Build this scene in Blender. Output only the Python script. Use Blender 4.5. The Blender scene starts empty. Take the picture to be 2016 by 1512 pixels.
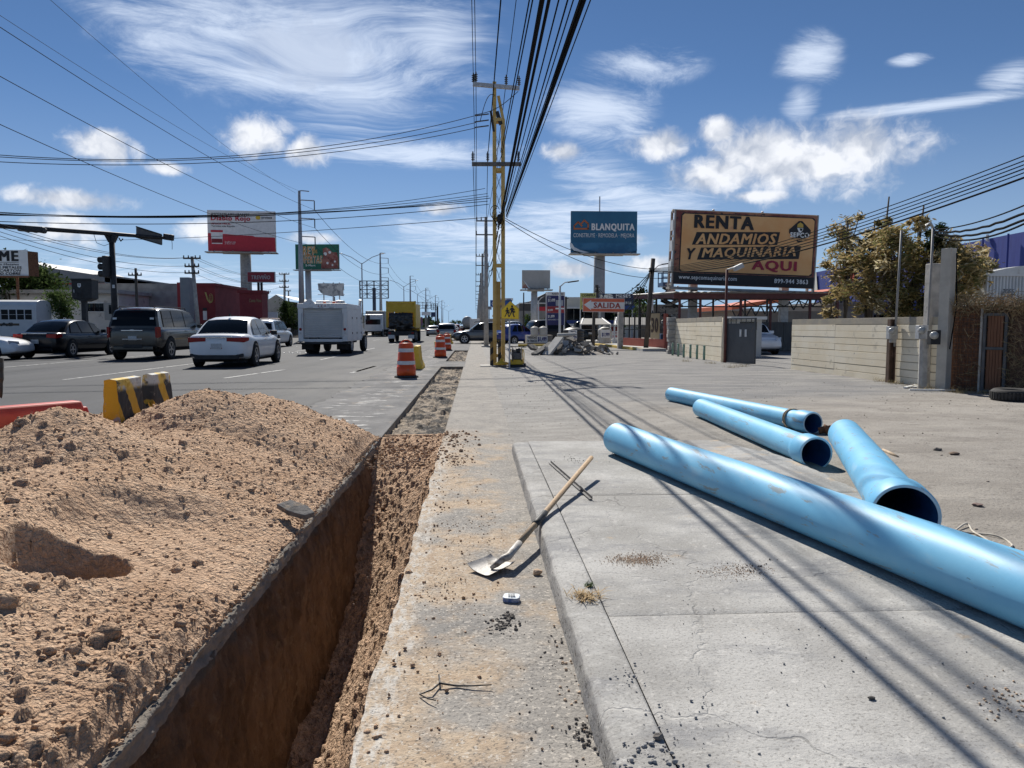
import bpy, bmesh, math, random
import numpy as np
from mathutils import Vector, Matrix, Euler
random.seed(7); np.random.seed(7)
SC = bpy.context.scene
C = SC.collection
R = math.radians
# ------------------------------------------------------------------ camera
CAMH = 1.35; FPX = 1456.0
PITCH = math.atan((756-642)/FPX); YAW = math.atan((1008-936)/FPX)
cam = bpy.data.cameras.new('camera'); camo = bpy.data.objects.new('camera', cam); C.objects.link(camo)
cam.sensor_width = 36; cam.lens = FPX/2016*36; cam.clip_start = .05; cam.clip_end = 6000
camo.location = (0, 0, CAMH); camo.rotation_euler = (math.pi/2-PITCH, 0, -YAW)
SC.camera = camo
# ------------------------------------------------------------------ sun and sky
SUN_L = Vector((.2, -1.08, -1.0)).normalized()          # the way the light travels
SUN_EL = math.asin(-SUN_L.z); SUN_AZ = math.atan2(-SUN_L.x, -SUN_L.y)   # azimuth from +Y towards +X
sun = bpy.data.lights.new('sun', 'SUN'); suno = bpy.data.objects.new('sun', sun); C.objects.link(suno)
sun.energy = 4.2; sun.angle = R(.53); sun.color = (1, .95, .87)
suno.rotation_euler = SUN_L.to_track_quat('-Z', 'Y').to_euler(); suno.location = (-20, 60, 60)
SC.view_settings.view_transform = 'Standard'; SC.view_settings.look = 'None'
SC.view_settings.exposure = 0.45; SC.view_settings.gamma = 1
SC.render.engine = 'CYCLES'
SC.cycles.use_denoising = True; SC.cycles.max_bounces = 5; SC.cycles.diffuse_bounces = 3; SC.cycles.transparent_max_bounces = 8
SC.cycles.caustics_reflective = False; SC.cycles.caustics_refractive = False; SC.cycles.sample_clamp_indirect = 4

class NB:
    """small helper that writes node trees"""
    def __init__(s, tree): s.t = tree; s.n = tree.nodes; s.l = tree.links
    def new(s, ty, **kw):
        n = s.n.new(ty)
        for k, v in kw.items(): setattr(n, k, v)
        return n
    def put(s, sock, v):
        if isinstance(v, bpy.types.NodeSocket): s.l.new(v, sock)
        elif v is not None:
            if sock.type == 'RGBA' and len(v) == 3: v = (*v, 1)
            sock.default_value = v
    def math(s, op, a, b=0.0, c=0.0, clamp=False):
        n = s.new('ShaderNodeMath', operation=op, use_clamp=clamp)
        for i, v in enumerate((a, b, c)): s.put(n.inputs[i], v)
        return n.outputs[0]
    def vmath(s, op, a, b=(0, 0, 0), scale=None):
        n = s.new('ShaderNodeVectorMath', operation=op); s.put(n.inputs[0], a); s.put(n.inputs[1], b)
        if scale is not None: s.put(n.inputs['Scale'], scale)
        return n.outputs['Value'] if op in ('LENGTH', 'DOT_PRODUCT', 'DISTANCE') else n.outputs[0]
    def noise(s, vec, scale=5, detail=6, rough=.55, dist=0, col=False):
        n = s.new('ShaderNodeTexNoise'); s.put(n.inputs['Vector'], vec); s.put(n.inputs['Scale'], scale)
        s.put(n.inputs['Detail'], detail); s.put(n.inputs['Roughness'], rough); s.put(n.inputs['Distortion'], dist)
        return n.outputs['Color' if col else 0]
    def vor(s, vec, scale=5, feature='F1', out='Distance', rnd=1):
        n = s.new('ShaderNodeTexVoronoi', feature=feature); s.put(n.inputs['Vector'], vec); s.put(n.inputs['Scale'], scale)
        s.put(n.inputs['Randomness'], rnd)
        return n.outputs[out]
    def step(s, v, lo, hi):
        n = s.new('ShaderNodeMapRange', interpolation_type='SMOOTHSTEP', clamp=True)
        s.put(n.inputs[0], v); s.put(n.inputs[1], lo); s.put(n.inputs[2], hi)
        return n.outputs[0]
    def mix(s, f, a, b, mode='MIX'):
        n = s.new('ShaderNodeMix', data_type='RGBA', blend_type=mode)
        s.put(n.inputs[0], f); s.put(n.inputs[6], a); s.put(n.inputs[7], b)
        return n.outputs[2]
    def mapv(s, vec, scale=(1, 1, 1), rot=(0, 0, 0), loc=(0, 0, 0)):
        n = s.new('ShaderNodeMapping'); s.put(n.inputs[0], vec); n.inputs[1].default_value = loc
        n.inputs[2].default_value = rot; n.inputs[3].default_value = scale
        return n.outputs[0]
    def sep(s, vec):
        n = s.new('ShaderNodeSeparateXYZ'); s.put(n.inputs[0], vec); return n.outputs
    def comb(s, x, y, z):
        n = s.new('ShaderNodeCombineXYZ')
        for i, v in enumerate((x, y, z)): s.put(n.inputs[i], v)
        return n.outputs[0]

_R = Euler((math.pi/2-PITCH, 0, -YAW)).to_matrix()
def ray(px, py): return (_R @ Vector(((px-1008)/FPX, -(py-756)/FPX, -1))).normalized()
def G(px, py, z=0.0):
    d = ray(px, py); return Vector((0, 0, CAMH)) + d*((z-CAMH)/d.z)
def P(px, py, Y):
    d = ray(px, py); return Vector((0, 0, CAMH)) + d*(Y/d.y)
def proj(v):
    q = _R.transposed() @ (Vector(v)-Vector((0, 0, CAMH))); return (1008+FPX*q.x/-q.z, 756-FPX*q.y/-q.z)

# world: physical sky with high thin cloud and small cumulus
def build_world():
    w = bpy.data.worlds.new('World'); SC.world = w; w.use_nodes = True
    t = w.node_tree; t.nodes.clear(); b = NB(t)
    out = b.new('ShaderNodeOutputWorld'); bg = b.new('ShaderNodeBackground'); t.links.new(bg.outputs[0], out.inputs[0])
    sky = b.new('ShaderNodeTexSky', sky_type='NISHITA'); sky.sun_disc = False
    sky.sun_elevation = SUN_EL; sky.sun_rotation = SUN_AZ
    sky.altitude = 40; sky.air_density = .62; sky.dust_density = .0; sky.ozone_density = 3.0
    tc0 = b.new('ShaderNodeTexCoord'); vx, vy, vz = b.sep(b.vmath('NORMALIZE', tc0.outputs['Generated'])); b.put(sky.inputs['Vector'], b.comb(vx, vy, b.math('MAXIMUM', vz, .075)))
    hs = b.new('ShaderNodeHueSaturation'); hs.inputs['Saturation'].default_value = 1.09; hs.inputs['Hue'].default_value = .5; hs.inputs['Value'].default_value = .68
    b.put(hs.inputs['Color'], sky.outputs[0]); skyc = b.mix(b.math('MULTIPLY', b.step(b.math('MULTIPLY', vz, -1.0), -.30, -.02), .45), hs.outputs[0], (3.1, 3.85, 4.8))
    tc = b.new('ShaderNodeTexCoord'); d = tc.outputs['Generated']
    dn = b.vmath('NORMALIZE', d); x, y, z = b.sep(dn)
    az = b.math('ARCTAN2', x, y); el = b.math('ARCSINE', z)
    ae = b.comb(az, el, 0.0)
    def blob(px, py, rx, ry):
        q = ray(px, py); a0 = math.atan2(q.x, q.y); e0 = math.asin(q.z)
        v = b.vmath('SUBTRACT', ae, (a0, e0, 0)); v = b.vmath('MULTIPLY', v, (FPX/rx, FPX/ry, 0))
        return b.math('SUBTRACT', 1.0, b.vmath('LENGTH', v))
    def maxof(l):
        r = l[0]
        for q in l[1:]: r = b.math('MAXIMUM', r, q)
        return r
    # cumulus: soft ellipses broken up by noise
    warp = b.vmath('SCALE', b.vmath('SUBTRACT', b.noise(ae, 22, 3, .6, col=True), (.5, .5, .5)), scale=.05)
    aw = b.vmath('ADD', ae, warp)
    cum = [(1570, 322, 225, 70), (1500, 300, 130, 62), (1690, 290, 105, 62), (1420, 340, 110, 45), (1305, 285, 75, 34), (1415, 258, 45, 30), (1500, 385, 75, 16),
           (510, 268, 72, 42), (600, 300, 46, 34), (205, 290, 66, 34), (325, 332, 42, 15), (130, 392, 105, 22), (130, 450, 70, 34), (420, 455, 70, 26),
           (870, 412, 48, 16), (1110, 300, 50, 22), (1300, 520, 90, 20), (1130, 530, 70, 22), (1230, 470, 60, 14), (620, 470, 60, 14)]
    m = maxof([blob(*c) for c in cum])
    n1 = b.noise(aw, 30, 6, .6); n2 = b.noise(b.vmath('ADD', aw, (-.002, .012, 0)), 30, 4, .6)
    # low scattered cumulus all round, in the same sizes
    band = b.math('MULTIPLY', b.step(el, .03, .10), b.step(el, .34, .2))
    field = b.math('SUBTRACT', b.math('MULTIPLY', b.noise(b.mapv(ae, (1, 2.2, 1)), 6.5, 3, .5), 1.7), 1.32)
    back = b.step(b.math('ABSOLUTE', az), .75, 1.0)
    field = b.math('SUBTRACT', b.math('MULTIPLY', b.math('ADD', field, 1.0), b.math('MULTIPLY', band, back)), 1.0)
    m = b.math('MAXIMUM', m, field)
    dens = b.step(b.math('ADD', b.math('MULTIPLY', m, 1.12), b.math('MULTIPLY', b.math('SUBTRACT', n1, .5), 1.5)), -.08, .85)
    edge = b.math('MULTIPLY', b.math('SUBTRACT', n1, n2), 1.5)
    l1 = b.noise(aw, 15, 2, .5); l2 = b.noise(b.vmath('ADD', aw, (-.004, .03, 0)), 15, 2, .5)
    lit = b.math('ADD', b.math('ADD', .50, edge), b.math('MULTIPLY', b.math('SUBTRACT', l1, l2), 3.0), clamp=True)
    ccol = b.mix(lit, (4.3, 4.7, 5.5), (7.9, 8.05, 8.4))
    # cirrus: stretched, curling noise on a high plane
    q = b.vmath('SCALE', dn, scale=b.math('DIVIDE', 1.0, b.math('MAXIMUM', b.math('ADD', z, .06), .05)))
    qw = b.vmath('ADD', q, b.vmath('SCALE', b.vmath('SUBTRACT', b.noise(q, .8, 3, .5, col=True), (.5, .5, .5)), scale=1.1))
    c1 = b.noise(b.mapv(qw, (.75, 1.7, 1), (0, 0, R(-24))), 1.9, 9, .70, .5)
    c2 = b.noise(qw, 1.1, 3, .6, .6)
    cir = [(640, 105, 400, 150), (700, 190, 260, 90), (420, 60, 260, 90), (560, 150, 330, 60), (860, 90, 170, 120), (820, 300, 280, 40),
           (1180, 210, 150, 90), (1270, 130, 150, 50), (1590, 120, 76, 60), (1575, 195, 44, 48), (1100, 430, 150, 50), (1260, 400, 190, 60), (1995, 150, 60, 36), (1790, 118, 46, 15),
           (1180, 340, 130, 50), (1000, 470, 330, 70), (250, 560, 500, 60), (1850, 205, 230, 18)]
    cm = b.math('MAXIMUM', maxof([blob(*c) for c in cir]), 0.0)
    front = b.math('SUBTRACT', 1.0, back)
    cm = b.math('MAXIMUM', cm, b.math('MULTIPLY', b.math('MULTIPLY', b.step(c2, .42, .68), b.step(el, .08, .25)), b.math('MULTIPLY', b.math('ADD', back, b.step(el, .42, .55), clamp=True), .5)))
    cmn = b.math('ADD', cm, b.math('MULTIPLY', b.math('SUBTRACT', b.noise(qw, 3.2, 5, .65, .4), .5), 1.5))
    cd = b.math('MULTIPLY', b.math('MULTIPLY', b.step(cmn, -.02, .5), b.step(cm, .0, .25)), b.step(b.math('ADD', c1, b.math('MULTIPLY', cm, .32)), .47, .90))
    cd = b.math('MULTIPLY', cd, .78)
    col = b.mix(cd, skyc, (6.6, 7.4, 8.7))
    # the grey ragged middle of the big cirrus
    gm = b.math('ADD', blob(610, 110, 150, 75), b.math('MULTIPLY', b.math('SUBTRACT', n1, .5), 1.6))
    col = b.mix(b.math('MULTIPLY', b.step(gm, .05, .6), .5), col, (3.9, 4.6, 6.0))
    col = b.mix(b.math('MULTIPLY', dens, .93), col, ccol)
    b.put(bg.inputs[0], col); bg.inputs[1].default_value = .092
    w.cycles.sampling_method = 'NONE'
build_world()

# ------------------------------------------------------------------ materials
MATS = {}
def mat(name, col, col2=None, scale=4.0, rough=.75, metal=0.0, bump=0.0, bscale=60.0, spots=(), coat=0.0, spec=.5, detail=7, lo=.35, hi=.65, stretch=(1, 1, 1), emit=None, alpha=None, trans=0, bdetail=6, bdist=.01):
    if name in MATS: return MATS[name]
    m = bpy.data.materials.new(name); m.use_nodes = True; t = m.node_tree; b = NB(t)
    pr = t.nodes['Principled BSDF']
    vec = b.new('ShaderNodeTexCoord').outputs['Object']
    c = (*col, 1)
    if col2 is not None:
        c = b.mix(b.step(b.noise(b.mapv(vec, stretch), scale, detail, .6), lo, hi), col, col2)
    for sp in spots:
        scol, sscale, slo, shi = sp[:4]; st = sp[4] if len(sp) > 4 else (1, 1, 1); amt = sp[5] if len(sp) > 5 else 1.0
        f = b.step(b.noise(b.mapv(vec, st, loc=(sscale*1.7, slo*9, 3)), sscale, 8, .62), slo, shi)
        if amt != 1: f = b.math('MULTIPLY', f, amt)
        c = b.mix(f, c, scol)
    b.put(pr.inputs['Base Color'], c)
    pr.inputs['Roughness'].default_value = rough; pr.inputs['Metallic'].default_value = metal
    pr.inputs['Specular IOR Level'].default_value = spec
    if coat: pr.inputs['Coat Weight'].default_value = coat; pr.inputs['Coat Roughness'].default_value = .06
    if trans: pr.inputs['Transmission Weight'].default_value = trans
    if alpha is not None: pr.inputs['Alpha'].default_value = alpha
    if emit: pr.inputs['Emission Color'].default_value = (*emit[0], 1); pr.inputs['Emission Strength'].default_value = emit[1]
    if bump:
        bn = b.new('ShaderNodeBump'); bn.inputs['Strength'].default_value = bump; bn.inputs['Distance'].default_value = bdist
        b.put(bn.inputs['Height'], b.noise(b.mapv(vec, stretch), bscale, bdetail, .65)); t.links.new(bn.outputs[0], pr.inputs['Normal'])
    MATS[name] = m; return m
def leafmat(name, col):
    if name in MATS: return MATS[name]
    m = bpy.data.materials.new(name); m.use_nodes = True; t = m.node_tree; t.nodes.clear(); b = NB(t)
    vec = b.new('ShaderNodeTexCoord').outputs['Object']; c = b.mix(b.step(b.noise(vec, 1.6, 3), .3, .7), col, tuple(q*.62 for q in col))
    d = b.new('ShaderNodeBsdfDiffuse'); tr = b.new('ShaderNodeBsdfTranslucent'); mx = b.new('ShaderNodeMixShader'); mx.inputs[0].default_value = .42; o = b.new('ShaderNodeOutputMaterial')
    b.put(d.inputs[0], c); b.put(tr.inputs[0], c); t.links.new(d.outputs[0], mx.inputs[1]); t.links.new(tr.outputs[0], mx.inputs[2]); t.links.new(mx.outputs[0], o.inputs[0])
    MATS[name] = m; return m
def S(r, g, b):      # sRGB 0..255 to linear
    return tuple(((v/255)/12.92 if v/255 <= .04045 else ((v/255+.055)/1.055)**2.4) for v in (r, g, b))

# ------------------------------------------------------------------ mesh building
ROOT = {}
def tag(o, label=None, cat=None, group=None, kind=None):
    if label: o['label'] = label
    if cat: o['category'] = cat
    if group: o['group'] = group
    if kind: o['kind'] = kind
    return o
def thing(name, label, cat, loc=(0, 0, 0), group=None):
    o = bpy.data.objects.new(name, None); C.objects.link(o); o.location = loc; o.empty_display_size = .3
    ROOT[o.name] = Vector(loc); return tag(o, label, cat, group)
def link(name, me, parent=None, mats=(), smooth=False):
    for mm in mats: me.materials.append(mm)
    if smooth: me.shade_smooth()
    o = bpy.data.objects.new(name, me); C.objects.link(o)
    if parent is not None: o.parent = parent; ROOT[o.name] = ROOT[parent.name]
    return o
class MB:
    def __init__(s): s.v = []; s.f = []; s.mi = []; s.cur = 0
    def add(s, vs, fs):
        k = len(s.v); s.v += [tuple(v) for v in vs]; s.f += [tuple(i+k for i in f) for f in fs]; s.mi += [s.cur]*len(fs); return s
    def m(s, i): s.cur = i; return s
    def box(s, c, size, rz=0, M=None):
        hx, hy, hz = size[0]/2, size[1]/2, size[2]/2
        vs = [Vector((x, y, z)) for x in (-hx, hx) for y in (-hy, hy) for z in (-hz, hz)]
        T = (Matrix.Translation(c) @ Matrix.Rotation(rz, 4, 'Z')) if M is None else Matrix.Translation(c) @ M
        return s.add([T @ v for v in vs], [(0, 1, 3, 2), (4, 6, 7, 5), (0, 4, 5, 1), (2, 3, 7, 6), (0, 2, 6, 4), (1, 5, 7, 3)])
    def b2(s, a, b_): 
        return s.box([(p+q)/2 for p, q in zip(a, b_)], [abs(q-p) for p, q in zip(a, b_)])
    def beam(s, p, q, w, h=None, up=(0, 0, 1)):
        p, q = Vector(p), Vector(q); d = q-p; h = h or w
        if d.length < 1e-6: return s
        z = d.normalized(); u = Vector(up)
        if abs(z.dot(u)) > .98: u = Vector((0, 1, 0))
        x = z.cross(u).normalized(); y = x.cross(z)
        M = Matrix((x, z, y)).transposed().to_4x4()
        return s.box((p+q)/2, (w, d.length, h), M=M)
    def tube(s, p, q, r0, r1=None, n=8, caps=True):
        return s.path([p, q], [r0, r0 if r1 is None else r1], n, caps)
    def path(s, pts, r, n=6, caps=True):
        pts = [Vector(p) for p in pts]; m_ = len(pts); rr = r if isinstance(r, (list, tuple)) else [r]*m_
        vs = []; fs = []
        d0 = (pts[1]-pts[0]).normalized(); u = Vector((0, 0, 1)) if abs(d0.z) < .9 else Vector((0, 1, 0))
        for i, p in enumerate(pts):
            d = (pts[min(i+1, m_-1)]-pts[max(i-1, 0)]).normalized(); x = d.cross(u).normalized(); y = x.cross(d)
            for k in range(n):
                a = 2*math.pi*k/n; vs.append(p+(x*math.cos(a)+y*math.sin(a))*rr[i])
        for i in range(m_-1):
            for k in range(n): fs.append((i*n+k, i*n+(k+1) % n, (i+1)*n+(k+1) % n, (i+1)*n+k))
        if caps: fs.append(tuple(range(n-1, -1, -1))); fs.append(tuple((m_-1)*n+k for k in range(n)))
        return s.add(vs, fs)
    def lathe(s, prof, n=24, M=None, caps=True):
        M = M or Matrix.Identity(4); vs = []; fs = []; m_ = len(prof)
        for r_, z in prof:
            for k in range(n):
                a = 2*math.pi*k/n; vs.append(M @ Vector((r_*math.cos(a), r_*math.sin(a), z)))
        for i in range(m_-1):
            for k in range(n): fs.append((i*n+k, i*n+(k+1) % n, (i+1)*n+(k+1) % n, (i+1)*n+k))
        if caps: fs.append(tuple(range(n-1, -1, -1))); fs.append(tuple((m_-1)*n+k for k in range(n)))
        return s.add(vs, fs)
    def prism(s, poly, a, b_, axis='y', M=None):
        """poly of 2-d points in the plane across axis, from a to b_"""
        def mk(p, t):
            v = {'y': (p[0], t, p[1]), 'x': (t, p[0], p[1]), 'z': (p[0], p[1], t)}[axis]
            return M @ Vector(v) if M else Vector(v)
        n = len(poly); vs = [mk(p, a) for p in poly]+[mk(p, b_) for p in poly]
        fs = [tuple(range(n-1, -1, -1)), tuple(range(n, 2*n))]+[(i, (i+1) % n, n+(i+1) % n, n+i) for i in range(n)]
        return s.add(vs, fs)
    def quad(s, *vs): return s.add(vs, [tuple(range(len(vs)))])
    def build(s, name, mats, parent=None, smooth=False, bevel=0, fix=True):
        off = ROOT[parent.name] if parent is not None else Vector((0, 0, 0))
        me = bpy.data.meshes.new(name); me.from_pydata([(v[0]-off[0], v[1]-off[1], v[2]-off[2]) for v in s.v], [], s.f)
        if fix:
            bm = bmesh.new(); bm.from_mesh(me); bmesh.ops.recalc_face_normals(bm, faces=bm.faces); 
            if bevel: bmesh.ops.bevel(bm, geom=list(bm.edges), offset=bevel, segments=2, affect='EDGES', profile=.5)
            bm.to_mesh(me); bm.free()
        ms = mats if isinstance(mats, (list, tuple)) else [mats]
        if len(ms) > 1 and not bevel: me.polygons.foreach_set('material_index', s.mi)
        return link(name, me, parent, ms, smooth)
def grid_mesh(name, X, Y, Z, mats, keep=None, smooth=True, parent=None):
    """X, Y, Z are (m, n) arrays"""
    m_, n = X.shape; co = np.stack([X, Y, Z], -1).reshape(-1, 3).astype(np.float32)
    idx = np.arange(m_*n).reshape(m_, n)
    q = np.stack([idx[:-1, :-1], idx[:-1, 1:], idx[1:, 1:], idx[1:, :-1]], -1)
    q = q[keep] if keep is not None else q.reshape(-1, 4)
    return np_mesh(name, co, q, mats, smooth, parent)
def np_mesh(name, co, faces, mats, smooth=False, parent=None, mi=None):
    off = ROOT[parent.name] if parent is not None else Vector((0, 0, 0))
    co = np.asarray(co, np.float32)-np.array(off, np.float32)
    me = bpy.data.meshes.new(name); k = faces.shape[1]; nf = len(faces)
    me.vertices.add(len(co)); me.vertices.foreach_set('co', co.ravel())
    me.loops.add(nf*k); me.loops.foreach_set('vertex_index', faces.ravel().astype(np.int32))
    me.polygons.add(nf); me.polygons.foreach_set('loop_start', np.arange(0, nf*k, k, dtype=np.int32))
    ms = mats if isinstance(mats, (list, tuple)) else [mats]
    if mi is not None: me.polygons.foreach_set('material_index', np.asarray(mi, np.int32))
    me.update(calc_edges=True); me.validate()
    return link(name, me, parent, ms, smooth)
# numpy noise
def vnoise(x, y, seed=0):
    xi = np.floor(x).astype(np.int64); yi = np.floor(y).astype(np.int64); fx = x-xi; fy = y-yi
    def h(a, c):
        n = (a*374761393+c*668265263+seed*974634777) & 0xffffffff
        n = ((n ^ (n >> 13))*1274126177) & 0xffffffff
        return ((n ^ (n >> 16)) & 0xffff)/65535.0
    fx = fx*fx*(3-2*fx); fy = fy*fy*(3-2*fy)
    return (h(xi, yi)*(1-fx)+h(xi+1, yi)*fx)*(1-fy)+(h(xi, yi+1)*(1-fx)+h(xi+1, yi+1)*fx)*fy
def fbm(x, y, scale=1, octv=5, gain=.5, seed=0):
    s = np.zeros_like(x); a = 1.0; tot = 0
    for i in range(octv):
        s += a*(vnoise(x*scale*2**i+17.3*i, y*scale*2**i-9.1*i, seed+i)-.5); tot += a; a *= gain
    return s/tot*2
def sst(x, a, b): t = np.clip((x-a)/(b-a), 0, 1); return t*t*(3-2*t)
# rocks: a few lumpy prototypes merged in bulk
def rock_protos(n=7, sub=1, seed=3, flat=.75):
    rs = np.random.RandomState(seed); out = []
    for i in range(n):
        bm = bmesh.new(); bmesh.ops.create_icosphere(bm, subdivisions=sub, radius=1)
        co = np.array([v.co[:] for v in bm.verts]); fa = np.array([[v.index for v in f.verts] for f in bm.faces]); bm.free()
        for _ in range(7):        # chip planes off
            d = rs.normal(size=3); d /= np.linalg.norm(d); k = rs.uniform(.55, .85); t = co @ d
            co -= np.outer(np.maximum(t-k, 0), d)
        co *= 1+rs.uniform(-.13, .13, (len(co), 1)); co *= np.array([1, rs.uniform(.7, 1), rs.uniform(.55, .85)]); out.append((co, fa))
    return out
def scatter(protos, items, seed=1):
    """items: rows (x, y, z, r); returns merged verts and triangles"""
    rs = np.random.RandomState(seed); V = []; F = []; k = 0
    for x, y, z, r_ in items:
        co, fa = protos[rs.randint(len(protos))]
        a, b_, c_ = rs.uniform(0, 6.28, 3); b_ *= .15
        ca, sa, cb, sb = math.cos(a), math.sin(a), math.cos(b_), math.sin(b_)
        Rm = np.array([[ca, -sa, 0], [sa, ca, 0], [0, 0, 1]]) @ np.array([[1, 0, 0], [0, cb, -sb], [0, sb, cb]])
        V.append((co*r_) @ Rm.T+np.array([x, y, z])); F.append(fa+k); k += len(co)
    return np.concatenate(V), np.concatenate(F)
ROCK1 = rock_protos(7, 1, 3); ROCK2 = rock_protos(7, 2, 5)
# lettering: built-in font, fitted into a box on a panel frame
def text(s, x0, z0, x1, z1, m, fr, parent, name='lettering', bold=0.0, shear=0.0, lift=.02):
    cu = bpy.data.curves.new('t', 'FONT'); cu.body = s; cu.shear = shear; cu.resolution_u = 2; cu.space_character = 1+bold*3.2
    ob = bpy.data.objects.new('t', cu); me = bpy.data.meshes.new_from_object(ob); bpy.data.objects.remove(ob); bpy.data.curves.remove(cu)
    n = len(me.vertices); co = np.zeros(n*3); me.vertices.foreach_get('co', co); co = co.reshape(-1, 3)[:, :2]
    fs = [tuple(p.vertices) for p in me.polygons]; bpy.data.meshes.remove(me)
    sh = [(0, 0)] if bold <= 0 else [(0, 0), (bold, bold*.5), (-bold, bold*.5), (bold, -bold*.5), (-bold, -bold*.5)]
    al = np.concatenate([co+np.array(d) for d in sh]); mn = al.min(0); sc = al.max(0)-mn; sc[sc == 0] = 1
    q = (al-mn)/sc; off = ROOT[parent.name]; mb = MB()
    vs = [fr @ Vector((x0+u*(x1-x0), -lift-.003*(i//n), z0+v*(z1-z0))) for i, (u, v) in enumerate(q)]      # heavier strokes: copies stepped forward
    mb.add(vs, [tuple(i+k*n for i in f) for k in range(len(sh)) for f in fs])
    return mb.build(name, m, parent, fix=False)
# ------------------------------------------------------------------ the ground, road, kerb and slab
XL, XR, KB = -1.155, -.395, .384           # trench edges, kerb foot
def lz(x, y): return .085*float(sst(np.array(x, float), .4, 3.0))
def GL(px, py):
    z = .05
    for _ in range(6): p = G(px, py, z); z = lz(p.x, p.y)
    return p
def surf_mat(name, fn, rough=.9, bump=.5, bdist=.01, spec=.3):
    m = bpy.data.materials.new(name); m.use_nodes = True; b = NB(m.node_tree); pr = m.node_tree.nodes['Principled BSDF']
    vec = b.new('ShaderNodeTexCoord').outputs['Object']
    col, h = fn(b, vec); b.put(pr.inputs['Base Color'], col)
    b.put(pr.inputs['Roughness'], rough); pr.inputs['Specular IOR Level'].default_value = spec
    bn = b.new('ShaderNodeBump'); bn.inputs['Strength'].default_value = bump; bn.inputs['Distance'].default_value = bdist
    b.put(bn.inputs['Height'], h); m.node_tree.links.new(bn.outputs[0], pr.inputs['Normal'])
    MATS[name] = m; return m
def f_asphalt(b, v):
    x, y, z = b.sep(v)
    base = b.mix(b.step(b.noise(b.mapv(v, (1, .12, 1)), 1.3, 6), .3, .7), (.030, .033, .039), (.050, .053, .060))
    base = b.mix(b.math('MULTIPLY', b.step(b.noise(v, 90, 3), .52, .75), .4), base, (.09, .09, .092))
    dust = b.math('MULTIPLY', b.step(x, -6.5, -2.2), b.step(b.noise(b.mapv(v, (1, .35, 1)), .9, 7), .3, .62))
    base = b.mix(b.math('MULTIPLY', dust, .38), base, (.24, .225, .20))
    skid = b.step(b.noise(b.mapv(v, (2.2, .05, 1)), 1.0, 5), .56, .68)
    base = b.mix(b.math('MULTIPLY', skid, .45), base, (.024, .025, .028))
    return base, b.noise(v, 110, 4, .7)
def f_gutter(b, v):
    x, y, z = b.sep(v)
    n = b.noise(v, 2.6, 6, .62)
    c = b.mix(b.step(n, .35, .66), (.27, .255, .235), (.36, .335, .30))
    tan = b.math('MULTIPLY', b.step(b.math('ADD', b.noise(v, 1.7, 6, .66), b.math('MULTIPLY', x, -.28)), .42, .60), b.step(y, 10.5, 7.5))
    c = b.mix(b.math('MULTIPLY', tan, .85), c, b.mix(b.step(b.noise(v, 14, 6), .3, .7), (.44, .32, .21), (.56, .44, .31)))
    c = b.mix(b.math('MULTIPLY', b.step(b.noise(v, 5, 5, .7), .60, .70), .55), c, (.10, .10, .095))
    lime = b.math('MULTIPLY', b.step(b.math('ADD', x, b.math('MULTIPLY', b.noise(v, 7, 6), -.22)), -.345, -.44), b.step(y, 9, 7.5))
    c = b.mix(b.math('MULTIPLY', lime, b.step(b.noise(b.mapv(v, (3, 1, 1)), 9, 4, .7), .42, .64)), c, (.58, .55, .50))
    spk = b.step(b.noise(v, 75, 2), .58, .64); c = b.mix(b.math('MULTIPLY', spk, .6), c, (.09, .085, .08))
    spk2 = b.step(b.noise(b.mapv(v, loc=(5, 3, 1)), 60, 2), .59, .65); c = b.mix(b.math('MULTIPLY', spk2, .7), c, (.6, .55, .48))
    return c, b.math('ADD', b.noise(v, 55, 4, .7), b.math('MULTIPLY', b.noise(v, 8, 4), 1.4))
def f_slab(b, v):
    x, y, z = b.sep(v)
    c = b.mix(b.step(b.noise(v, 1.5, 6, .62), .34, .66), (.335, .325, .305), (.49, .48, .455))
    c = b.mix(b.math('MULTIPLY', b.step(b.noise(b.mapv(v, (.7, 1.6, 1)), 2.1, 4, .7), .47, .66), .75), c, (.25, .25, .255))
    tan = b.step(b.math('ADD', b.noise(v, 3.4, 6, .65), b.math('MULTIPLY', b.step(x, 1.6, 3.2), .16)), .64, .74)
    c = b.mix(b.math('MULTIPLY', tan, .75), c, (.50, .39, .27))
    c = b.mix(b.math('MULTIPLY', b.step(b.noise(b.mapv(v, (2, 2, 1), (0, 0, .5)), 4, 5, .75), .63, .70), .55), c, (.62, .61, .58))
    crk = b.step(b.vor(b.vmath('ADD', v, b.vmath('SCALE', b.noise(v, 3, 4, col=True), scale=.35)), .75, 'DISTANCE_TO_EDGE'), .006, .0015)
    c = b.mix(b.math('MULTIPLY', crk, b.math('MULTIPLY', b.step(b.noise(v, 1.1, 3), .48, .62), .38)), c, (.12, .115, .105))
    spk = b.step(b.noise(v, 85, 2), .57, .63); c = b.mix(b.math('MULTIPLY', spk, .5), c, (.16, .15, .14))
    spk = b.step(b.noise(b.mapv(v, loc=(7, 2, 1)), 38, 4), .58, .70); c = b.mix(b.math('MULTIPLY', spk, .4), c, (.66, .64, .60))
    c = b.mix(b.math('MULTIPLY', b.step(b.noise(b.mapv(v, (3.5, .5, 1), loc=(2, 2, 2)), 2.2, 5, .7), .56, .72), .4), c, (.26, .25, .235))
    h = b.math('SUBTRACT', b.math('ADD', b.noise(v, 70, 4, .7), b.math('MULTIPLY', b.noise(v, 6, 4), .8)), b.math('MULTIPLY', crk, .8))
    return c, h
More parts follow.
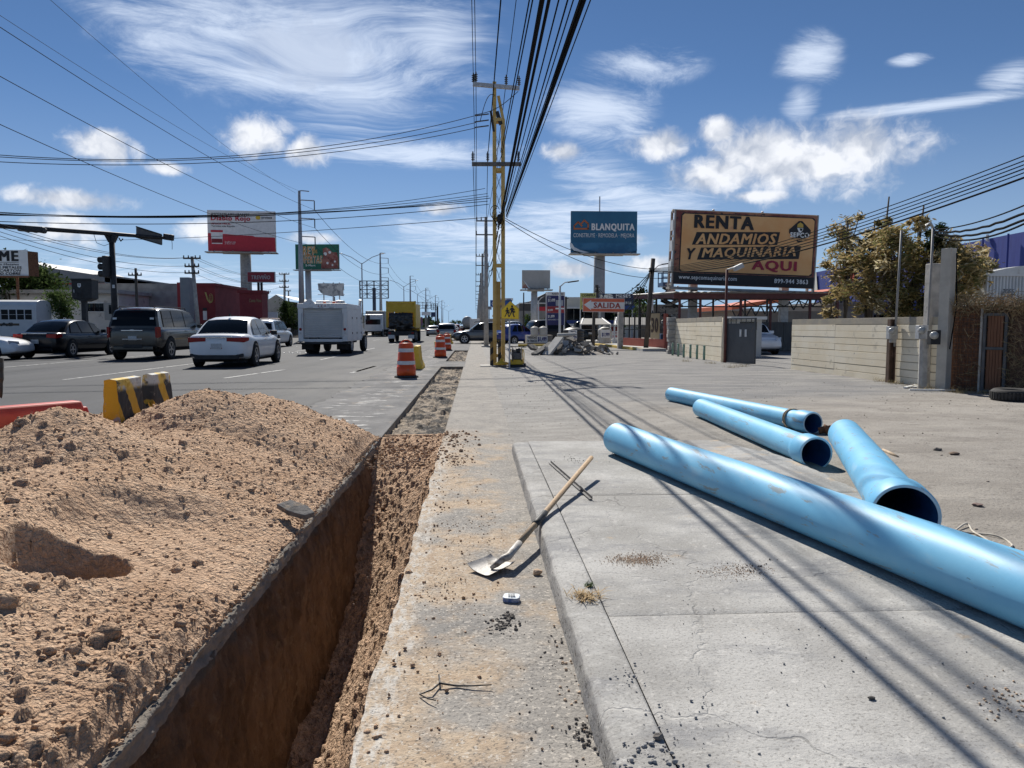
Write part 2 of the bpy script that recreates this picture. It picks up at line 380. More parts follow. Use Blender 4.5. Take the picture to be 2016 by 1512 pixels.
def f_lot(b, v):
    x, y, z = b.sep(v)
    c = b.mix(b.step(b.noise(b.mapv(v, (1, 1.3, 1)), .9, 6, .64), .32, .68), (.28, .255, .225), (.39, .36, .32))
    tr = b.step(b.noise(b.mapv(v, (.22, 1.6, 1), (0, 0, .32)), 1.6, 5, .66), .52, .70)
    c = b.mix(b.math('MULTIPLY', tr, .6), c, (.46, .42, .36))
    far = b.step(b.math('ADD', b.math('ADD', y, b.math('MULTIPLY', x, -.35)), b.math('MULTIPLY', b.noise(v, .55, 6), 5)), 11.5, 14.5)
    g = b.mix(b.step(b.noise(b.mapv(v, (.6, 2, 1)), 1.1, 8), .35, .68), (.17, .175, .185), (.29, .285, .275))
    c = b.mix(b.math('MULTIPLY', far, .8), c, g)
    path = b.math('MULTIPLY', b.step(x, 3.2, 1.2), b.step(y, 6.5, 9.0))
    c = b.mix(b.math('MULTIPLY', path, .75), c, b.mix(b.step(b.noise(b.mapv(v, (.5, 1.8, 1)), 1.8, 6, .65), .35, .66), (.29, .28, .26), (.42, .40, .37)))
    c = b.mix(b.math('MULTIPLY', b.step(b.noise(v, 4, 5, .7), .58, .68), .45), c, (.14, .125, .11))
    spk = b.step(b.noise(v, 55, 2), .58, .64); c = b.mix(b.math('MULTIPLY', spk, .55), c, (.11, .10, .09))
    return c, b.math('ADD', b.noise(v, 50, 4, .7), b.math('MULTIPLY', b.noise(v, 5, 5), 1.6))
def f_shoulder(b, v):
    x, y, z = b.sep(v)
    c = b.mix(b.step(b.noise(b.mapv(v, (1, .6, 1)), 1.4, 6, .63), .33, .67), (.125, .125, .127), (.215, .21, .205))
    wsm = b.math('MULTIPLY', b.step(b.noise(b.mapv(v, (1.2, 4.2, 1)), 1.5, 5, .6), .585, .625), b.math('MULTIPLY', b.step(x, -2.6, -2.2), b.step(x, -1.25, -1.6)))
    c = b.mix(wsm, c, (.66, .65, .62))
    c = b.mix(b.math('MULTIPLY', b.step(b.noise(v, 2.2, 5, .68), .57, .68), .6), c, (.43, .35, .26))
    spk = b.step(b.noise(v, 60, 2), .58, .64); c = b.mix(b.math('MULTIPLY', spk, .5), c, (.10, .10, .10))
    return c, b.noise(v, 60, 4, .7)
m_asph = surf_mat('asphalt', f_asphalt, .82, .35); m_gut = surf_mat('gutter_concrete', f_gutter, .95, .7, .012)
m_slab = surf_mat('slab_concrete', f_slab, .92, .55, .008); m_lot = surf_mat('dirt_lot', f_lot, .95, .75, .02); m_shoulder = surf_mat('shoulder_concrete', f_shoulder, .92, .5)
def st(o, label, kind='structure'): return tag(o, label, kind=kind)

# far ground with a hole where the trench is
xs = [-3000, -400, -80, -1.7, 0.0, 60, 400, 3000]; ys = [-3000, -200, -6, 41.2, 60, 300, 1200, 3000]
X, Y = np.meshgrid(xs, ys); keep = np.ones((len(ys)-1, len(xs)-1), bool); keep[2, 3] = False
m_gnd = mat('far_ground', (.24, .22, .19), (.36, .33, .29), .08, .95, bump=.3, bscale=2)
st(grid_mesh('ground', X, Y, np.full_like(X, -.05, float), m_gnd, keep, False), 'dusty grey ground stretching away to the horizon')
st(grid_mesh('subsoil', *np.meshgrid([-1.8, .1], [-6.1, 41.3]), np.full((2, 2), -1.7), m_gnd, None, False), 'earth below the trench floor')
# road sheet, its right edge cut by the trench
rx = [-55, -30, -16, -8, -4, -2.6, XL-.06]; ry = [-25, 0, 9.2, 30, 80, 200, 500, 1500]
X, Y = np.meshgrid(rx, ry); st(grid_mesh('road', X, Y, np.zeros_like(X, float), m_asph, None, False), 'wide dark grey asphalt avenue running to the horizon')
def strip(name, x0, x1, y0, y1, z, m, nx, ny, amp, label, edge_l=0, edge_r=0, seed=0, zf=None):
    U, V = np.meshgrid(np.linspace(0, 1, nx), np.linspace(0, 1, ny)); Yv = y0+(y1-y0)*V**1.35 if y0 > -5 and y1 > 20 else y0+(y1-y0)*V
    l = x0+edge_l*fbm(Yv, Yv*0+3, 2.2, 5, .6, seed); r_ = x1+edge_r*fbm(Yv, Yv*0+8, 1.6, 5, .6, seed+5); Xv = l+(r_-l)*U
    Zv = z+amp*fbm(Xv, Yv, 3.5, 4, .5, seed+9)
    if zf is not None: Zv = Zv+zf(Xv, Yv)
    return st(grid_mesh(name, Xv, Yv, Zv, m), label)
strip('shoulder', -2.75, XL+.016, 7.5, 70, .008, m_shoulder, 14, 200, .004, 'dusty concrete shoulder strip beside the traffic lanes', .25)
strip('gutter', XR, KB+.06, -4, 8.6, .006, m_gut, 70, 700, .007, 'dirty concrete gutter between the trench and the kerb', .035, 0, 2)
strip('gutter_apron', XR-.004, KB+.06, 8.6, 70, .006, m_gut, 12, 160, .004, 'flat concrete strip running on towards the lattice pole', .0, 0, 6)
strip('road_patch', XL-.01, XR+.03, 24.6, 28.3, .009, m_shoulder, 10, 20, .004, 'uncut concrete bridge between two cut strips')
strip('driveway', XL-.01, XR+.03, 41, 70, .009, m_shoulder, 6, 20, .004, 'concrete driveway crossing beyond the cut strips')
# lot
gx = np.concatenate([np.linspace(KB+.05, 6, 110), np.linspace(6.1, 26, 60)]); gy = np.concatenate([np.linspace(-5, 12, 190), np.linspace(12.15, 58, 130)])
X, Y = np.meshgrid(gx, gy); Z = .085*sst(X, .4, 3.0)+.016*fbm(X, Y, 1.1, 6, .55, 21)*sst(X, .5, 1.3)+.003
st(grid_mesh('dirt_lot', X, Y, Z, m_lot), 'bare dusty lot in front of the block walls')
# kerb
prof = [(KB-.004, -.02), (KB, .02), (KB+.006, .08), (KB+.013, .104), (KB+.028, .115), (KB+.055, .119), (KB+.12, .121), (KB+.1735, .120), (KB+.175, .05)]
SY1 = 7.86
def kerb():
    yv = np.linspace(-4, SY1, 560); n = len(prof); PX = np.array([p[0] for p in prof]); PZ = np.array([p[1] for p in prof])
    # finer profile
    t = np.linspace(0, n-1, 40); px = np.interp(t, range(n), PX); pz = np.interp(t, range(n), PZ)
    Xv = np.repeat(px[None], len(yv), 0); Zv = np.repeat(pz[None], len(yv), 0); Yv = np.repeat(yv[:, None], 40, 1)
    endr = np.clip((Yv-(SY1-.12))/.12, 0, 1); Zv = Zv-endr**2*.025*(Zv > .08)
    nz = fbm(Yv*1.0, t[None]*.06+Yv*0, 7, 5, .6, 31)
    chip = np.clip(fbm(Yv, Yv*0+t[None]*.03, 2.7, 4, .6, 35)-.22, 0, 1)
    Xv = Xv+.007*nz*(Zv < .115)+.05*chip*((t[None] > 10) & (t[None] < 26)); Zv = Zv-.045*chip*((t[None] > 14) & (t[None] < 30))+.002*nz
    keep = np.ones((len(yv)-1, 39), bool); return grid_mesh('kerb', Xv, Yv, Zv, mk, keep)
def f_kerb(b, v):
    c, h = f_slab(b, v); x, y, z = b.sep(v)
    w = b.math('MULTIPLY', b.step(z, .085, .11), b.step(b.noise(v, 9, 8, .7), .52, .66))
    c = b.mix(b.math('MULTIPLY', w, .45), c, (.58, .57, .54))
    pit = b.step(b.noise(b.mapv(v, (1, 1, 1.6)), 42, 5, .7), .54, .63)
    return b.mix(b.math('MULTIPLY', pit, b.step(z, .105, .08)), c, (.10, .097, .09)), b.math('SUBTRACT', h, b.math('MULTIPLY', b.math('MULTIPLY', pit, b.step(z, .105, .08)), .9))
mk = surf_mat('kerb_concrete', f_kerb, .95, .55, .008)
st(kerb(), 'worn grey concrete kerb along the raised slab')
MB().add([(p[0], SY1-.002, p[1]) for p in prof]+[(KB+.17, SY1-.002, -.02)], [tuple(range(len(prof)+1))]).build('kerb_end', mk, bpy.data.objects['kerb']) if False else None
ROOT['kerb'] = Vector((0, 0, 0))
MB().add([(p[0], SY1, p[1]-.02) for p in prof]+[(KB+.17, SY1, -.03)], [tuple(range(len(prof)+1))]).build('end_face', mk, bpy.data.objects['kerb'])
# slab panels divided by joints
def slab_panel(y0, y1, dz):
    U, V = np.meshgrid(np.linspace(0, 1, 150), np.linspace(0, 1, int((y1-y0)/.028)+2)); Yv = y0+(y1-y0)*V
    r_ = 3.0+.12*fbm(Yv, Yv*0+2, 1.1, 5, .6, 44)-.25*sst(Yv, 6.6, 7.9); Xv = KB+.180+(r_-KB-.180)*U
    ed = np.minimum(np.minimum(V*(y1-y0), (1-V)*(y1-y0)), U*2.4)
    Zv = .118+dz+.004*fbm(Xv, Yv, 1.7, 6, .6, 45)-.006*np.exp(-ed/.010)-.05*sst(U, .965, 1.0)
    return grid_mesh('slab_panel', Xv, Yv, Zv, m_slab)
slab = thing('sidewalk_slab', 'raised light grey concrete slab the near blue pipe lies on', 'slab'); del slab['category']; slab['kind'] = 'structure'
for a, c_, dz in ((-4, .9, 0), (.905, 3.05, .001), (3.055, 5.3, 0), (5.305, SY1, .001)):
    o = slab_panel(a, c_, dz); o.parent = slab
MB().b2((KB+.178, -4, -.02), (2.98, SY1-.012, .085)).build('slab_core', m_slab, slab)

# ------------------------------------------------------------------ trench
def f_cut(b, v):
    x, y, z = b.sep(v)
    c = b.mix(b.step(b.noise(b.mapv(v, (1.5, 2.6, .9)), 3.2, 9, .68), .32, .68), (.15, .095, .060), (.31, .20, .132))
    c = b.mix(b.math('MULTIPLY', b.step(b.noise(v, 11, 7, .7), .55, .68), .6), c, (.40, .30, .21))
    c = b.mix(b.math('MULTIPLY', b.step(b.noise(v, 6, 7, .7), .60, .70), .6), c, (.12, .085, .065))
    c = b.mix(b.step(b.math('ADD', z, b.math('MULTIPLY', b.noise(v, 5, 5), .12)), -.10, -.03), c, (.17, .155, .14))
    return c, b.math('ADD', b.noise(b.mapv(v, (2, 5, 1)), 9, 8, .72), b.math('MULTIPLY', b.noise(v, 60, 5, .7), .4))
def f_dirt(b, v):
    c = b.mix(b.step(b.noise(v, 1.6, 8, .62), .33, .67), (.58, .385, .25), (.71, .50, .345))
    c = b.mix(b.math('MULTIPLY', b.step(b.noise(v, 17, 7, .7), .48, .66), .6), c, (.76, .58, .42))
    c = b.mix(b.math('MULTIPLY', b.step(b.noise(b.mapv(v, loc=(3, 1, 7)), 30, 6, .7), .55, .70), .5), c, (.31, .20, .125))
    c = b.mix(b.math('MULTIPLY', b.step(b.noise(v, 1.1, 5, .65), .50, .66), .5), c, (.43, .27, .17))
    w = b.vmath('ADD', v, b.vmath('SCALE', b.noise(v, 25, 2, col=True), scale=.02))
    v1 = b.vor(w, 36); v2 = b.vor(w, 95)
    c = b.mix(b.math('MULTIPLY', b.step(v1, .35, .62), .40), c, (.44, .29, .195))
    h = b.math('SUBTRACT', b.noise(v, 120, 4, .75), b.math('ADD', b.math('MULTIPLY', v1, 2.4), b.math('MULTIPLY', v2, 1.2)))
    return c, h
m_cut = surf_mat('cut_earth', f_cut, .97, 1.0, .06, .15); m_dirt = surf_mat('loose_dirt', f_dirt, .97, 1.0, .010, .15)
def depth(y): return 1.22*(1-sst(y, 5.6, 9.1))+.0
def trench():
    # right-hand side and floor as a height field, left wall as a vertical sheet
    ny = 620; yv = 1.2+(9.25-1.2)*np.linspace(0, 1, ny)**1.0; nu = 110; u = np.linspace(0, 1, nu)
    U, Yv = np.meshgrid(u, yv); rr = XR+.03+.035*fbm(Yv, Yv*0+3, 2.2, 5, .6, 2); Xv = (XL-.03)+(rr-(XL-.03))*U
    D = depth(Yv)
    pr_ = np.interp(u, [0, .16, .30, .62, .86, .93, 1], [1, 1, .97, .62, .28, .12, .0])[None]
    Zv = -D*pr_-.004
    env = np.clip(D*2.2, .12, 1)*np.interp(u, [0, .05, .93, 1], [1, 1, .6, .1])[None]
    Zv = Zv+env*(.075*fbm(Xv, Yv, 2.4, 6, .6, 51)+.03*fbm(Xv, Yv, 14, 4, .6, 52))
    Zv = splat(Xv, Yv, Zv, 3600, 53, .007, .028, lambda x, y: True)
    o = grid_mesh('trench', Xv, Yv, Zv, m_dirt); st(o, 'deep open trench with loose tan earth on its right slope')
    ROOT[o.name] = Vector((0, 0, 0))
    w = np.linspace(0, 1, 90); W, Y2 = np.meshgrid(w, np.linspace(1.2, 9.25, 620)); Z2 = -.07-(depth(Y2)+.06)*W
    # shovel-tooth grooves run down the wall
    X2 = XL+.06*fbm(Y2*1.0, Z2*.6, 5, 6, .66, 55)+.014*fbm(Y2, Z2, 22, 4, .6, 56)+.035*W-.02*(1-W)**6
    wall = grid_mesh('cut_wall', X2, Y2, Z2, m_cut, None, True, o)
    # the broken edge of the asphalt layer above it
    w = np.linspace(0, 1, 16); W, Y3 = np.meshgrid(w, np.linspace(1.2, 9.2, 900)); w=None; Z3 = np.where(W < .34, -.003, -.003-.085*(W-.33)/.67)
    X3 = XL+.012+.032*fbm(Y3, W*.5, 3.2, 5, .6, 57)+.010*fbm(Y3, W, 24, 4, .6, 58)-.14*np.clip((.34-W)/.34, 0, 1)
    Z3 = Z3+.02*fbm(Y3, Y3*0, 4, 4, .6, 59)*W
    ae = grid_mesh('asphalt_edge', X3, Y3, Z3, mat('asphalt_edge', (.17, .15, .13), (.27, .235, .195), 9, .95, bump=.9, bscale=70, spots=[((.36, .28, .2), 7, .56, .66)]), None, True, o)
    return o
def splat(X, Y, Z, n, seed, r0, r1, ok, power=2.6, hfac=1.0):
    rs = np.random.RandomState(seed); H, W_ = X.shape; Z = Z.copy()
    for _ in range(n):
        i = rs.randint(3, H-3); j = rs.randint(3, W_-3); x, y = X[i, j], Y[i, j]
        if not ok(x, y): continue
        r_ = r0+(r1-r0)*rs.rand()**power
        dy = max(abs(Y[min(i+1, H-1), j]-Y[i-1, j])/2, 1e-4); dx = max(abs(X[i, min(j+1, W_-1)]-X[i, j-1])/2, 1e-4)
        a = int(r_/dy)+2; c_ = int(r_/dx)+2; i0, i1, j0, j1 = max(i-a, 0), min(i+a+1, H), max(j-c_, 0), min(j+c_+1, W_)
        e = rs.uniform(.75, 1.3); th = rs.uniform(0, 3.14); ct, sn = math.cos(th), math.sin(th)
        xx = X[i0:i1, j0:j1]-x; yy = Y[i0:i1, j0:j1]-y; p = (xx*ct+yy*sn)*e; q = (-xx*sn+yy*ct)/e
        d2 = (p*p+q*q)/(r_*r_); b_ = np.sqrt(np.clip(1-d2, 0, 1))
        cap = np.minimum(b_, rs.uniform(.6, 1.0))*r_*hfac+Z[i, j]-r_*.25*hfac
        Z[i0:i1, j0:j1] = np.where(d2 < 1, np.maximum(Z[i0:i1, j0:j1], cap), Z[i0:i1, j0:j1])
    return Z
trench_o = trench()
# ------------------------------------------------------------------ spoil heap
def heap_h(x, y):
    def cone(cx, cy, h, rx, ry, pw=1.0):
        d = np.sqrt(((x-cx)/rx)**2+((y-cy)/ry)**2+.004); return h*np.clip(1-d, 0, None)**pw
    p1 = P(402, 772, 7.2); p2 = P(503, 778, 7.95); p3 = P(110, 812, 5.4)
    h = cone(p1.x, p1.y, p1.z+.09, 1.7, 1.7)
    h = np.maximum(h, cone(p2.x, p2.y, p2.z+.09, 1.5, 1.7))
    h = np.maximum(h, cone(p3.x, p3.y, p3.z+.06, 1.8, 1.7))
    h = np.maximum(h, cone(p3.x-.9, p3.y-.3, p3.z+.06, 2.0, 1.9))
    h = np.maximum(h, cone(-3.9, 3.2, .95, 2.9, 2.6))
    h = np.maximum(h, cone(-2.5, 2.6, .50, 1.7, 2.0))
    h = np.maximum(h, .46*np.clip((-1.12-x)/1.15, 0, 1)*sst(y, .2, 1.2)*(1-sst(y, 7.6, 9.0)))
    h = np.maximum(h, .10*sst(-x, 1.12, 1.45)*sst(y, .0, .6)*(1-sst(y, 8.4, 9.2)))
    return h
def heap():
    nx, ny = 400, 640
    u = np.linspace(0, 1, nx)**1.25; v = np.linspace(0, 1, ny)**1.2
    U, V = np.meshgrid(u, v); Y = 1.0+9.3*V; X = (XL-.005)-U*(2.2+.45*Y)
    X = X-.03*(1-U)**10*(fbm(Y, Y*0, 3, 5, .6, 71)+.4)
    h = heap_h(X, Y)
    h = h+.06*fbm(X, Y, 1.4, 5, .55, 60)*sst(h, .02, .25)
    # scooped hollow, with bucket-tooth grooves and a small cliff on its left
    c = G(330, 1085, .12); d = np.sqrt(((X-c.x)/.56)**2+((Y-c.y)/.66)**2)+.16*fbm(X, Y, 2.6, 4, .6, 78)
    gro = .013*np.sin((np.sqrt((X+.1)**2+(Y-c.y-1.9)**2))*44+2.2*fbm(X, Y, 1.2, 3, .5, 77))*(.45+.55*vnoise(X*3, Y*3, 5))
    flr = .05+.10*np.clip((X-XL)*-1, 0, 1)+gro*sst(d, 1.0, .5)*.9
    wgt = sst(d, 1.15, .55); cut = h > flr
    h = np.where(cut, h*(1-.72*wgt)+flr*.72*wgt, h)
    c2 = G(130, 1105, .25); d2 = np.sqrt(((X-c2.x)/.26)**2+((Y-c2.y)/.33)**2); h = h-(.20*sst(d2, 1.05, .75))*(h > .1)
    sm = np.clip(1-1.1*np.exp(-(np.maximum(d-.55, 0))**2/.03)*(d < 1.0), .15, 1)
    h = h+sm*(.022*fbm(X, Y, 6, 6, .62, 61)+.008*fbm(X, Y, 30, 3, .6, 62))*sst(h, .0, .08)
    lo = sst(h, .01, .06)
    h = splat(X, Y, h, 18000, 63, .006, .022, lambda x, y: ((x-c.x)/.55)**2+((y-c.y)/.8)**2 > 1 or random.random() < .3, 2.2)
    h = splat(X, Y, h, 700, 64, .018, .05, lambda x, y: ((x-c.x)/.7)**2+((y-c.y)/1.0)**2 > 1, 3)
    h = np.where(heap_h(X, Y) < .004, -.06, h)
    h = h*(.25+.75*sst(U, -.002, .018))+.006*(1-sst(U, 0, .012)); h[:, 0] = -.02
    keep = (h[:-1, :-1] > -.03) | (h[1:, 1:] > -.03)
    o = grid_mesh('dirt_heap', X, Y, h, m_dirt, keep); tag(o, 'tan heap of excavated earth piled along the trench', 'dirt heap')
    return o, X, Y, h
heap_o, HX, HY, HZ = heap()
ROOT[heap_o.name] = Vector((0, 0, 0))
def clods():
    rs = np.random.RandomState(8); it = []
    H, W_ = HX.shape
    c = G(330, 1085, .12)
    def put(n, r0, r1, pw, near=None):
        k = 0
        while k < n:
            i = rs.randint(0, H); j = rs.randint(0, W_); x, y, z = HX[i, j], HY[i, j], HZ[i, j]
            if z < -.02: continue
            if ((x-c.x)/.62)**2+((y-c.y)/.85)**2 < 1 and rs.rand() > .25: continue
            if near and not near(x, y): continue
            r_ = r0+(r1-r0)*rs.rand()**pw; it.append((x, y, z-r_*.05, r_)); k += 1
    put(15000, .004, .015, 1.5); put(1500, .010, .030, 2); put(170, .03, .07, 1.6, lambda x, y: y < 3.9)
    # crumbs on the trench slope, floor and along its lip
    for _ in range(3000):
        y = rs.uniform(1.6, 9.1); u = rs.rand(); x = XL+.05+(XR-XL-.02)*u
        d = float(depth(np.array(y))); z = -d*np.interp(u, [0, .16, .30, .62, .86, .93, 1], [1, 1, .97, .62, .28, .12, 0])
        r_ = .005+.022*rs.rand()**2.6; it.append((x, y, z+r_*.35, r_))
    for _ in range(900):
        y = rs.uniform(7.2, 9.4); x = rs.normal(-.75, .33); r_ = .006+.024*rs.rand()**2.4
        if x < -2 or x > .05: continue
        it.append((x, y, .005+r_*.3 if x > XR else -.05+r_*.4, r_))
    for _ in range(420):
        y = rs.uniform(2, 9.0); x = XR+.05+abs(rs.normal(0, .20)); r_ = .003+.010*rs.rand()**2.5
        if x > KB-.02: continue
        it.append((x, y, .006+r_*.3, r_))
    for _ in range(1500):
        y = rs.uniform(1.3, 9.0); x = XL-.10+.12*rs.rand(); r_ = .003+.014*rs.rand()**2.5; it.append((x, y, .012+r_*.3, r_))
    V, F = scatter(ROCK1, it, 9); st(np_mesh('dirt_clods', V, F, m_dirt, False), 'loose tan clods and crumbs strewn over heap and trench', 'stuff')
clods()
# backfilled cut strips further on
def cut_strip(y0, y1, label, seed):
    nx, ny = 60, int((y1-y0)*26); U, V = np.meshgrid(np.linspace(0, 1, nx), np.linspace(0, 1, ny)); Yv = y0+(y1-y0)*V
    Xv = XL+.01+(XR-XL+.02)*U; Zv = -.09+.035*fbm(Xv, Yv, 4, 5, .6, seed)
    Zv = splat(Xv, Yv, Zv, int((y1-y0)*130), seed+1, .012, .06, lambda x, y: True)
    def f(b, v):
        c = b.mix(b.step(b.noise(v, 9, 7, .7), .4, .62), (.20, .17, .14), (.50, .41, .31))
        c = b.mix(b.step(b.noise(b.mapv(v, (1, .6, 1)), 2.2, 6, .65), .45, .56), c, (.065, .062, .06))
        return b.mix(b.math('MULTIPLY', b.step(b.noise(v, 24, 5, .7), .55, .65), .7), c, (.58, .50, .40)), b.noise(v, 60, 6, .7)
    m = MATS.get('backfill') or surf_mat('backfill', f, .97, .9, .02)
    o = grid_mesh('cut_strip', Xv, Yv, Zv, m); st(o, label); ROOT[o.name] = Vector((0, 0, 0))
    for yy in (y0, y1): MB().quad((XL-.05, yy, .008), (XR+.05, yy, .008), (XR+.05, yy, -.2), (XL-.05, yy, -.2)).build('end_face', MATS['asphalt_edge'], o, fix=False)
    for x, s_ in ((XL+.012, 1), (XR+.0, -1)):
        yy = np.linspace(y0, y1, ny); W, Y2 = np.meshgrid(np.linspace(0, 1, 5), yy); 
        X2 = x+s_*.03*np.abs(fbm(Y2, W*.3, 2.5, 5, .6, seed+4))*W; grid_mesh('cut_edge', X2, Y2, .012-.13*W, MATS['asphalt_edge'], None, True, o)
cut_strip(9.1, 24.6, 'long narrow cut strip backfilled with pale rubble', 81)
cut_strip(28.3, 41, 'second backfilled cut strip in front of the grey crossover', 86)

# ------------------------------------------------------------------ blue pipes
def f_pipe(b, v):
    x, y, z = b.sep(v)
    c = b.mix(b.step(b.noise(v, 2.2, 6, .6), .3, .7), (.15, .46, .72), (.21, .53, .77))
    c = b.mix(b.math('MULTIPLY', b.step(b.noise(b.mapv(v, (2, .45, 2)), 3.2, 8, .68), .52, .70), .42), c, (.45, .60, .70))
    c = b.mix(b.math('MULTIPLY', b.step(b.noise(b.mapv(v, (3, .35, 3), loc=(4, 2, 1)), 5, 8, .7), .575, .64), .7), c, (.26, .24, .20))
    c = b.mix(b.math('MULTIPLY', b.step(b.noise(b.mapv(v, (6, .5, 6), loc=(9, 1, 4)), 9, 6, .7), .66, .69), .8), c, (.10, .20, .30))
    return c, b.noise(b.mapv(v, (1, 1, .1)), 60, 4)
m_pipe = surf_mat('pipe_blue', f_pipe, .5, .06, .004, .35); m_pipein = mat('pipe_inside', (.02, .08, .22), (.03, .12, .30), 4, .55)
m_pipecut = mat('pipe_rim', (.42, .62, .74), (.55, .70, .78), 8, .6)
def pipe(label, far, near, r_, bell, blen=.24, mat_=None, thick=.014):
    """far and near are ground contact points; bell at the near end"""
    far, near = Vector(far), Vector(near); d = (near-far); L = d.length; z = d.normalized()
    o = thing('water_pipe', label, 'pipe', far+Vector((0, 0, r_)), 'blue water pipes lying on the ground')
    x = Vector((0, 0, 1)).cross(z).normalized(); y = z.cross(x); Mx = Matrix((x, y, z)).transposed().to_4x4(); Mx.translation = far+Vector((0, 0, r_))
    if bell: prof = [(r_, 0), (r_, L-blen-.09), (r_+.004, L-blen-.07), (bell-.004, L-blen), (bell, L-blen+.02), (bell, L-.012), (bell-.006, L)]
    else: prof = [(r_, .0), (r_, L)]
    # ring cuts along the barrel for a clean surface
    body = MB().lathe(prof, 64, Mx, False).build('barrel', mat_ or m_pipe, o, True)
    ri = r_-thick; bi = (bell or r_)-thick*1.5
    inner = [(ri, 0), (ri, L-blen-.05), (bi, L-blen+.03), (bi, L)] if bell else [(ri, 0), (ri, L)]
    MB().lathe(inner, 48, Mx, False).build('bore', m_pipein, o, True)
    e = prof[-1][0]
    MB().lathe([(e, L), (bi if bell else ri, L+.0005)], 48, Mx, False).build('rim', m_pipecut, o)
    MB().lathe([(r_, 0), (ri, -.0005)], 48, Mx, False).build('rim', m_pipecut, o)
    return o, Mx, L
f1 = G(1216, 893, .118); n1_ = G(2016, 1232, .118); d1 = (n1_-f1).normalized()
pipe('nearest blue pipe running out of frame across the concrete slab', f1, f1+d1*5.9, .150, .175)
p4n = Vector((2.50, 4.12, .085)); p4f = Vector((3.76, 7.3, .085))
_, m4, L4 = pipe('scuffed pale blue pipe with wide open mouth beside the slab edge', p4f, p4n, .160, .190)
a2, b2 = GL(1381, 821), GL(1606, 921)
pipe('middle blue pipe whose open mouth touches the scuffed pale pipe', a2, b2, .128, .152)
a3, b3 = GL(1322, 790), GL(1600, 853)
_, m3, L3 = pipe('farthest blue pipe with rope tied round its collar', a3, b3, .118, .136)
# rope on the collar of the far pipe
rp = thing('rope_ring', 'frayed tan rope tied round the farthest pipe', 'rope', m3 @ Vector((0, 0, L3-.42)))
m_rope = mat('rope', (.34, .26, .17), (.48, .38, .27), 30, .95, bump=.6, bscale=120)
for k in range(2):
    pts = [m3 @ Vector(((.124+.006*random.random())*math.cos(a), .124*math.sin(a), L3-.42+k*.022+.012*math.sin(a*2+k))) for a in np.linspace(0, 2*math.pi, 26)]
    MB().path(pts, .010, 6).build('strand', m_rope, rp, True)
pts = [m3 @ Vector((-.13, -.03-.05*t, L3-.42+.10*t)) for t in np.linspace(0, 1, 6)]; MB().path(pts, .008, 5).build('loose_end', m_rope, rp, True)
# rusty coupling between pipes
q = GL(1644, 862); o = thing('rusty_coupling', 'rusty iron coupling lying between two pipe ends', 'coupling', q)
m_rust = mat('rust', (.16, .065, .03), (.26, .12, .06), 14, .9, bump=.6, bscale=60, spots=[((.07, .04, .03), 9, .55, .65)])
Mq = Matrix.Translation(q+Vector((0, .25, .06))) @ Matrix.Rotation(R(75), 4, 'Y') @ Matrix.Rotation(R(20), 4, 'X')
MB().lathe([(.04, -.07), (.04, .0), (.06, .0), (.06, .02), (.04, .02), (.04, .07), (.03, .07), (.03, -.07)], 20, Mq).build('body', m_rust, o, True)
for k in range(4): 
    a = k*math.pi/2+.4; MB().lathe([(.007, -.012), (.007, .035)], 6, Mq @ Matrix.Translation((.05*math.cos(a), .05*math.sin(a), .0))).build('bolt', m_rust, o)
# ------------------------------------------------------------------ shared plain materials
m_white = mat('white_paint', (.74, .74, .72), (.66, .66, .64), 3, .5, spots=[((.45, .42, .38), 5, .62, .8)])
m_black = mat('black_plastic', (.018, .018, .02), (.03, .03, .032), 6, .55)
m_blackmetal = mat('black_metal', (.016, .017, .019), (.03, .03, .032), 5, .6)
m_steel = mat('galvanised', (.40, .41, .42), (.52, .53, .54), 8, .5, .35)
m_conc = mat('pole_concrete', (.33, .32, .30), (.46, .44, .41), 5, .92, bump=.4, bscale=40, spots=[((.22, .21, .2), 4, .58, .7)])
m_wire = mat('wire_black', (.010, .010, .011), None, rough=.9, spec=.05)
m_alu = mat('wire_grey', (.06, .06, .063), None, rough=.9, spec=.05)
m_insul = mat('insulator', (.05, .05, .055), (.09, .085, .08), 10, .35)
m_yel = mat('pole_yellow', (.54, .36, .10), (.62, .44, .16), 3, .65, bump=.2, bscale=30, spots=[((.30, .19, .07), 6, .60, .70), ((.20, .12, .06), 12, .66, .72)])
m_yelsafe = mat('safety_yellow', (.70, .42, .02), (.78, .52, .06), 5, .6, spots=[((.45, .40, .32), 6, .60, .68)])
m_red = mat('plastic_red', (.55, .065, .035), (.62, .10, .06), 3, .42, spots=[((.55, .25, .18), 7, .62, .72)])
m_orange = mat('plastic_orange', (.78, .085, .015), (.80, .12, .03), 3, .4, spots=[((.50, .16, .08), 6, .62, .72)])
m_reflwhite = mat('reflective_white', (.72, .72, .72), (.60, .60, .60), 8, .35)
m_rubber = mat('rubber', (.020, .020, .021), (.045, .042, .04), 9, .85, bump=.3)
m_wood = mat('wood_handle', (.36, .24, .135), (.46, .33, .20), 6, .7, stretch=(8, 8, .6), bump=.2, bscale=30)
m_darkwood = mat('dark_pole_wood', (.075, .062, .05), (.13, .11, .09), 6, .9, stretch=(6, 6, .5), bump=.4, bscale=30)

def ngrid(A, B, D, E, n=12, lift=None):
    """bilinear patch of four corners, A-B along u, A-E along v"""
    vs = []; fs = []
    for i in range(n+1):
        for j in range(n+1):
            u, v = i/n, j/n; p = A.lerp(B, u).lerp(E.lerp(D, u), v)
            if lift: p = p+Vector((0, 0, lift(u, v)))
            vs.append(p)
    for i in range(n):
        for j in range(n): a = i*(n+1)+j; fs.append((a, a+1, a+n+2, a+n+1))
    return vs, fs
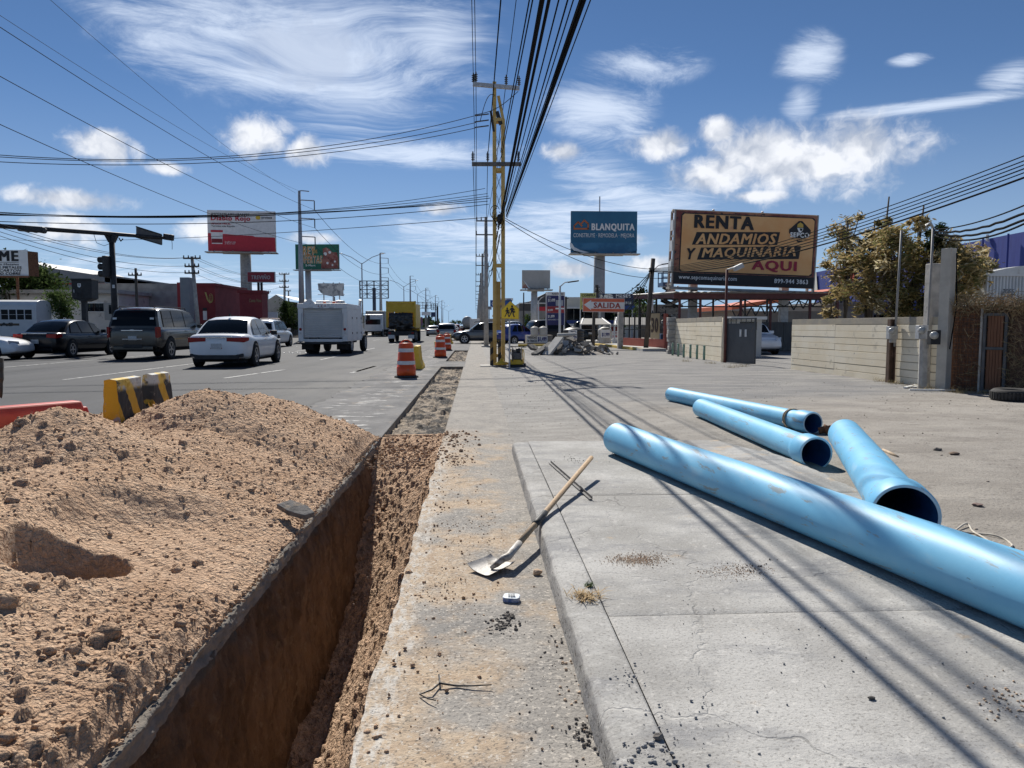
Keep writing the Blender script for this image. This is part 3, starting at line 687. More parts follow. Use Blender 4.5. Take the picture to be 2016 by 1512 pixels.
# ------------------------------------------------------------------ shovel leaning on the kerb
def shovel():
    B = G(1000, 1096, .085); K = G(1064, 1020, .142); d = (K-B).normalized()
    best = min((abs(proj(K+d*t)[0]-1164), t) for t in np.linspace(.3, 1.6, 200))[1]; T = K+d*best
    o = thing('shovel', 'square mouthed shovel leaning on the kerb with wooden handle', 'shovel', G(968, 1130, .006))
    m_blade = mat('worn_steel', (.40, .375, .34), (.55, .52, .48), 9, .55, .1, bump=.3, bscale=40, spots=[((.17, .14, .11), 8, .55, .66)])
    A, F, Rr, T_ = G(920, 1114, .034), G(967, 1136, .020), G(1015, 1112, .030), G(966, 1098, .036)
    vs, fs = ngrid(A, F, Rr, T_, 14, lambda u, v: .016*(abs(2*u-1)**4)+.010*(max(0, 2*v-1)**4)-.008*(1-(2*u-1)**2))
    k = len(vs); bot = [v-Vector((0, 0, .004)) for v in vs]
    ob = MB().add(vs, fs).add(bot, [f[::-1] for f in fs]).build('blade', m_blade, o, True, fix=False)
    heel = A.lerp(T_, .5).lerp(F.lerp(Rr, .5), .72)+Vector((0, 0, .012))
    S1 = B+d*.10
    pts = [F.lerp(T_, .45)+Vector((0, 0, .0)), heel+Vector((0, 0, .01)), B.lerp(heel, .45)+Vector((0, 0, .012)), B, B+d*.12, S1+d*.10]
    MB().path(pts, [.010, .017, .021, .022, .021, .0205], 12).build('socket', m_blade, o, True)
    MB().path([S1+d*.08, K, T], [.0185, .0185, .0185], 14).build('handle', m_wood, o, True)
    MB().path([K-d*.13, K-d*.06, K+d*.02, K+d*.10], [.0215, .0225, .022, .0215], 14).build('tape_wrap', mat('black_tape', (.015, .015, .016), (.03, .03, .03), 12, .6), o, True)
shovel()
# angle bar
a_, b_ = G(1082, 911, .128), G(1163, 983, .128); o = thing('metal_bar', 'thin dark metal bar lying on the slab behind the shovel', 'bar', a_)
dd = (b_-a_).normalized(); sd = Vector((-dd.y, dd.x, 0))
MB().beam(a_, b_, .020, .005).build('flange', mat('bar_steel', (.06, .06, .065), (.12, .115, .11), 12, .5, .5), o)
MB().beam(a_+sd*.011+Vector((0, 0, .010)), b_+sd*.011+Vector((0, 0, .010)), .004, .022).build('flange', MATS['bar_steel'], o)
# small tin
c0 = G(1007, 1181, .012); o = thing('tin_lid', 'small white rounded tin lying in the gutter', 'tin', c0)
def rrect(w, h, r_, n=5):
    out = []
    for cx, cy, a0 in ((w/2-r_, h/2-r_, 0), (-w/2+r_, h/2-r_, 90), (-w/2+r_, -h/2+r_, 180), (w/2-r_, -h/2+r_, 270)):
        for k in range(n+1): a = R(a0+90*k/n); out.append((cx+r_*math.cos(a), cy+r_*math.sin(a)))
    return out
Mt = Matrix.Translation(c0) @ Matrix.Rotation(R(-12), 4, 'Z') @ Matrix.Rotation(R(4), 4, 'X')
MB().prism(rrect(.083, .062, .020), 0, .018, 'z', Mt).build('body', mat('tin_blue', (.05, .12, .35), (.35, .4, .5), 30, .35), o)
MB().prism(rrect(.079, .058, .018), .0185, .021, 'z', Mt).build('lid', mat('tin_white', (.70, .76, .80), (.62, .70, .76), 9, .3), o)
text('AQN', -.017, -.011, .017, .006, m_black, Mt @ Matrix.Translation((0, 0, .0222)) @ Matrix.Rotation(R(-90), 4, 'X'), o, bold=.02, lift=.0)
# twig
tw = thing('dry_twig', 'thin black forked twig lying in the dusty gutter', 'twig', G(866, 1345, .01))
def gp(l, z=.016): return [G(x, y, z+.006*math.sin(i*2.1)) for i, (x, y) in enumerate(l)]
MB().path(gp([(864, 1328), (866, 1345), (900, 1350), (930, 1350), (968, 1348)]), [.003, .0045, .004, .003, .002], 5).build('stem', m_black, tw, True)
MB().path(gp([(866, 1345), (850, 1358), (826, 1367), (842, 1375), (858, 1379)]), [.004, .0035, .003, .003, .002], 5).build('branch', m_black, tw, True)
# dry grass and weed in the slab joint
def tuft(name, label, c, n, h, spread, col, col2, seed, flatness=.5):
    rs = random.Random(seed); o = thing(name, label, 'grass', c); mb = MB()
    for _ in range(n):
        a = rs.uniform(0, 6.28); L = h*rs.uniform(.5, 1.1); el = rs.uniform(.15, 1.2)*(1-flatness)+.1; p = c+Vector((rs.gauss(0, spread*.3), rs.gauss(0, spread*.3), 0))
        d = Vector((math.cos(a)*math.cos(el), math.sin(a)*math.cos(el), math.sin(el))); s_ = Vector((-math.sin(a), math.cos(a), 0))*.0018*rs.uniform(.7, 1.6)
        m1 = p+d*L*.5+Vector((0, 0, L*.12)); e = p+d*L
        mb.add([p-s_, p+s_, m1+s_*.8, m1-s_*.8, e], [(0, 1, 2, 3), (3, 2, 4)])
    mb.build('blades', mat(name+'_blades', col, col2, 30, .9), o, fix=False); return o
tuft('dry_grass_tuft', 'dry straw coloured grass tuft growing from the slab joint', G(1152, 1176, .12), 130, .085, .10, (.36, .24, .11), (.52, .38, .2), 4, .75)
tuft('green_weed', 'tiny green weed in the slab joint beside dry grass', G(1160, 1156, .12), 50, .035, .02, (.06, .10, .03), (.10, .14, .05), 5, .2)
# white cord in the dirt
wc = GL(1935, 1062); o = thing('cord_tangle', 'tangled white cord lying on the dirt behind the nearest pipe', 'cord', wc)
L_ = [(1880, 1048), (1900, 1036), (1908, 1036), (1914, 1050), (1935, 1064), (1960, 1080), (1978, 1086), (1993, 1083), (1992, 1075), (1980, 1065), (1958, 1060), (1930, 1054), (1905, 1052), (1882, 1052)]
pts = [GL(*p)+Vector((0, 0, .01+.012*(i % 3 == 1))) for i, p in enumerate(L_)]
def smooth(pts, n=2):
    for _ in range(n):
        q = [pts[0]]
        for i in range(len(pts)-1): q += [pts[i].lerp(pts[i+1], .25), pts[i].lerp(pts[i+1], .75)]
        pts = q+[pts[-1]]
    return pts
MB().path(smooth(pts), .006, 6).build('strand', mat('cord_white', (.62, .58, .50), (.5, .45, .38), 20, .8), o, True)
pts = [GL(*p)+Vector((0, 0, .012)) for p in ((1905, 1060), (1930, 1066), (1960, 1074), (1990, 1092))]
MB().path(smooth(pts), .005, 6).build('strand', MATS['cord_white'], o, True)
# single stones in the lot
m_stone = mat('dark_stone', (.10, .09, .08), (.2, .18, .16), 12, .9, bump=.6, bscale=50); m_tanstone = mat('tan_stone', (.46, .33, .23), (.56, .43, .31), 12, .95, bump=.6, bscale=50)
def stone(px, py, r_, label, m, z=None, seed=0, flat=1):
    p = GL(px, py) if z is None else G(px, py, z); co, fa = ROCK2[seed % 7]
    me_v = [(p.x+c[0]*r_, p.y+c[1]*r_, p.z+c[2]*r_*.8*flat+r_*.4) for c in co]
    o = MB().add(me_v, [tuple(f) for f in fa]).build('stone', m, None, False); tag(o, label, 'stone', 'single stones on the ground')
stone(1845, 888, .045, 'dark round stone in the lot right of the pipe mouths', m_stone, seed=1)
stone(1878, 896, .048, 'brown stone beside the dark round stone in the lot', mat('brown_stone', (.16, .11, .08), (.25, .18, .13), 10, .9), seed=2, flat=.7)
stone(1926, 998, .042, 'flat reddish stone in the lot above the white cord', mat('red_stone', (.17, .11, .09), (.23, .16, .14), 10, .9), seed=3, flat=.6)
stone(1057, 1131, .032, 'tan clod against the kerb beside the shovel blade', m_tanstone, .006, 4)
stone(1716, 1377, .013, 'dark pebble alone on the near slab', m_stone, .12, 5)
stone(1297, 1455, .02, 'dark pebble near the kerb corner on the slab', m_stone, .12, 6)
o = thing('pale_stick', 'pale broken stick lying beside the scuffed pipe', 'stick', GL(1755, 897))
MB().path([GL(1738, 888)+Vector((0, 0, .015)), GL(1755, 897)+Vector((0, 0, .02)), GL(1768, 902)+Vector((0, 0, .012))], [.012, .016, .01], 7).build('wood', mat('stick', (.42, .32, .22), (.55, .44, .32), 15, .9), o, True)
# asphalt slab piece stuck in the heap
def chunk(name, px, py, z, pts, th, rot, m, label, cat):
    c = G(px, py, z); M = Matrix.Translation(c) @ Euler(rot).to_matrix().to_4x4(); o = MB().prism(pts, -th/2, th/2, 'z', M).build(name, m, None, bevel=th*.12); return tag(o, label, cat)
m_chunk = mat('asphalt_chunk', (.10, .095, .09), (.20, .19, .18), 12, .95, bump=.9, bscale=50, spots=[((.36, .28, .2), 6, .55, .65)])
chunk('asphalt_chunk', 585, 1003, .13, [(-.13, -.05), (-.02, -.07), (.10, -.05), (.13, .02), (.03, .06), (-.10, .05)], .035, (R(12), R(14), R(-25)), m_chunk, 'broken asphalt plate lying at the trench edge of the heap', 'asphalt chunk')
# crumbs of asphalt, gravel and tan chips as loose scatter
def crumbs():
    rs = np.random.RandomState(4); dark, grey, tanl = [], [], []
    def blobs(lst, px, py, n, sx, sy, r0, r1, z):
        for _ in range(n):
            p = G(px+rs.normal(0, sx), py+rs.normal(0, sy), z); r_ = r0+(r1-r0)*rs.rand()**2; lst.append((p.x, p.y, z+r_*.3, r_))
    blobs(dark, 985, 1232, 130, 14, 8, .002, .012, .006); blobs(dark, 1002, 1216, 60, 7, 4, .003, .014, .006); blobs(dark, 875, 1152, 40, 18, 4, .001, .005, .006); blobs(dark, 950, 1212, 30, 10, 4, .001, .004, .006)
    blobs(dark, 1130, 905, 40, 14, 5, .002, .007, .12); blobs(dark, 1215, 898, 24, 14, 4, .002, .007, .12); blobs(dark, 1480, 1120, 30, 26, 8, .002, .007, .12)
    blobs(dark, 1120, 1310, 40, 22, 60, .002, .009, .006); blobs(dark, 1150, 1440, 60, 16, 30, .003, .011, .006); blobs(dark, 1060, 1330, 60, 50, 60, .002, .007, .006)
    blobs(grey, 1330, 1440, 110, 70, 40, .001, .007, .12); blobs(grey, 1275, 1490, 50, 40, 18, .002, .011, .12); blobs(grey, 1235, 1330, 40, 20, 12, .002, .008, .12); blobs(grey, 1600, 1300, 60, 220, 90, .002, .006, .12)
    blobs(dark, 1500, 1200, 40, 240, 120, .001, .005, .12)
    blobs(tanl, 1255, 1102, 1500, 27, 6, .0008, .0045, .12); blobs(tanl, 1452, 1124, 800, 34, 8, .0008, .004, .12); blobs(tanl, 1980, 1380, 120, 40, 22, .001, .008, .12)
    blobs(tanl, 860, 1180, 500, 60, 70, .001, .006, .006); blobs(tanl, 1140, 1300, 120, 25, 80, .002, .010, .006); blobs(tanl, 940, 1040, 200, 40, 20, .001, .008, .006); blobs(tanl, 900, 905, 130, 16, 7, .002, .018, .006)
    for l, nm, m, lab in ((dark, 'asphalt_crumbs', m_stone, 'black asphalt crumbs scattered over gutter and slab'), (grey, 'loose_gravel', mat('gravel_grey', (.26, .26, .26), (.4, .39, .38), 30, .95), 'grey gravel scattered on the near slab corner'), (tanl, 'tan_chips', m_tanstone, 'tan dirt chips spilt on gutter and slab')):
        V, F = scatter(ROCK1, l, 12); st(np_mesh(nm, V, F, m), lab, 'stuff')
    # grit over the lot
    it = []
    for _ in range(2600):
        x = rs.uniform(1.5, 9); y = 2.5+14*rs.rand()**1.3
        if x < 3.1 and y < 8: continue
        r_ = .003+.014*rs.rand()**3.5; it.append((x, y, lz(x, y)+r_*.2, r_))
    for _ in range(700):
        x = rs.normal(1.3, .8); y = rs.uniform(8.2, 20)
        if x < -.3: continue
        r_ = .003+.012*rs.rand()**3; it.append((x, y, lz(x, y)+r_*.3, r_))
    V, F = scatter(ROCK1, it, 13); st(np_mesh('lot_grit', V, F, mat('lot_grit', (.2, .17, .14), (.42, .36, .3), 3, .95)), 'fine grit strewn across the dusty lot', 'stuff')
crumbs()
# ------------------------------------------------------------------ barriers and drums
def jersey(name, label, c, ang, L, Hh, wt, wb, mats, notch=None):
    """concrete safety barrier along local y"""
    o = thing(name, label, 'barrier', c, 'concrete safety barriers'); prof = [(-wb/2, 0), (wb/2, 0), (wb/2, Hh*.10), (wt/2+.045, Hh*.36), (wt/2, Hh), (-wt/2, Hh), (-wt/2-.045, Hh*.36), (-wb/2, Hh*.10)]
    M = Matrix.Translation(c) @ Matrix.Rotation(ang, 4, 'Z')
    mb = MB()
    # subdivided loft so the edges can be worn
    ny = int(L/.04)+1; ring = []
    n = len(prof); fine = []
    for i in range(n):
        a, b_ = prof[i], prof[(i+1) % n]; k = max(1, int(math.hypot(a[0]-b_[0], a[1]-b_[1])/.05))
        for j in range(k): fine.append((a[0]+(b_[0]-a[0])*j/k, a[1]+(b_[1]-a[1])*j/k))
    rs = random.Random(5); m_ = len(fine)
    vs = []
    for i in range(ny+1):
        y = -L/2+L*i/ny
        for (x, z) in fine:
            zz = z
            if notch and notch[0] < y < notch[1] and z > notch[2]: zz = notch[2]+.03*math.sin(y*60)+rs.uniform(-.02, .02)+.25*(z-notch[2])*0
            e = .006 if 0 < z else 0
            vs.append(M @ Vector((x*(1 if zz == z else 1.0)+rs.uniform(-e, e), y+rs.uniform(-e, e), zz-(.012 if (z > Hh*.97 and abs(abs(x)-wt/2) < .01) else 0))))
    fs = []
    for i in range(ny):
        for k in range(m_): fs.append((i*m_+k, i*m_+(k+1) % m_, (i+1)*m_+(k+1) % m_, (i+1)*m_+k))
    mb.add(vs, fs); mb.m(1).add(vs[:m_], [tuple(range(m_-1, -1, -1))]).add(vs[-m_:], [tuple(range(m_))])
    mb.build('body', mats, o); return o
def f_str(b, v):
    x, y, z = b.sep(v)
    t = b.math('FRACT', b.math('MULTIPLY', b.math('ADD', b.math('ADD', y, b.math('MULTIPLY', z, .55)), b.math('MULTIPLY', b.math('POWER', b.math('SUBTRACT', .85, z), 2.0), .25)), 2.9))
    s_ = b.step(t, .40, .44)
    wear = b.step(b.noise(v, 7, 6, .7), .60, .67)
    c = b.mix(s_, b.mix(b.noise(v, 4, 4), (.50, .29, .03), (.60, .38, .06)), (.045, .047, .05))
    top = b.math('MULTIPLY', b.step(z, .74, .79), b.step(b.noise(v, 11, 5, .7), .35, .5)); c = b.mix(top, c, b.mix(b.step(b.noise(v, 6, 4), .45, .55), (.70, .50, .12), (.55, .55, .52)))
    return b.mix(wear, c, (.24, .23, .22)), b.noise(v, 40, 5, .7)
m_stripe = surf_mat('barrier_stripes', f_str, .75, .5)
def f_end(b, v):
    x, y, z = b.sep(v); n = b.noise(v, 6, 6, .7)
    c = b.mix(b.noise(v, 3, 4), (.62, .36, .02), (.72, .46, .05)); return b.mix(b.step(b.math('SUBTRACT', n, b.math('MULTIPLY', z, .28)), .40, .46), c, (.40, .40, .40)), b.noise(v, 40, 5, .7)
m_end = surf_mat('barrier_end', f_end, .8, .6)
jersey('striped_barrier', 'chipped concrete barrier with yellow and black stripes behind the heap', Vector((-3.31, 7.45, 0)), R(-.5), 1.16, .87, .10, .23, [m_stripe, m_end], (-.10, .18, .56))
jersey('yellow_barrier', 'yellow concrete barrier standing behind the nearest orange drum', G(826, 727, .008)+Vector((-.12, .6, 0)), 0, 1.2, .72, .16, .42, [m_yelsafe, m_yelsafe])
jersey('yellow_barrier', 'small yellow concrete barrier behind the white crossover', Vector((-1.95, 57, .008)), 0, 1.2, .72, .16, .5, [m_yelsafe, m_yelsafe])
# red water-filled barrier
def red_barrier():
    E = P(158, 788, 6.25); dirv = Vector((-.60, -.80, 0)).normalized(); o = thing('plastic_barrier', 'red plastic water barrier half buried by the heap', 'barrier', Vector((E.x, E.y, 0)))
    Hh = E.z; s_ = Vector((-dirv.y, dirv.x, 0)); M = Matrix((s_, dirv, Vector((0, 0, 1)))).transposed().to_4x4(); M.translation = (E.x, E.y, 0)
    prof = [(-.26, 0), (.26, 0), (.24, .2), (.13, .34), (.105, Hh-.05), (.07, Hh), (-.07, Hh), (-.105, Hh-.05), (-.13, .34), (-.24, .2)]
    MB().prism(prof, .02, 1.9, 'y', M).build('shell', m_red, o, bevel=.015)
    MB().prism([(x*.8, z*.93) for x, z in prof], -.03, .015, 'y', M).build('end_lug', m_red, o, bevel=.01)
    for k in range(3): MB().box(M @ Vector((.108, .4+.5*k, .52)), (.02, .3, .22), M=M.to_3x3().to_4x4()).build('recess_panel', m_red, o, bevel=.006)
red_barrier()
def drum(label, p, h=.95):
    o = thing('traffic_drum', label, 'drum', p, 'orange traffic drums along the lane edge'); s_ = h/.95; T = Matrix.Translation(p) @ Matrix.Scale(s_, 4)
    secs = [(.245, .055), (.245, .27), (.232, .275), (.225, .46), (.215, .465), (.208, .62), (.197, .625), (.19, .84), (.16, .885), (.05, .895)]
    MB().lathe([(.0, .05)]+secs, 32, T, False).build('body', m_orange, o, True)
    MB().lathe([(.31, 0), (.31, .03), (.26, .06), (.24, .06)], 32, T).build('base_ring', m_rubber, o, True)
    for z0, z1, r_ in ((.335, .43, .2335), (.655, .75, .1985)): MB().lathe([(r_+.0005, z0), (r_-.004, z1)], 32, T, False).build('band', m_reflwhite, o, True)
    pts = [T @ Vector((.12*math.cos(a), 0, .885+.075*math.sin(a))) for a in np.linspace(0, math.pi, 12)]; MB().path(pts, .018*s_, 8).build('handle', m_orange, o, True)
drum('nearest orange and white traffic drum at the edge of the lane', G(800, 743, .006), .97)
drum('second orange and white drum, beside the cut strip', G(867, 704, .006), .97)
drum('third orange drum, just behind the second one', G(880, 690, .006), .95)
drum('farthest small orange drum beyond the crossover bonnet', Vector((-1.5, 76, 0)), .95)
MB().lathe([(.16, 0), (.19, .36), (.17, .38)], 20, Matrix.Translation((-2.35, 46, .01))).build('yellow_bucket', m_yelsafe, None, True)
tag(bpy.data.objects['yellow_bucket'], 'small yellow bucket behind the second drum', 'bucket')
# black torn plastic hanging at the left edge
o = thing('plastic_bag', 'black torn plastic bag snagged at the far left edge', 'bag', G(-6, 800, 0))
mb = MB(); rs = random.Random(3); c = P(-6, 742, 6.6)
ring = []
for i in range(9):
    t = i/8; w_ = .055*(1-.75*t)*(1+.3*rs.random()); ring.append([c+Vector((math.cos(a)*w_+.02*t, math.sin(a)*w_, .16-.34*t+rs.uniform(-.012, .012))) for a in np.linspace(0, 2*math.pi, 9)[:-1]])
for i in range(8):
    for k in range(8): mb.quad(ring[i][k], ring[i][(k+1) % 8], ring[i+1][(k+1) % 8], ring[i+1][k])
mb.tube((c.x-.09, c.y, 0), (c.x-.09, c.y, c.z+.2), .012)
mb.build('film', mat('bag_film', (.012, .012, .013), (.03, .03, .03), 8, .3), o)

# ------------------------------------------------------------------ lattice pole and the line of poles
PY = 25.2
def lattice_pole():
    base = P(981, 719, PY); base.z = .0; o = thing('lattice_pole', 'yellow steel lattice power pole standing at the pavement edge', 'power pole', base)
    xl, xr = P(974, 600, PY).x, P(990.5, 600, PY).x; ztop = P(977, 164, PY).z; zk = P(991, 237, PY).z
    for dy in (-.13, .13):
        MB().b2((xl-.06, PY+dy-.055, 0), (xl+.06, PY+dy+.045, ztop if dy < 0 else zk)).build('leg', m_yel, o)
        MB().b2((xr-.06, PY+dy-.055, 0), (xr+.06, PY+dy+.045, zk)).build('leg', m_yel, o)
    MB().beam((xr, PY-.13, zk), (xl+.13, PY-.13, ztop-.45), .09).build('bent_leg', m_yel, o)
    z = 1.5; k = 0; stepz = .62
    mbx = []
    while z < zk-.5:
        for dy in (-.15, .15):
            MB().beam((xl+.03, PY+dy, z), (xr-.03, PY+dy, z+stepz), .018, .008).build('lacing_bar', m_blackmetal, o)
            MB().beam((xr-.03, PY+dy, z), (xl+.03, PY+dy, z+stepz), .018, .008).build('lacing_bar', m_blackmetal, o)
        z += stepz
    for py in (700, 598, 523, 431, 336, 238):
        zz = P(981, py, PY).z; MB().b2((xl+.061, PY-.19, zz-.05), (xr-.061, PY+.19, zz+.05)).build('batten', m_yel, o)
    z0, z1 = P(981, 650, PY).z, P(981, 555, PY).z
    MB().b2((xl+.061, PY-.22, z0), (xr-.09, PY-.16, z1)).build('cover_plate', mat('plate_brown', (.36, .22, .05), (.44, .28, .08), 3, .6), o)
    for py, x0, x1 in ((174, 931, 1022), (326, 929, 1025)):
        zz = P(980, py, PY).z; MB().beam(P(x0, py-4 if py < 200 else py, PY)-Vector((0, .22, 0)), P(x1, py+4 if py < 200 else py, PY)-Vector((0, .22, 0)), .10, .12).build('crossarm', m_steel if py < 200 else mat('arm_grey', (.10, .10, .10), (.17, .16, .15), 6, .7), o)
    m_ins2 = m_insul
    for px, py in ((932, 168), (937, 166), (996, 172), (1021, 174), (931, 321), (960, 321), (1020, 321)):
        b_ = P(px, py, PY)-Vector((0, .22, 0)); prof = [(.02, 0)]
        for k in range(4): prof += [(.025, .06*k+.04), (.065, .06*k+.06), (.025, .06*k+.085)]
        MB().lathe(prof+[(.02, .33)], 10, Matrix.Translation(b_)).build('insulator', m_ins2, o, True)
    # strain insulators to the left, jumper loops, brackets
    for py in (228, 240, 251):
        MB().path([P(962, py-2, PY)-Vector((0, .1, 0)), P(935, py, PY-.2)], .022, 6).build('strain_insulator', m_insul, o)
    for a, b_, dip in (((935, 226), (1020, 180), 0.55), ((945, 240), (975, 188), .35)):
        p, q = P(*a, PY-.3), P(*b_, PY-.3); pts = [p.lerp(q, t)+Vector((0, 0, dip*math.sin(t*math.pi)*(1 if dip < .5 else -.3))) for t in np.linspace(0, 1, 10)]
        MB().path(pts, .012, 5).build('jumper_wire', m_alu, o, True)
    MB().beam(P(966, 222, PY)-Vector((0, .15, 0)), P(972, 262, PY)-Vector((0, .15, 0)), .07, .12).build('bracket', m_blackmetal, o)
    MB().beam(P(978, 222, PY)-Vector((0, .15, 0)), P(986, 248, PY)-Vector((0, .15, 0)), .07, .12).build('bracket', m_blackmetal, o)
    MB().lathe([(.05, 0), (.09, .1), (.07, .3), (.02, .34)], 10, Matrix.Translation(P(983, 432, PY)-Vector((0, .3, .2)))).build('splice_case', m_black, o, True)
    for i in range(5):
        c = P(974+i*3, 420+6*i, PY)-Vector((0, .28, 0)); MB().path([c+Vector((.16*math.cos(a)*(1-.1*i), 0, .22*math.sin(a))) for a in np.linspace(.4+i, 5.6+i, 12)], .011, 5).build('cable_coil', m_wire, o, True)
    def f(b, v):
        x, y, z = b.sep(v); t = b.math('FRACT', b.math('MULTIPLY', b.math('ADD', z, b.math('MULTIPLY', x, -.9)), 2.4))
        return b.mix(b.step(t, .45, .5), (.28, .19, .07), (.03, .03, .03)), b.noise(v, 20, 3)
    m_h = surf_mat('hazard_board', f, .7, .2)
    for x in (968, 983.5):
        p = P(x, 719, PY-.35); MB().b2((p.x-.055, PY-.36, 0), (p.x+.055, PY-.33, .86)).build('hazard_board', m_h, o)
    MB().lathe([(.26, 0), (.24, .06), (.06, .12), (.05, .2)], 12, Matrix.Translation(P(988, 716, PY-.7)-Vector((0, 0, .03)))).build('float_collar', m_yelsafe, o, True)
    MB().b2((xl-.5, PY-.75, -.02), (xr+.9, PY+.5, .03)).build('footing', m_conc, o)
    return xl, xr
lattice_pole()
# concrete poles receding
def conc_pole(y, label, hh=8.3):
    x = P(957, 560, 48).x+(.02*(y-48)/48); o = thing('concrete_pole', label, 'power pole', (x, y, 0), 'concrete power poles along the avenue')
    MB().tube((x, y, 0), (x, y, hh), .16, .10, 10).build('shaft', m_conc, o, True)
    for dz, w_ in ((.25, .62), (1.12, .66)):
        MB().b2((x-w_, y-.16, hh-dz-.05), (x+w_*.9, y-.10, hh-dz+.03)).build('crossarm', MATS['arm_grey'], o)
        for dx in (-w_+.04, 0 if dz > 1 else -.3, w_*.9-.04): MB().lathe([(.02, 0), (.05, .06), (.02, .1), (.045, .15), (.02, .2)], 6, Matrix.Translation((x+dx, y-.13, hh-dz+.03))).build('insulator', m_insul, o)
    return o
pys = [48, 72, 98, 126, 158, 195, 245, 310]
ords = ['first', 'second', 'third', 'fourth', 'fifth', 'sixth', 'seventh', 'eighth', 'ninth', 'tenth', 'eleventh', 'twelfth', 'thirteenth', 'fourteenth', 'fifteenth', 'sixteenth', 'seventeenth', 'eighteenth']
for i, y in enumerate(pys): conc_pole(y, 'grey concrete power pole, %s in the row behind the yellow lattice pole' % ords[i])
MB().b2((P(957, 684, 48).x-.3, 47.5, 0), (P(957, 684, 48).x+.9, 48.6, .08)).build('pole_footing', m_conc); tag(bpy.data.objects['pole_footing'], 'low concrete footing under the first concrete pole', 'footing')
bpy.data.objects['pole_footing'].name = 'pole_footing'
# ------------------------------------------------------------------ wires
def wire(label, p, q, r_=.012, sag=.3, m=None, n=24, group='overhead wires', extra=None, name='overhead_wire', wig=0, ext=1.0):
    p, q = Vector(p), Vector(q); pts = []
    for i in range(n+1):
        t = i/n*ext; v = p+(q-p)*t-Vector((0, 0, 4*sag*t*(1-t)))
        if wig: v = v+Vector((0, wig*math.sin(t*60), wig*math.cos(t*47)))
        pts.append(v)
    if extra: pts += [Vector(e) for e in extra]
    o = MB().path(pts, r_, 5, False).build(name, m or m_wire, None, True, fix=False); return tag(o, label, 'wire', group)
def over(px, py, x0, r_, label, m=None, sag=.25, n=30):
    """from the lattice pole back over the camera, crossing the top of the picture at x0"""
    a = P(px, py, PY-.22); d = ray(x0, 0); t = (a.z-CAMH-.1)/d.z; b_ = Vector((0, 0, CAMH))+d*t; e = a+(b_-a)*(44/(a-b_).length)
    return wire(label, a, e, r_, sag, m, n)
UP = [(932, 160, 929, .010), (937, 158, 934.6, .010), (960, 312, 984, .013), (996, 162, 1015, .010), (986, 300, 1038, .013), (987, 310, 1044, .013)]
for i, (a, c_, x0, r_) in enumerate(UP): over(a, c_, x0, r_, 'thin black wire from the lattice pole overhead, %s from the left' % ords[i])
over(981, 452, 1058, .025, 'thickest black cable bundle sweeping from the lattice pole overhead'); over(986, 440, 1071, .018, 'second thick cable bundle beside the thickest one overhead')
for i, (a, c_, x0, r_) in enumerate([(1020, 312, 1094, .014), (996, 415, 1106, .010), (996, 417, 1116, .008), (996, 420, 1127, .008), (997, 424, 1131, .018), (997, 427, 1136, .016), (998, 430, 1146, .007)]):
    over(a, c_, x0, r_, 'black wire right of the cable bundles overhead, %s from the left' % ords[i])
# spans on to the next pole and beyond
p2x = P(957, 560, 48).x
for i, (a, c_, dx, dz) in enumerate([(932, 160, -.62, 8.28), (937, 158, -.58, 8.28), (996, 165, .1, 8.28), (931, 312, -.66, 7.4), (960, 312, 0, 7.4), (1020, 312, .58, 7.4)]):
    rest = []
    for k in range(len(pys)-1):
        for t in np.linspace(.1, 1, 8): rest.append((p2x+dx+.0004*(pys[k]+(pys[k+1]-pys[k])*t-48), pys[k]+(pys[k+1]-pys[k])*t-.13, dz-4*.35*t*(1-t)))
    wire('black wire running along the pole row away from camera, %s in order of attachment' % ords[i], P(a, c_, PY-.22), (p2x+dx, 48-.13, dz), .012, .35, None, 16, extra=rest)
for i, (a, c_, dz) in enumerate([(980, 455, 5.2), (984, 462, 4.9), (976, 470, 4.6)]):
    rest = []
    for k in range(len(pys)-1):
        for t in np.linspace(.2, 1, 5): rest.append((p2x+.16+.05*i, pys[k]+(pys[k+1]-pys[k])*t, dz-4*.4*t*(1-t)))
    wire('low thick telephone cable along the pole row, %s from the top' % ords[i], P(a, c_, PY-.22), (p2x+.16+.05*i, 48, dz), .022, .4, None, 14, extra=rest)
# wires crossing the avenue to the left
for i, (a, b_, c_, e, sg) in enumerate([(934, 228, -30, 303, .62), (938, 241, -30, 307, .55), (936, 252, -30, 317, .5)]):
    wire('grey wire crossing high over the avenue, %s from the top' % ords[i], P(a, b_, PY-.2), P(c_, e, 21), .011, sg, m_alu, 40, ext=1.8)
for i, (a, b_, c_, e, sg, r_) in enumerate([(955, 371, -30, 416, .45, .009), (960, 381, -30, 418, .35, .009), (962, 386, -30, 420, .35, .010), (965, 390, -30, 421, .3, .012), (960, 396, -30, 423, .2, .012), (962, 402, -30, 435, .3, .011)]):
    wire('black cable crossing low over the avenue, %s from the top' % ords[i], P(a, b_, PY-.2), P(c_, e, 21), r_, sg, None, 40, ext=1.8)
wire('single thin wire crossing behind the green billboard', P(958, 428, PY), P(-30, 470, 60), .012, .4, m_alu, ext=1.5)
# drop wires from the lattice pole to the dark leaning pole on the right
wire('upper drop wire from lattice pole to leaning wooden pole', P(995, 430, PY), P(1283, 530, 33), .012, .35); wire('lower drop wire from lattice pole to leaning wooden pole', P(995, 434, PY), P(1300, 548, 33), .012, .5)
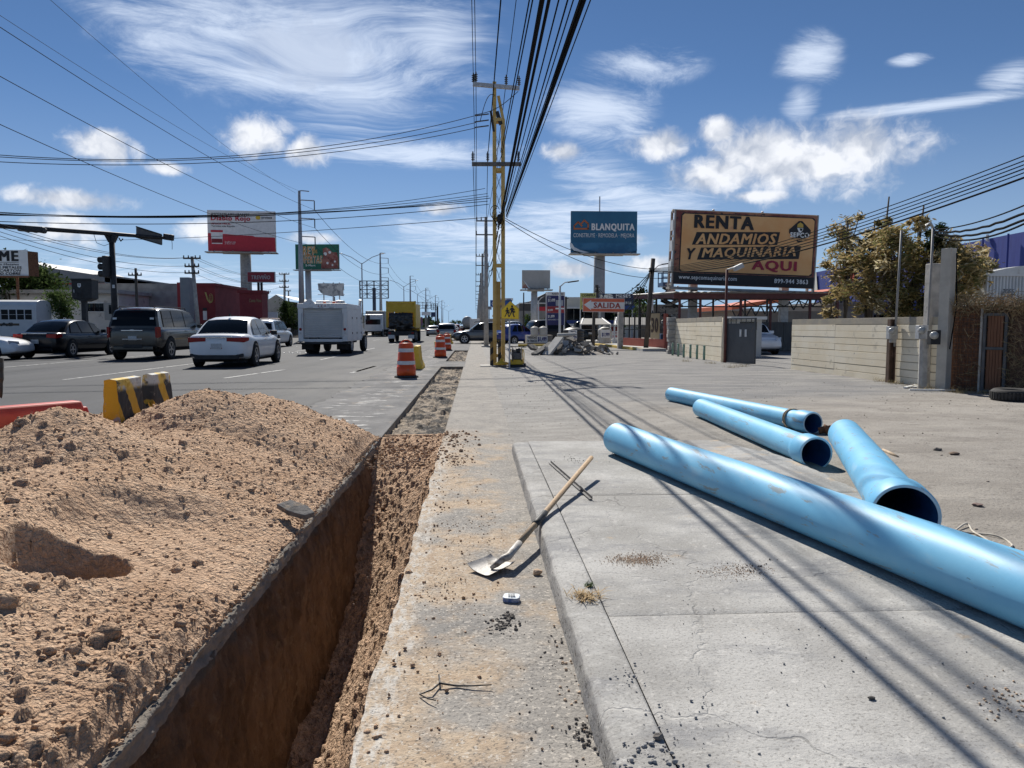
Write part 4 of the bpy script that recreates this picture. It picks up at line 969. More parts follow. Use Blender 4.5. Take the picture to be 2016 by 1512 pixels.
# small yellow sign, compactor
def school_sign():
    Y = 23.6; b_ = P(1003, 725, Y); o = thing('school_sign', 'yellow pentagon school crossing sign on a thin post', 'sign', (b_.x, Y, 0))
    pts = [(986.5, 627), (1021.5, 629), (1022, 608), (1004.5, 592.5), (986.5, 610)]; V = [P(x, y, Y-.04) for x, y in pts]
    MB().tube((b_.x, Y, -.02), (b_.x, Y, P(1003, 600, Y).z), .028, None, 8).build('post', m_steel, o)
    def plate(scale, dy, m, nm):
        c = sum(V, Vector())/5; W = [c+(v-c)*scale for v in V]; mb = MB(); n = 5
        vs = [(w.x, Y+dy, w.z) for w in W]+[(w.x, Y+dy+.01, w.z) for w in W]
        mb.add(vs, [tuple(range(n)), tuple(range(2*n-1, n-1, -1))]+[(i, (i+1) % n, n+(i+1) % n, n+i) for i in range(n)]); return mb.build(nm, m, o)
    m_sy = mat('sign_yellow', (.95, .60, .02), (.98, .66, .03), 3, .4)
    plate(1.0, -.05, m_sy, 'plate'); plate(.965, -.0525, m_black, 'border'); plate(.94, -.055, m_sy, 'face')
    k = (V[1]-V[0]).length
    def fig(cx, h, lean, seed):
        x0 = P(cx, 625, Y).x; z0 = P(cx, 624, Y).z; H_ = h; mb = MB(); y = Y-.06
        def poly(l): mb.add([(x0+a*H_, y, z0+b_*H_) for a, b_ in l], [tuple(range(len(l)))])
        poly([(math.cos(a)*.085, .90+.10*math.sin(a)) for a in np.linspace(0, 6.28, 15)[:-1]])
        poly([(-.11, .78), (.10, .80), (.15, .45), (-.10, .42)])                          # trunk
        poly([(-.10, .46), (.02, .44), (-.10, .22), (-.22, .0), (-.30, .02), (-.18, .24)])    # rear leg
        poly([(.02, .46), (.15, .46), (.14, .24), (.24, .0), (.14, -.01), (.04, .23)])        # front leg
        poly([(-.11, .78), (-.06, .72), (-.17, .55), (-.24, .58)]); poly([(.09, .79), (.06, .70), (.20, .54), (.26, .58)])
        poly([(.14, .50), (.26, .52), (.27, .36), (.15, .36)])
        mb.build('figure', m_black, o, fix=False)
    fig(998.5, .30, 0, 1); fig(1008, .37, 0, 2)
school_sign()
def compactor():
    Y = 24; c = P(1017, 719, Y); c.z = .02; o = thing('plate_compactor', 'yellow plate compactor with engine parked beside the lattice pole', 'compactor', c)
    m_eng = mat('engine_grey', (.09, .085, .08), (.18, .17, .16), 20, .5, .4); x, z = c.x, c.z
    MB().prism([(-.22, 0), (.22, 0), (.25, .05), (.25, .08), (-.25, .08), (-.25, .05)], Y-.30, Y+.30, 'y', Matrix.Translation((x, 0, z))).build('base_plate', m_blackmetal, o)
    MB().box((x, Y-.02, z+.17), (.40, .40, .16)).build('deck', m_yelsafe, o, bevel=.02)
    MB().box((x, Y, z+.36), (.30, .30, .22)).build('engine', m_eng, o, bevel=.02)
    for k in range(5): MB().box((x-.1, Y-.155, z+.29+.03*k), (.16, .02, .012)).build('fin', m_eng, o)
    MB().lathe([(.09, 0), (.09, .12), (.05, .15)], 14, Matrix.Translation((x+.05, Y, z+.47))).build('air_filter', m_black, o, True)
    MB().box((x-.08, Y+.02, z+.52), (.16, .2, .10)).build('fuel_tank', m_eng, o, bevel=.02)
    for s_ in (-1, 1): MB().path([(x+s_*.22, Y-.2, z+.1), (x+s_*.23, Y-.22, z+.45), (x+s_*.20, Y-.24, z+.58), (x+s_*.2, Y+.18, z+.58), (x+s_*.22, Y+.2, z+.1)], .014, 6).build('roll_bar', m_yelsafe, o)
    MB().path([(x-.14, Y-.26, z+.2), (x-.14, Y-.3, z+.64), (x-.24, Y-.32, z+.68), (x+.3, Y-.32, z+.66), (x+.14, Y-.3, z+.64), (x+.14, Y-.26, z+.2)], .014, 6).build('handle', m_blackmetal, o)
    for s_ in (-1, 1): MB().lathe([(.07, -.03), (.07, .03)], 12, Matrix.Translation((x+s_*.25, Y-.25, z+.07)) @ Matrix.Rotation(math.pi/2, 4, 'Y')).build('wheel', m_rubber, o)
compactor()
# white speed bump dots on the road, lane paint
m_paint = mat('road_paint', (.50, .50, .48), (.30, .30, .30), 3, .8, spots=[((.09, .09, .095), 5, .50, .58)])
def stripe(label, pts, w_=.12):
    o = thing('lane_line', label, 'marking'); del o['category']; o['kind'] = 'structure'
    for k in range(len(pts)-1):
        a, b_ = Vector((*pts[k], .005)), Vector((*pts[k+1], .005)); d = (b_-a).normalized(); s_ = Vector((-d.y, d.x, 0))*w_/2
        MB().quad(a-s_, b_-s_, b_+s_, a+s_).build('paint', m_paint, o)
def gl(px, py): p = G(px, py); return (p.x, p.y)
for i, l in enumerate([[(0, 724), (215, 706), (330, 697)], [(125, 748), (390, 715)], [(440, 745), (560, 728)], [(690, 735), (738, 721), (700, 732)]]):
    q = [gl(*p) for p in l]; stripe('faded white lane paint on the asphalt, %s from the left' % ords[i], q, .12)
for i, (x0, y0, y1) in enumerate([(-6.2, 30, 34), (-6.2, 42, 46), (-6.2, 54, 58), (-9.6, 40, 44), (-9.6, 52, 56), (-6.2, 70, 76), (-9.6, 70, 76), (-6.2, 90, 98)]):
    stripe('short faded white lane dash ahead of the traffic, %s dash' % ords[i], [(x0, y0), (x0, y1)], .12)
for i in range(14):
    p = G(560+(i % 7)*8+random.uniform(-2, 2), 682+(i//7)*13+random.uniform(-1, 1)); o = MB().lathe([(.06, 0), (.05, .02), (.0, .03)], 8, Matrix.Translation(p)).build('road_stud', m_white, None); tag(o, 'small white road stud left of the service truck, %s in its %s row' % (ords[i % 7], ('far', 'near')[i//7]), 'road stud', 'white road studs')
# ------------------------------------------------------------------ vehicles
def paint(name, col, rough=.28, metal=.0): return mat(name, col, tuple(c*.93 for c in col), 2, rough, metal, coat=.6, spots=[(tuple(c*.8+.03 for c in col), 4, .6, .8, (1, 1, 1), .5)])
pw = paint('car_white', (.88, .885, .89)); pblk = paint('car_black', (.008, .009, .012), .2); pgry = paint('car_taupe', (.085, .078, .068), .25, .5)
psil = paint('car_silver', (.36, .37, .38), .25, .5); pblu = paint('car_blue', (.02, .05, .26)); pdk = paint('car_dark', (.018, .02, .022)); pred = paint('car_red', (.35, .02, .02)); pgun = paint('car_grey', (.11, .115, .12), .25, .4)
for q_ in (pblk, pdk): q_.node_tree.nodes['Principled BSDF'].inputs['Coat Weight'].default_value = .12; q_.node_tree.nodes['Principled BSDF'].inputs['Specular IOR Level'].default_value = .3
m_glass = mat('car_glass', (.006, .008, .010), None, rough=.05, spec=.22); m_tail = mat('tail_light', (.25, .006, .008), (.36, .012, .012), 30, .25, coat=.25, spec=.2); m_chrome = mat('chrome', (.62, .62, .63), None, rough=.15, metal=1)
m_tyre = mat('tyre', (.016, .016, .017), (.03, .029, .028), 12, .9); m_rim = mat('rim_alloy', (.42, .42, .43), None, rough=.3, metal=.8); m_under = mat('underbody', (.01, .01, .01), None, rough=.9)
m_head = mat('head_light', (.55, .56, .58), (.4, .4, .42), 20, .12, coat=.8); m_plate = mat('licence_plate', (.62, .62, .60), (.5, .5, .5), 30, .4)
m_braked = mat('brake_light_lit', (.5, .01, .01), None, rough=.2, emit=((1, .03, .02), 1.2))

def wheel(o, x, y, r_, w_, side, spokes=5, m_r=None):
    """one wheel: tyre part with a rim on it"""
    M = Matrix.Translation((x, y, r_)) @ Matrix.Rotation(side*math.pi/2, 4, 'Y')
    prof = [(r_*.60, -w_/2), (r_*.92, -w_/2), (r_, -w_/2+.03), (r_, w_/2-.03), (r_*.93, w_/2), (r_*.66, w_/2), (r_*.62, w_/2-.03)]
    t = MB().lathe(prof, 22, M).build('tyre', m_tyre, o, True)
    ri = r_*.64; mb = MB().m(0).lathe([(ri, w_/2-.035), (ri*.94, w_/2-.04), (0.001, w_/2-.05)], 22, M, False); mb.m(1).lathe([(ri, w_/2-.02), (ri, w_/2-.004), (ri*.88, w_/2-.006), (ri*.86, w_/2-.03)], 22, M, False)
    for k in range(spokes):
        a = 2*math.pi*k/spokes; d = Vector((math.cos(a), math.sin(a), 0)); s_ = Vector((-math.sin(a), math.cos(a), 0)); z = Vector((0, 0, w_/2-.012))
        mb.add([M @ (d*ri*.08-s_*ri*.13+z), M @ (d*ri*.9-s_*ri*.10+z), M @ (d*ri*.9+s_*ri*.10+z), M @ (d*ri*.08+s_*ri*.13+z)], [(0, 1, 2, 3)])
    mb.lathe([(ri*.22, w_/2-.01), (ri*.2, w_/2-.004), (.001, w_/2-.002)], 12, M, False)
    mb.build('rim', [m_under, m_r or m_rim], t)
def interp(t, xs, vs): return float(np.interp(t, xs, vs))
def car(name, label, cat, pos, head, pnt, L, W, H, belt, prof, deck, wb=None, wr=.34, sidewin=(), rear=None, kind='sedan', mats_tail=None, tail=(), plate=True, group=None, bump_col=None, rails=False, gc=.2, detail=True, mirrors=True):
    """local frame: +y forward, origin on the ground under the middle.
    prof: greenhouse outline [(y, z)...] rear to front; deck: top line of the lower body [(y, z)...]"""
    o = thing(name, label, cat, (0, 0, 0), group); hw = W/2
    # --- lower body, lofted
    yr, yf = -L/2, L/2
    ys = [yr, yr+.03, yr+.10, yr+.25, yr+.5, yr+.8]+list(np.linspace(yr+1.1, yf-1.0, 9))+[yf-.7, yf-.42, yf-.2, yf-.08, yf-.02, yf]
    dy, dz = [d[0] for d in deck], [d[1] for d in deck]; rings = []
    for y in ys:
        zt = interp(y, dy, dz); e = min(y-yr, yf-y); tap = 1-.13*max(0, 1-e/.55)**2-.10*max(0, 1-e/.08)**2
        zb = gc+.10*max(0, 1-e/.5)**1.5; w_ = hw*tap; zsh = zt-.06-.03*(belt-zt > .05)
        if e < .06: zt -= .05*(1-e/.06); zsh = zt-.07; zb += .05*(1-e/.06)
        mid = zb+(zsh-zb)*.45
        half = [(0, zb), (w_*.80, zb), (w_*.95, zb+.05), (w_*.99, mid-.1), (w_, mid+.05), (w_*.985, zsh-.05), (w_*.955, zsh), (w_*.90, zt-.012), (w_*.80, zt+.004), (w_*.4, zt+.018), (0, zt+.022)]
        ring = [(x, y, z) for x, z in half]+[(-x, y, z) for x, z in half[-2:0:-1]]; rings.append(ring)
    n = len(rings[0]); vs = [v for r in rings for v in r]; fs = []
    for i in range(len(rings)-1):
        for k in range(n): fs.append((i*n+k, i*n+(k+1) % n, (i+1)*n+(k+1) % n, (i+1)*n+k))
    fs.append(tuple(range(n))); fs.append(tuple((len(rings)-1)*n+k for k in range(n)))
    body = MB().add(vs, fs).build('body', pnt, o, True)
    body.modifiers.new('s', 'SUBSURF').levels = 1; body.modifiers['s'].render_levels = 1
    # --- greenhouse
    pts = [Vector((0, a, b_)) for a, b_ in prof]; pts = smooth(pts, 2); m_ = len(pts); wbelt = hw*.94; wroof = hw*(.70 if kind == 'sedan' else .76); zr = max(p.z for p in pts)
    def wz(z): return wbelt+(wroof-wbelt)*max(0, (z-belt)/(zr-belt))
    ss = [-1, -.96, -.85, -.5, 0, .5, .85, .96, 1]
    def top(i, s_, off=0):
        p = pts[i]; t = (pts[min(i+1, m_-1)]-pts[max(i-1, 0)]).normalized(); nrm = Vector((0, -t.z, t.y))
        if nrm.z < 0 and abs(t.y) > .2: nrm = -nrm
        cr = .035*abs(s_)**2+(.03*max(0, abs(s_)-.85)/.15); q = p-nrm*cr+nrm*off
        return Vector((s_*wz(p.z), q.y, q.z))
    vs = [top(i, s_) for i in range(m_) for s_ in ss]; k = len(ss); fs = [(i*k+j, i*k+j+1, (i+1)*k+j+1, (i+1)*k+j) for i in range(m_-1) for j in range(k-1)]
    mb = MB().add(vs, fs)
    for s_ in (-1, 1):
        vv = []
        for i in range(m_): q = top(i, s_); vv += [q, Vector((s_*wbelt, q.y, belt-.06))]
        mb.add(vv, [(2*i, 2*i+2, 2*i+3, 2*i+1) for i in range(m_-1)])
    mb.build('cabin', pnt, o, True)
    # --- glass: front and rear screens follow the outline, side windows are panels
    def screen(z0, z1, rearside, nm):
        idx = [i for i in range(m_) if z0 <= pts[i].z <= z1 and ((pts[i].y < (prof[0][0]+prof[-1][0])/2) == rearside)]
        if len(idx) < 2: return
        sw = [-.9, -.5, 0, .5, .9]; vs = [top(i, s_, .012) for i in idx for s_ in sw]; k = 5
        MB().add(vs, [(i*k+j, i*k+j+1, (i+1)*k+j+1, (i+1)*k+j) for i in range(len(idx)-1) for j in range(k-1)]).build(nm, m_glass, o, True)
    if rear is None: rear = (belt+.03, zr-.07)
    screen(rear[0], rear[1], True, 'rear_window'); screen(belt+.04, zr-.06, False, 'windscreen')
    for s_ in (-1, 1):
        for poly in sidewin:
            MB().add([(s_*(wz(z)+.008), y, z) for y, z in poly], [tuple(range(len(poly)))]).build('side_window', m_glass, o, fix=False)
    # --- wheels and arches
    yw = wb or (yr+.95, yf-.88)
    for y in yw:
        for s_ in (-1, 1):
            MB().lathe([(wr*1.16, -.05), (wr*1.14, .012), (wr*.9, .014)], 24, Matrix.Translation((s_*(hw*.985), y, wr+.02)) @ Matrix.Rotation(s_*math.pi/2, 4, 'Y'), False).build('wheel_arch', m_under, o)
            MB().lathe([(wr*1.10, .0), (.01, .004)], 24, Matrix.Translation((s_*(hw*.99), y, wr+.01)) @ Matrix.Rotation(s_*math.pi/2, 4, 'Y'), False).build('wheel_well', m_under, o)
            wheel(o, s_*(hw-.085), y, wr, .22, s_)
    MB().b2((-hw*.82, yr+.25, gc-.04), (hw*.82, yf-.25, gc+.06)).build('underbody', m_under, o)
    # --- rear lights, plate, bumper, handles
    for s_ in (-1, 1):
        for (x0, x1, z0, z1, wrap) in tail:
            xe = hw*.90; inner = s_*x0*hw; outer = s_*min(x1*hw, xe)
            MB().add([(inner, yr-.012, z0+.03), (outer, yr-.0, z0), (outer, yr-.0, z1), (inner, yr-.012, z1-.01), (s_*hw*.985, yr+wrap, z0+.05), (s_*hw*.985, yr+wrap, z1), (inner, yr+.05, z0+.03), (inner, yr+.05, z1-.01)], [(0, 1, 2, 3), (1, 4, 5, 2), (0, 3, 7, 6), (3, 2, 5, 7), (0, 6, 4, 1)]).build('tail_light', mats_tail or m_tail, o)
        MB().add([(s_*hw*.55, yf+.004, .62), (s_*hw*.93, yf-.22, .64), (s_*hw*.95, yf-.26, .78), (s_*hw*.55, yf-.02, .74)], [(0, 1, 2, 3)]).build('head_light', m_head, o)
        if mirrors:
            ym = prof[-1][0]-.35; MB().box((s_*(wbelt+.12), ym, belt+.07), (.2, .09, .14)).build('mirror', bump_col or pnt, o, bevel=.02)
        if detail:
            for yy in ((yw[0]+yw[1])/2-.15, (yw[0]+yw[1])/2+.85): MB().box((s_*(hw*.995), yy, belt-.12), (.03, .17, .028)).build('door_handle', pnt, o, bevel=.005)
    if plate: MB().box((0, yr-.012, .62 if kind == 'sedan' else .80), (.31, .02, .15)).build('licence_plate', m_plate, o)
    MB().box((0, yr+.02, gc+.10), (W*.72, .07, .13)).build('bumper_insert', bump_col or m_black, o, bevel=.02)
    if rails:
        for s_ in (-1, 1): MB().path([(s_*wroof*.86, pts[m_//4].y, zr-.06), (s_*wroof*.86, pts[m_//4].y+.1, zr+.015), (s_*wroof*.86, .6, zr+.01), (s_*wroof*.86, .7, zr-.07)], .02, 6).build('roof_rail', m_black, o)
    o.location = pos; o.rotation_euler = (0, 0, head); return o
def sedan(name, label, pos, head, pnt, L=4.6, W=1.80, H=1.46, **k):
    b_ = .92; yr, yf = -L/2, L/2
    prof = [(yr+.52, b_-.02), (yr+1.15, H-.10), (yr+1.75, H), (yr+2.35, H-.005), (yr+2.75, H-.09), (yf-1.28, b_-.02)]
    deck = [(yr, .84), (yr+.06, .93), (yr+.5, .965), (yr+1.2, b_), (yf-1.4, b_), (yf-1.1, .93), (yf-.3, .78), (yf, .62)]
    sw = [[(yr+.98, b_+.03), (yr+1.14, H-.22), (yr+1.5, H-.09), (yr+1.62, H-.085), (yr+1.72, b_+.03)], [(yr+1.78, b_+.03), (yr+1.70, H-.085), (yr+2.35, H-.085), (yr+2.50, H-.10), (yr+2.62, b_+.03)], [(yr+2.70, b_+.03), (yr+2.58, H-.11), (yf-1.86, H-.19), (yf-1.55, b_+.05), (yf-1.6, b_+.03)]]
    tl = k.pop('tail', [(.42, .93, .70, .86, .22)])
    return car(name, label, 'car', pos, head, pnt, L, W, H, b_, prof, deck, None, k.pop('wr', .335), sw, None, 'sedan', tail=tl, **k)
def suv(name, label, pos, head, pnt, L=4.6, W=1.86, H=1.70, cat='car', rake=.30, **k):
    b_ = H*.60; yr, yf = -L/2, L/2
    prof = [(yr+.06, b_-.05), (yr+.06+rake*.8, H-.12), (yr+.40+rake, H-.01), (yr+1.6, H), (yf-2.3, H-.03), (yf-1.9, H-.10), (yf-1.15, b_-.02)]
    deck = [(yr, b_-.04), (yr+.1, b_), (yf-1.4, b_), (yf-1.1, b_+.0), (yf-.3, b_-.11), (yf, b_-.25)]
    y0 = yr+.30+rake; y3 = yf-1.3; t1, t2 = y0+(y3-y0)*.27, y0+(y3-y0)*.60; g = .035
    sw = [[(y0, b_+.04), (y0+rake*.5, H-.14), (t1-g, H-.11), (t1-g, b_+.04)], [(t1+g, b_+.04), (t1+g, H-.11), (t2-g, H-.11), (t2-g, b_+.04)], [(t2+g, b_+.04), (t2+g, H-.11), (y3-.62, H-.16), (y3-.12, b_+.09), (y3-.16, b_+.04)]]
    tl = k.pop('tail', [(.72, .93, b_-.26, b_+.02, .12)])
    return car(name, label, cat, pos, head, pnt, L, W, H, b_, prof, deck, None, k.pop('wr', .37), sw, k.pop('rear', (b_+.06, H-.16)), 'suv', tail=tl, gc=k.pop('gc', .26), **k)
def at_rear(px, py, L, dx=0, z=0.0):       # rear axle ground pixel of the middle of the tail -> centre of the car
    p = G(px, py, z); return Vector((p.x+dx, p.y+L/2, z))
# foreground traffic
ws = sedan('parked_car', 'white sedan with wide red tail lights nearest in the queue', at_rear(438, 722, 4.6)+Vector((0, -.5, 0)), R(1.0), pw, 4.6, 1.84, 1.50, tail=[(.34, .93, .73, .87, .28)], bump_col=m_black, wr=.345)
bpy.data.objects[ws.name].name = 'white_sedan'; ws = bpy.data.objects['white_sedan']
Mw = ws
def extra(o, mb, nm, m, **k):
    """a part added after the car was placed, in its local frame"""
    return mb.build(nm, m, o, **k)
ROOT['white_sedan'] = Vector((0, 0, 0)); ws.scale = (1.07, 1.07, 1.13)
extra(ws, MB().prism([(-.02, 0), (.06, 0), (0, .08)], -.09, -.03, 'x'), 'roof_fin', m_black).location = (.06, -.9, 1.49)
extra(ws, MB().box((0, -2.32, .88), (.95, .03, .035)), 'boot_trim', m_chrome, bevel=.008)
extra(ws, MB().box((0, -2.315, .56), (.34, .012, .03)), 'plate_stripe', m_tail)
for s_ in (-1, 1): extra(ws, MB().box((s_*.62, -2.26, .36), (.36, .05, .09)), 'bumper_vent', m_black, bevel=.02)
tahoe = suv('grey_suv', 'large taupe grey utility vehicle between the black and white sedans', at_rear(268, 709, 5.2), R(-.5), pgry, 5.25, 2.02, 1.93, rake=.22, wr=.40, rear=(1.22, 1.80), tail=[(.83, .93, .80, 1.20, .12)], rails=True, bump_col=pgry, gc=.34)
ROOT[tahoe.name] = Vector((0, 0, 0)); tahoe.scale = (1.06, 1.06, 1.10)
extra(tahoe, MB().box((0, -2.655, 1.07), (.78, .03, .045)), 'tailgate_trim', m_chrome, bevel=.01)
extra(tahoe, MB().box((0, -2.655, .76), (.72, .03, .035)), 'tailgate_trim', m_chrome, bevel=.01)
extra(tahoe, MB().box((0, -2.64, 1.075), (.13, .02, .06)), 'badge', m_chrome)
extra(tahoe, MB().box((0, -2.61, .50), (.70, .12, .13)), 'hitch_recess', m_black, bevel=.02)
for s_, w_ in ((-1, .14), (1, .14)):
    extra(tahoe, MB().box((s_*.68, -2.50, 1.50), (w_, .012, .07), M=Matrix.Rotation(R(-14), 4, 'X')), 'window_sticker', m_white)
extra(tahoe, MB().box((0, -2.44, 1.845), (.5, .02, .03)), 'high_brake_light', m_tail)
alt = sedan('black_sedan', 'black sedan with chrome boot strip waiting beside the bus', at_rear(110, 703, 4.85)+Vector((0, -1.2, 0)), R(-2), pblk, 4.85, 1.86, 1.47, tail=[(.50, .93, .74, .90, .30)], bump_col=pblk)
ROOT[alt.name] = Vector((0, 0, 0)); alt.scale = (1.06, 1.06, 1.13)
extra(alt, MB().box((0, -2.445, .92), (1.0, .03, .035)), 'boot_trim', m_chrome, bevel=.008)
lw = sedan('white_hatchback', 'white car nose poking in at the left edge', Vector((G(8, 708).x-1.45, G(8, 708).y+.1, 0)), R(-86), pw, 4.4, 1.78, 1.47)
# white vehicles behind the white sedan
suv('white_van', 'white utility vehicle with light bar ahead of the white sedan', at_rear(425, 690, 4.6)+Vector((1.0, 5.0, 0)), R(-1), pw, 4.7, 1.9, 1.78, wr=.37)
s2 = suv('white_suv', 'white utility vehicle with brake lights lit ahead of the queue', at_rear(480, 687, 4.5)+Vector((-.1, 3.5, 0)), R(-1), pw, 4.6, 1.88, 1.75, mats_tail=m_braked, tail=[(.74, .93, .78, 1.0, .12)])
lb = bpy.data.objects['white_van']; ROOT[lb.name] = Vector((0, 0, 0)); extra(lb, MB().box((0, .1, 1.83), (1.2, .28, .08)), 'light_bar', mat('amber', (.5, .25, .12), (.6, .6, .6), 14, .4), bevel=.02)
sedan('white_taxi', 'small white car half hidden behind the taupe utility vehicle', Vector((P(425, 660, 40).x, 42, 0)), R(-4), pw, 4.3, 1.74, 1.5)
# far traffic
suv('silver_crossover', 'silver white crossover driving away beside the drums', Vector((P(879, 660, 70).x, 72, 0)), 0, psil, 4.5, 1.85, 1.66)
sedan('silver_sedan', 'small silver sedan beyond the dump truck', Vector((P(852, 650, 100).x, 102, 0)), 0, psil)
suv('dark_suv', 'dark utility vehicle in front of the silver crossover far ahead', Vector((P(882, 645, 112).x, 114, 0)), 0, pdk, 4.8, 1.95, 1.85)
sedan('white_car', 'white car leftmost in the far traffic', Vector((P(875, 640, 150).x, 150, 0)), 0, pw)
suv('red_suv', 'dark red utility vehicle far ahead left of the tanker', Vector((P(899, 640, 190).x, 190, 0)), 0, pred, 4.7, 1.9, 1.8)
sedan('white_car', 'white car just right of the dark far utility vehicle', Vector((P(893, 640, 140).x, 140, 0)), 0, pw)
sedan('dark_car', 'dark car left of the far tanker truck', Vector((P(909, 640, 220).x, 220, 0)), 0, pdk)
# grey crossover nosing out of the driveway
ter = suv('grey_crossover', 'grey crossover nosing out of the driveway behind the lattice pole', Vector((P(951, 660, 60).x, 57.5, 0)), R(90), pgun, 4.65, 1.85, 1.68, rails=True, wr=.38)
# service truck
def service_truck():
    L = 5.6; p = at_rear(644, 697, L)+Vector((0, -.6, 0)); o = thing('service_truck', 'boxy white service truck with roller shutter on its rear', 'truck')
    m_t = mat('truck_white', (.76, .77, .77), (.80, .80, .79), 2, .45, spots=[((.36, .35, .33), 4, .60, .75)]); m_sh = mat('shutter', (.56, .57, .56), (.62, .62, .61), 2, .5); yr = -L/2; W = 2.32; hw = W/2
    # utility body as frame posts, roof cap and side boxes, so that the shutter sits in a recess
    MB().b2((-hw, yr+.04, .62), (-hw+.24, 1.0, 2.18)).build('side_box', m_t, o, bevel=.012); MB().b2((hw-.24, yr+.04, .62), (hw, 1.0, 2.18)).build('side_box', m_t, o, bevel=.012)
    MB().b2((-hw-.02, yr+.0, 2.182), (hw+.02, 1.02, 2.42)).build('roof_cap', m_t, o, bevel=.012)
    MB().prism([(-hw+.0, 2.422), (-hw+.22, 2.422), (-hw+.52, 2.64), (-hw+.60, 2.64), (-hw+.82, 2.422), (-.1, 2.422), (-.1, 2.40), (-hw, 2.40)], yr+.05, yr+.10, 'y').build('roof_fairing', m_t, o)
    MB().b2((-hw+.242, yr+.09, .60), (hw-.242, 1.0, .74)).build('floor', m_t, o)
    n = 16
    for k in range(n):
        z0 = .80+k*(2.16-.80)/n; MB().prism([(yr+.14, z0), (yr+.125, z0+.02), (yr+.125, z0+.065), (yr+.14, z0+.083), (yr+.16, z0+.083), (yr+.16, z0)], -hw+.26, hw-.26, 'x').build('shutter_slat', m_sh, o)
    MB().b2((-hw-.06, yr-.16, .50), (hw+.06, yr+.30, .57)).build('rear_step', m_blackmetal, o)
    for s_ in (-1, 1):
        for z, m in ((1.20, m_tail), (1.02, m_white)):
            MB().lathe([(.065, 0), (.065, .03), (.03, .04), (.001, .041)], 14, Matrix.Translation((s_*(hw-.11), yr+.04, z)) @ Matrix.Rotation(R(90), 4, 'X')).build('round_light', m, o)
        MB().tube((s_*(hw-.19), yr+.0, 1.2), (s_*(hw-.19), yr+.0, 1.95), .015).build('grab_rail', m_steel, o)
    for k in range(3): MB().lathe([(.03, 0), (.001, .02)], 10, Matrix.Translation((-.18+.16*k, yr+.0, 2.30)) @ Matrix.Rotation(R(90), 4, 'X')).build('marker_light', m_tail, o)
    MB().lathe([(.34, 0), (.33, .08), (.2, .2), (.001, .24)], 20, Matrix.Translation((.35, -.6, 2.42))).build('roof_dome', m_t, o, True)
    for s_ in (-.22, .22): MB().box((.3+s_, yr+.16, 2.47), (.12, .08, .09)).build('beacon', m_orange, o, bevel=.01)
    # cab and bonnet
    MB().prism([(1.06, .70), (2.3, .70), (2.3, 1.45), (1.95, 2.3), (1.06, 2.34)], -1.0, 1.0, 'x').build('cab', m_t, o, bevel=.04)
    for s_ in (-1, 1): MB().add([(s_*1.006, 1.25, 1.5), (s_*1.006, 2.12, 1.5), (s_*1.006, 1.86, 2.15), (s_*1.006, 1.25, 2.15)], [(0, 1, 2, 3)]).build('side_window', m_glass, o, fix=False)
    MB().prism([(2.302, .66), (3.3, .66), (3.3, 1.2), (2.302, 1.42)], -.9, .9, 'x').build('bonnet', m_t, o, bevel=.05)
    for s_ in (-1, 1): MB().path([(s_*1.0, 2.2, 1.55), (s_*1.28, 2.2, 1.6), (s_*1.28, 2.2, 2.0), (s_*1.0, 2.2, 2.05)], .015, 6).build('mirror_arm', m_blackmetal, o); MB().box((s_*1.32, 2.18, 1.8), (.2, .05, .32)).build('mirror', m_black, o, bevel=.01)
    for k in range(3):
        for z0, z1 in ((.68, 1.34), (1.38, 2.12)):
            d = MB().b2((hw+.001, yr+.16+k*1.2, z0), (hw+.018, yr+1.30+k*1.2, z1)).build('compartment_door', m_t, o, bevel=.006); MB().box((hw+.03, yr+1.18+k*1.2, (z0+z1)/2), (.03, .05, .10)).build('latch', m_blackmetal, d)
    for s_ in (-1, 1): MB().b2((s_*(hw-.13)-.09, yr+.028, 1.35), (s_*(hw-.13)+.09, yr+.038, 2.10)).build('post_panel', m_t, o)
    MB().box((-.3, -.9, 2.52), (.7, .9, .18)).build('roof_unit', m_t, o, bevel=.03); MB().box((.75, yr+.5, 2.50), (.4, .3, .14)).build('roof_unit', m_steel, o, bevel=.02)
    for k in range(3): MB().b2((-hw+.5+.5*k, yr-.012, 2.22), (-hw+.72+.5*k, yr-.002, 2.26)).build('roof_trim', m_steel, o)
    MB().path([(1.09, 1.04, .7), (1.09, 1.04, 2.55), (1.12, 1.0, 2.72)], .075, 12).build('exhaust_stack', m_steel, o)
    MB().b2((-.5, yr+.3, .46), (.5, 3.2, .598)).build('chassis', m_under, o)
    for y, dbl in ((-1.35, True), (2.55, False)):
        for s_ in (-1, 1):
            wheel(o, s_*.98, y, .46, .27, s_, 8, m_steel)
            if dbl: wheel(o, s_*.68, y, .46, .26, s_, 8, m_steel)
    for s_ in (-1, 1): MB().b2((s_*.84-.28, yr+.45, .22), (s_*.84+.28, yr+.47, .50)).build('mud_flap', m_rubber, o)
    o.location = p; o.rotation_euler = (0, 0, R(-1.5)); return o
service_truck()
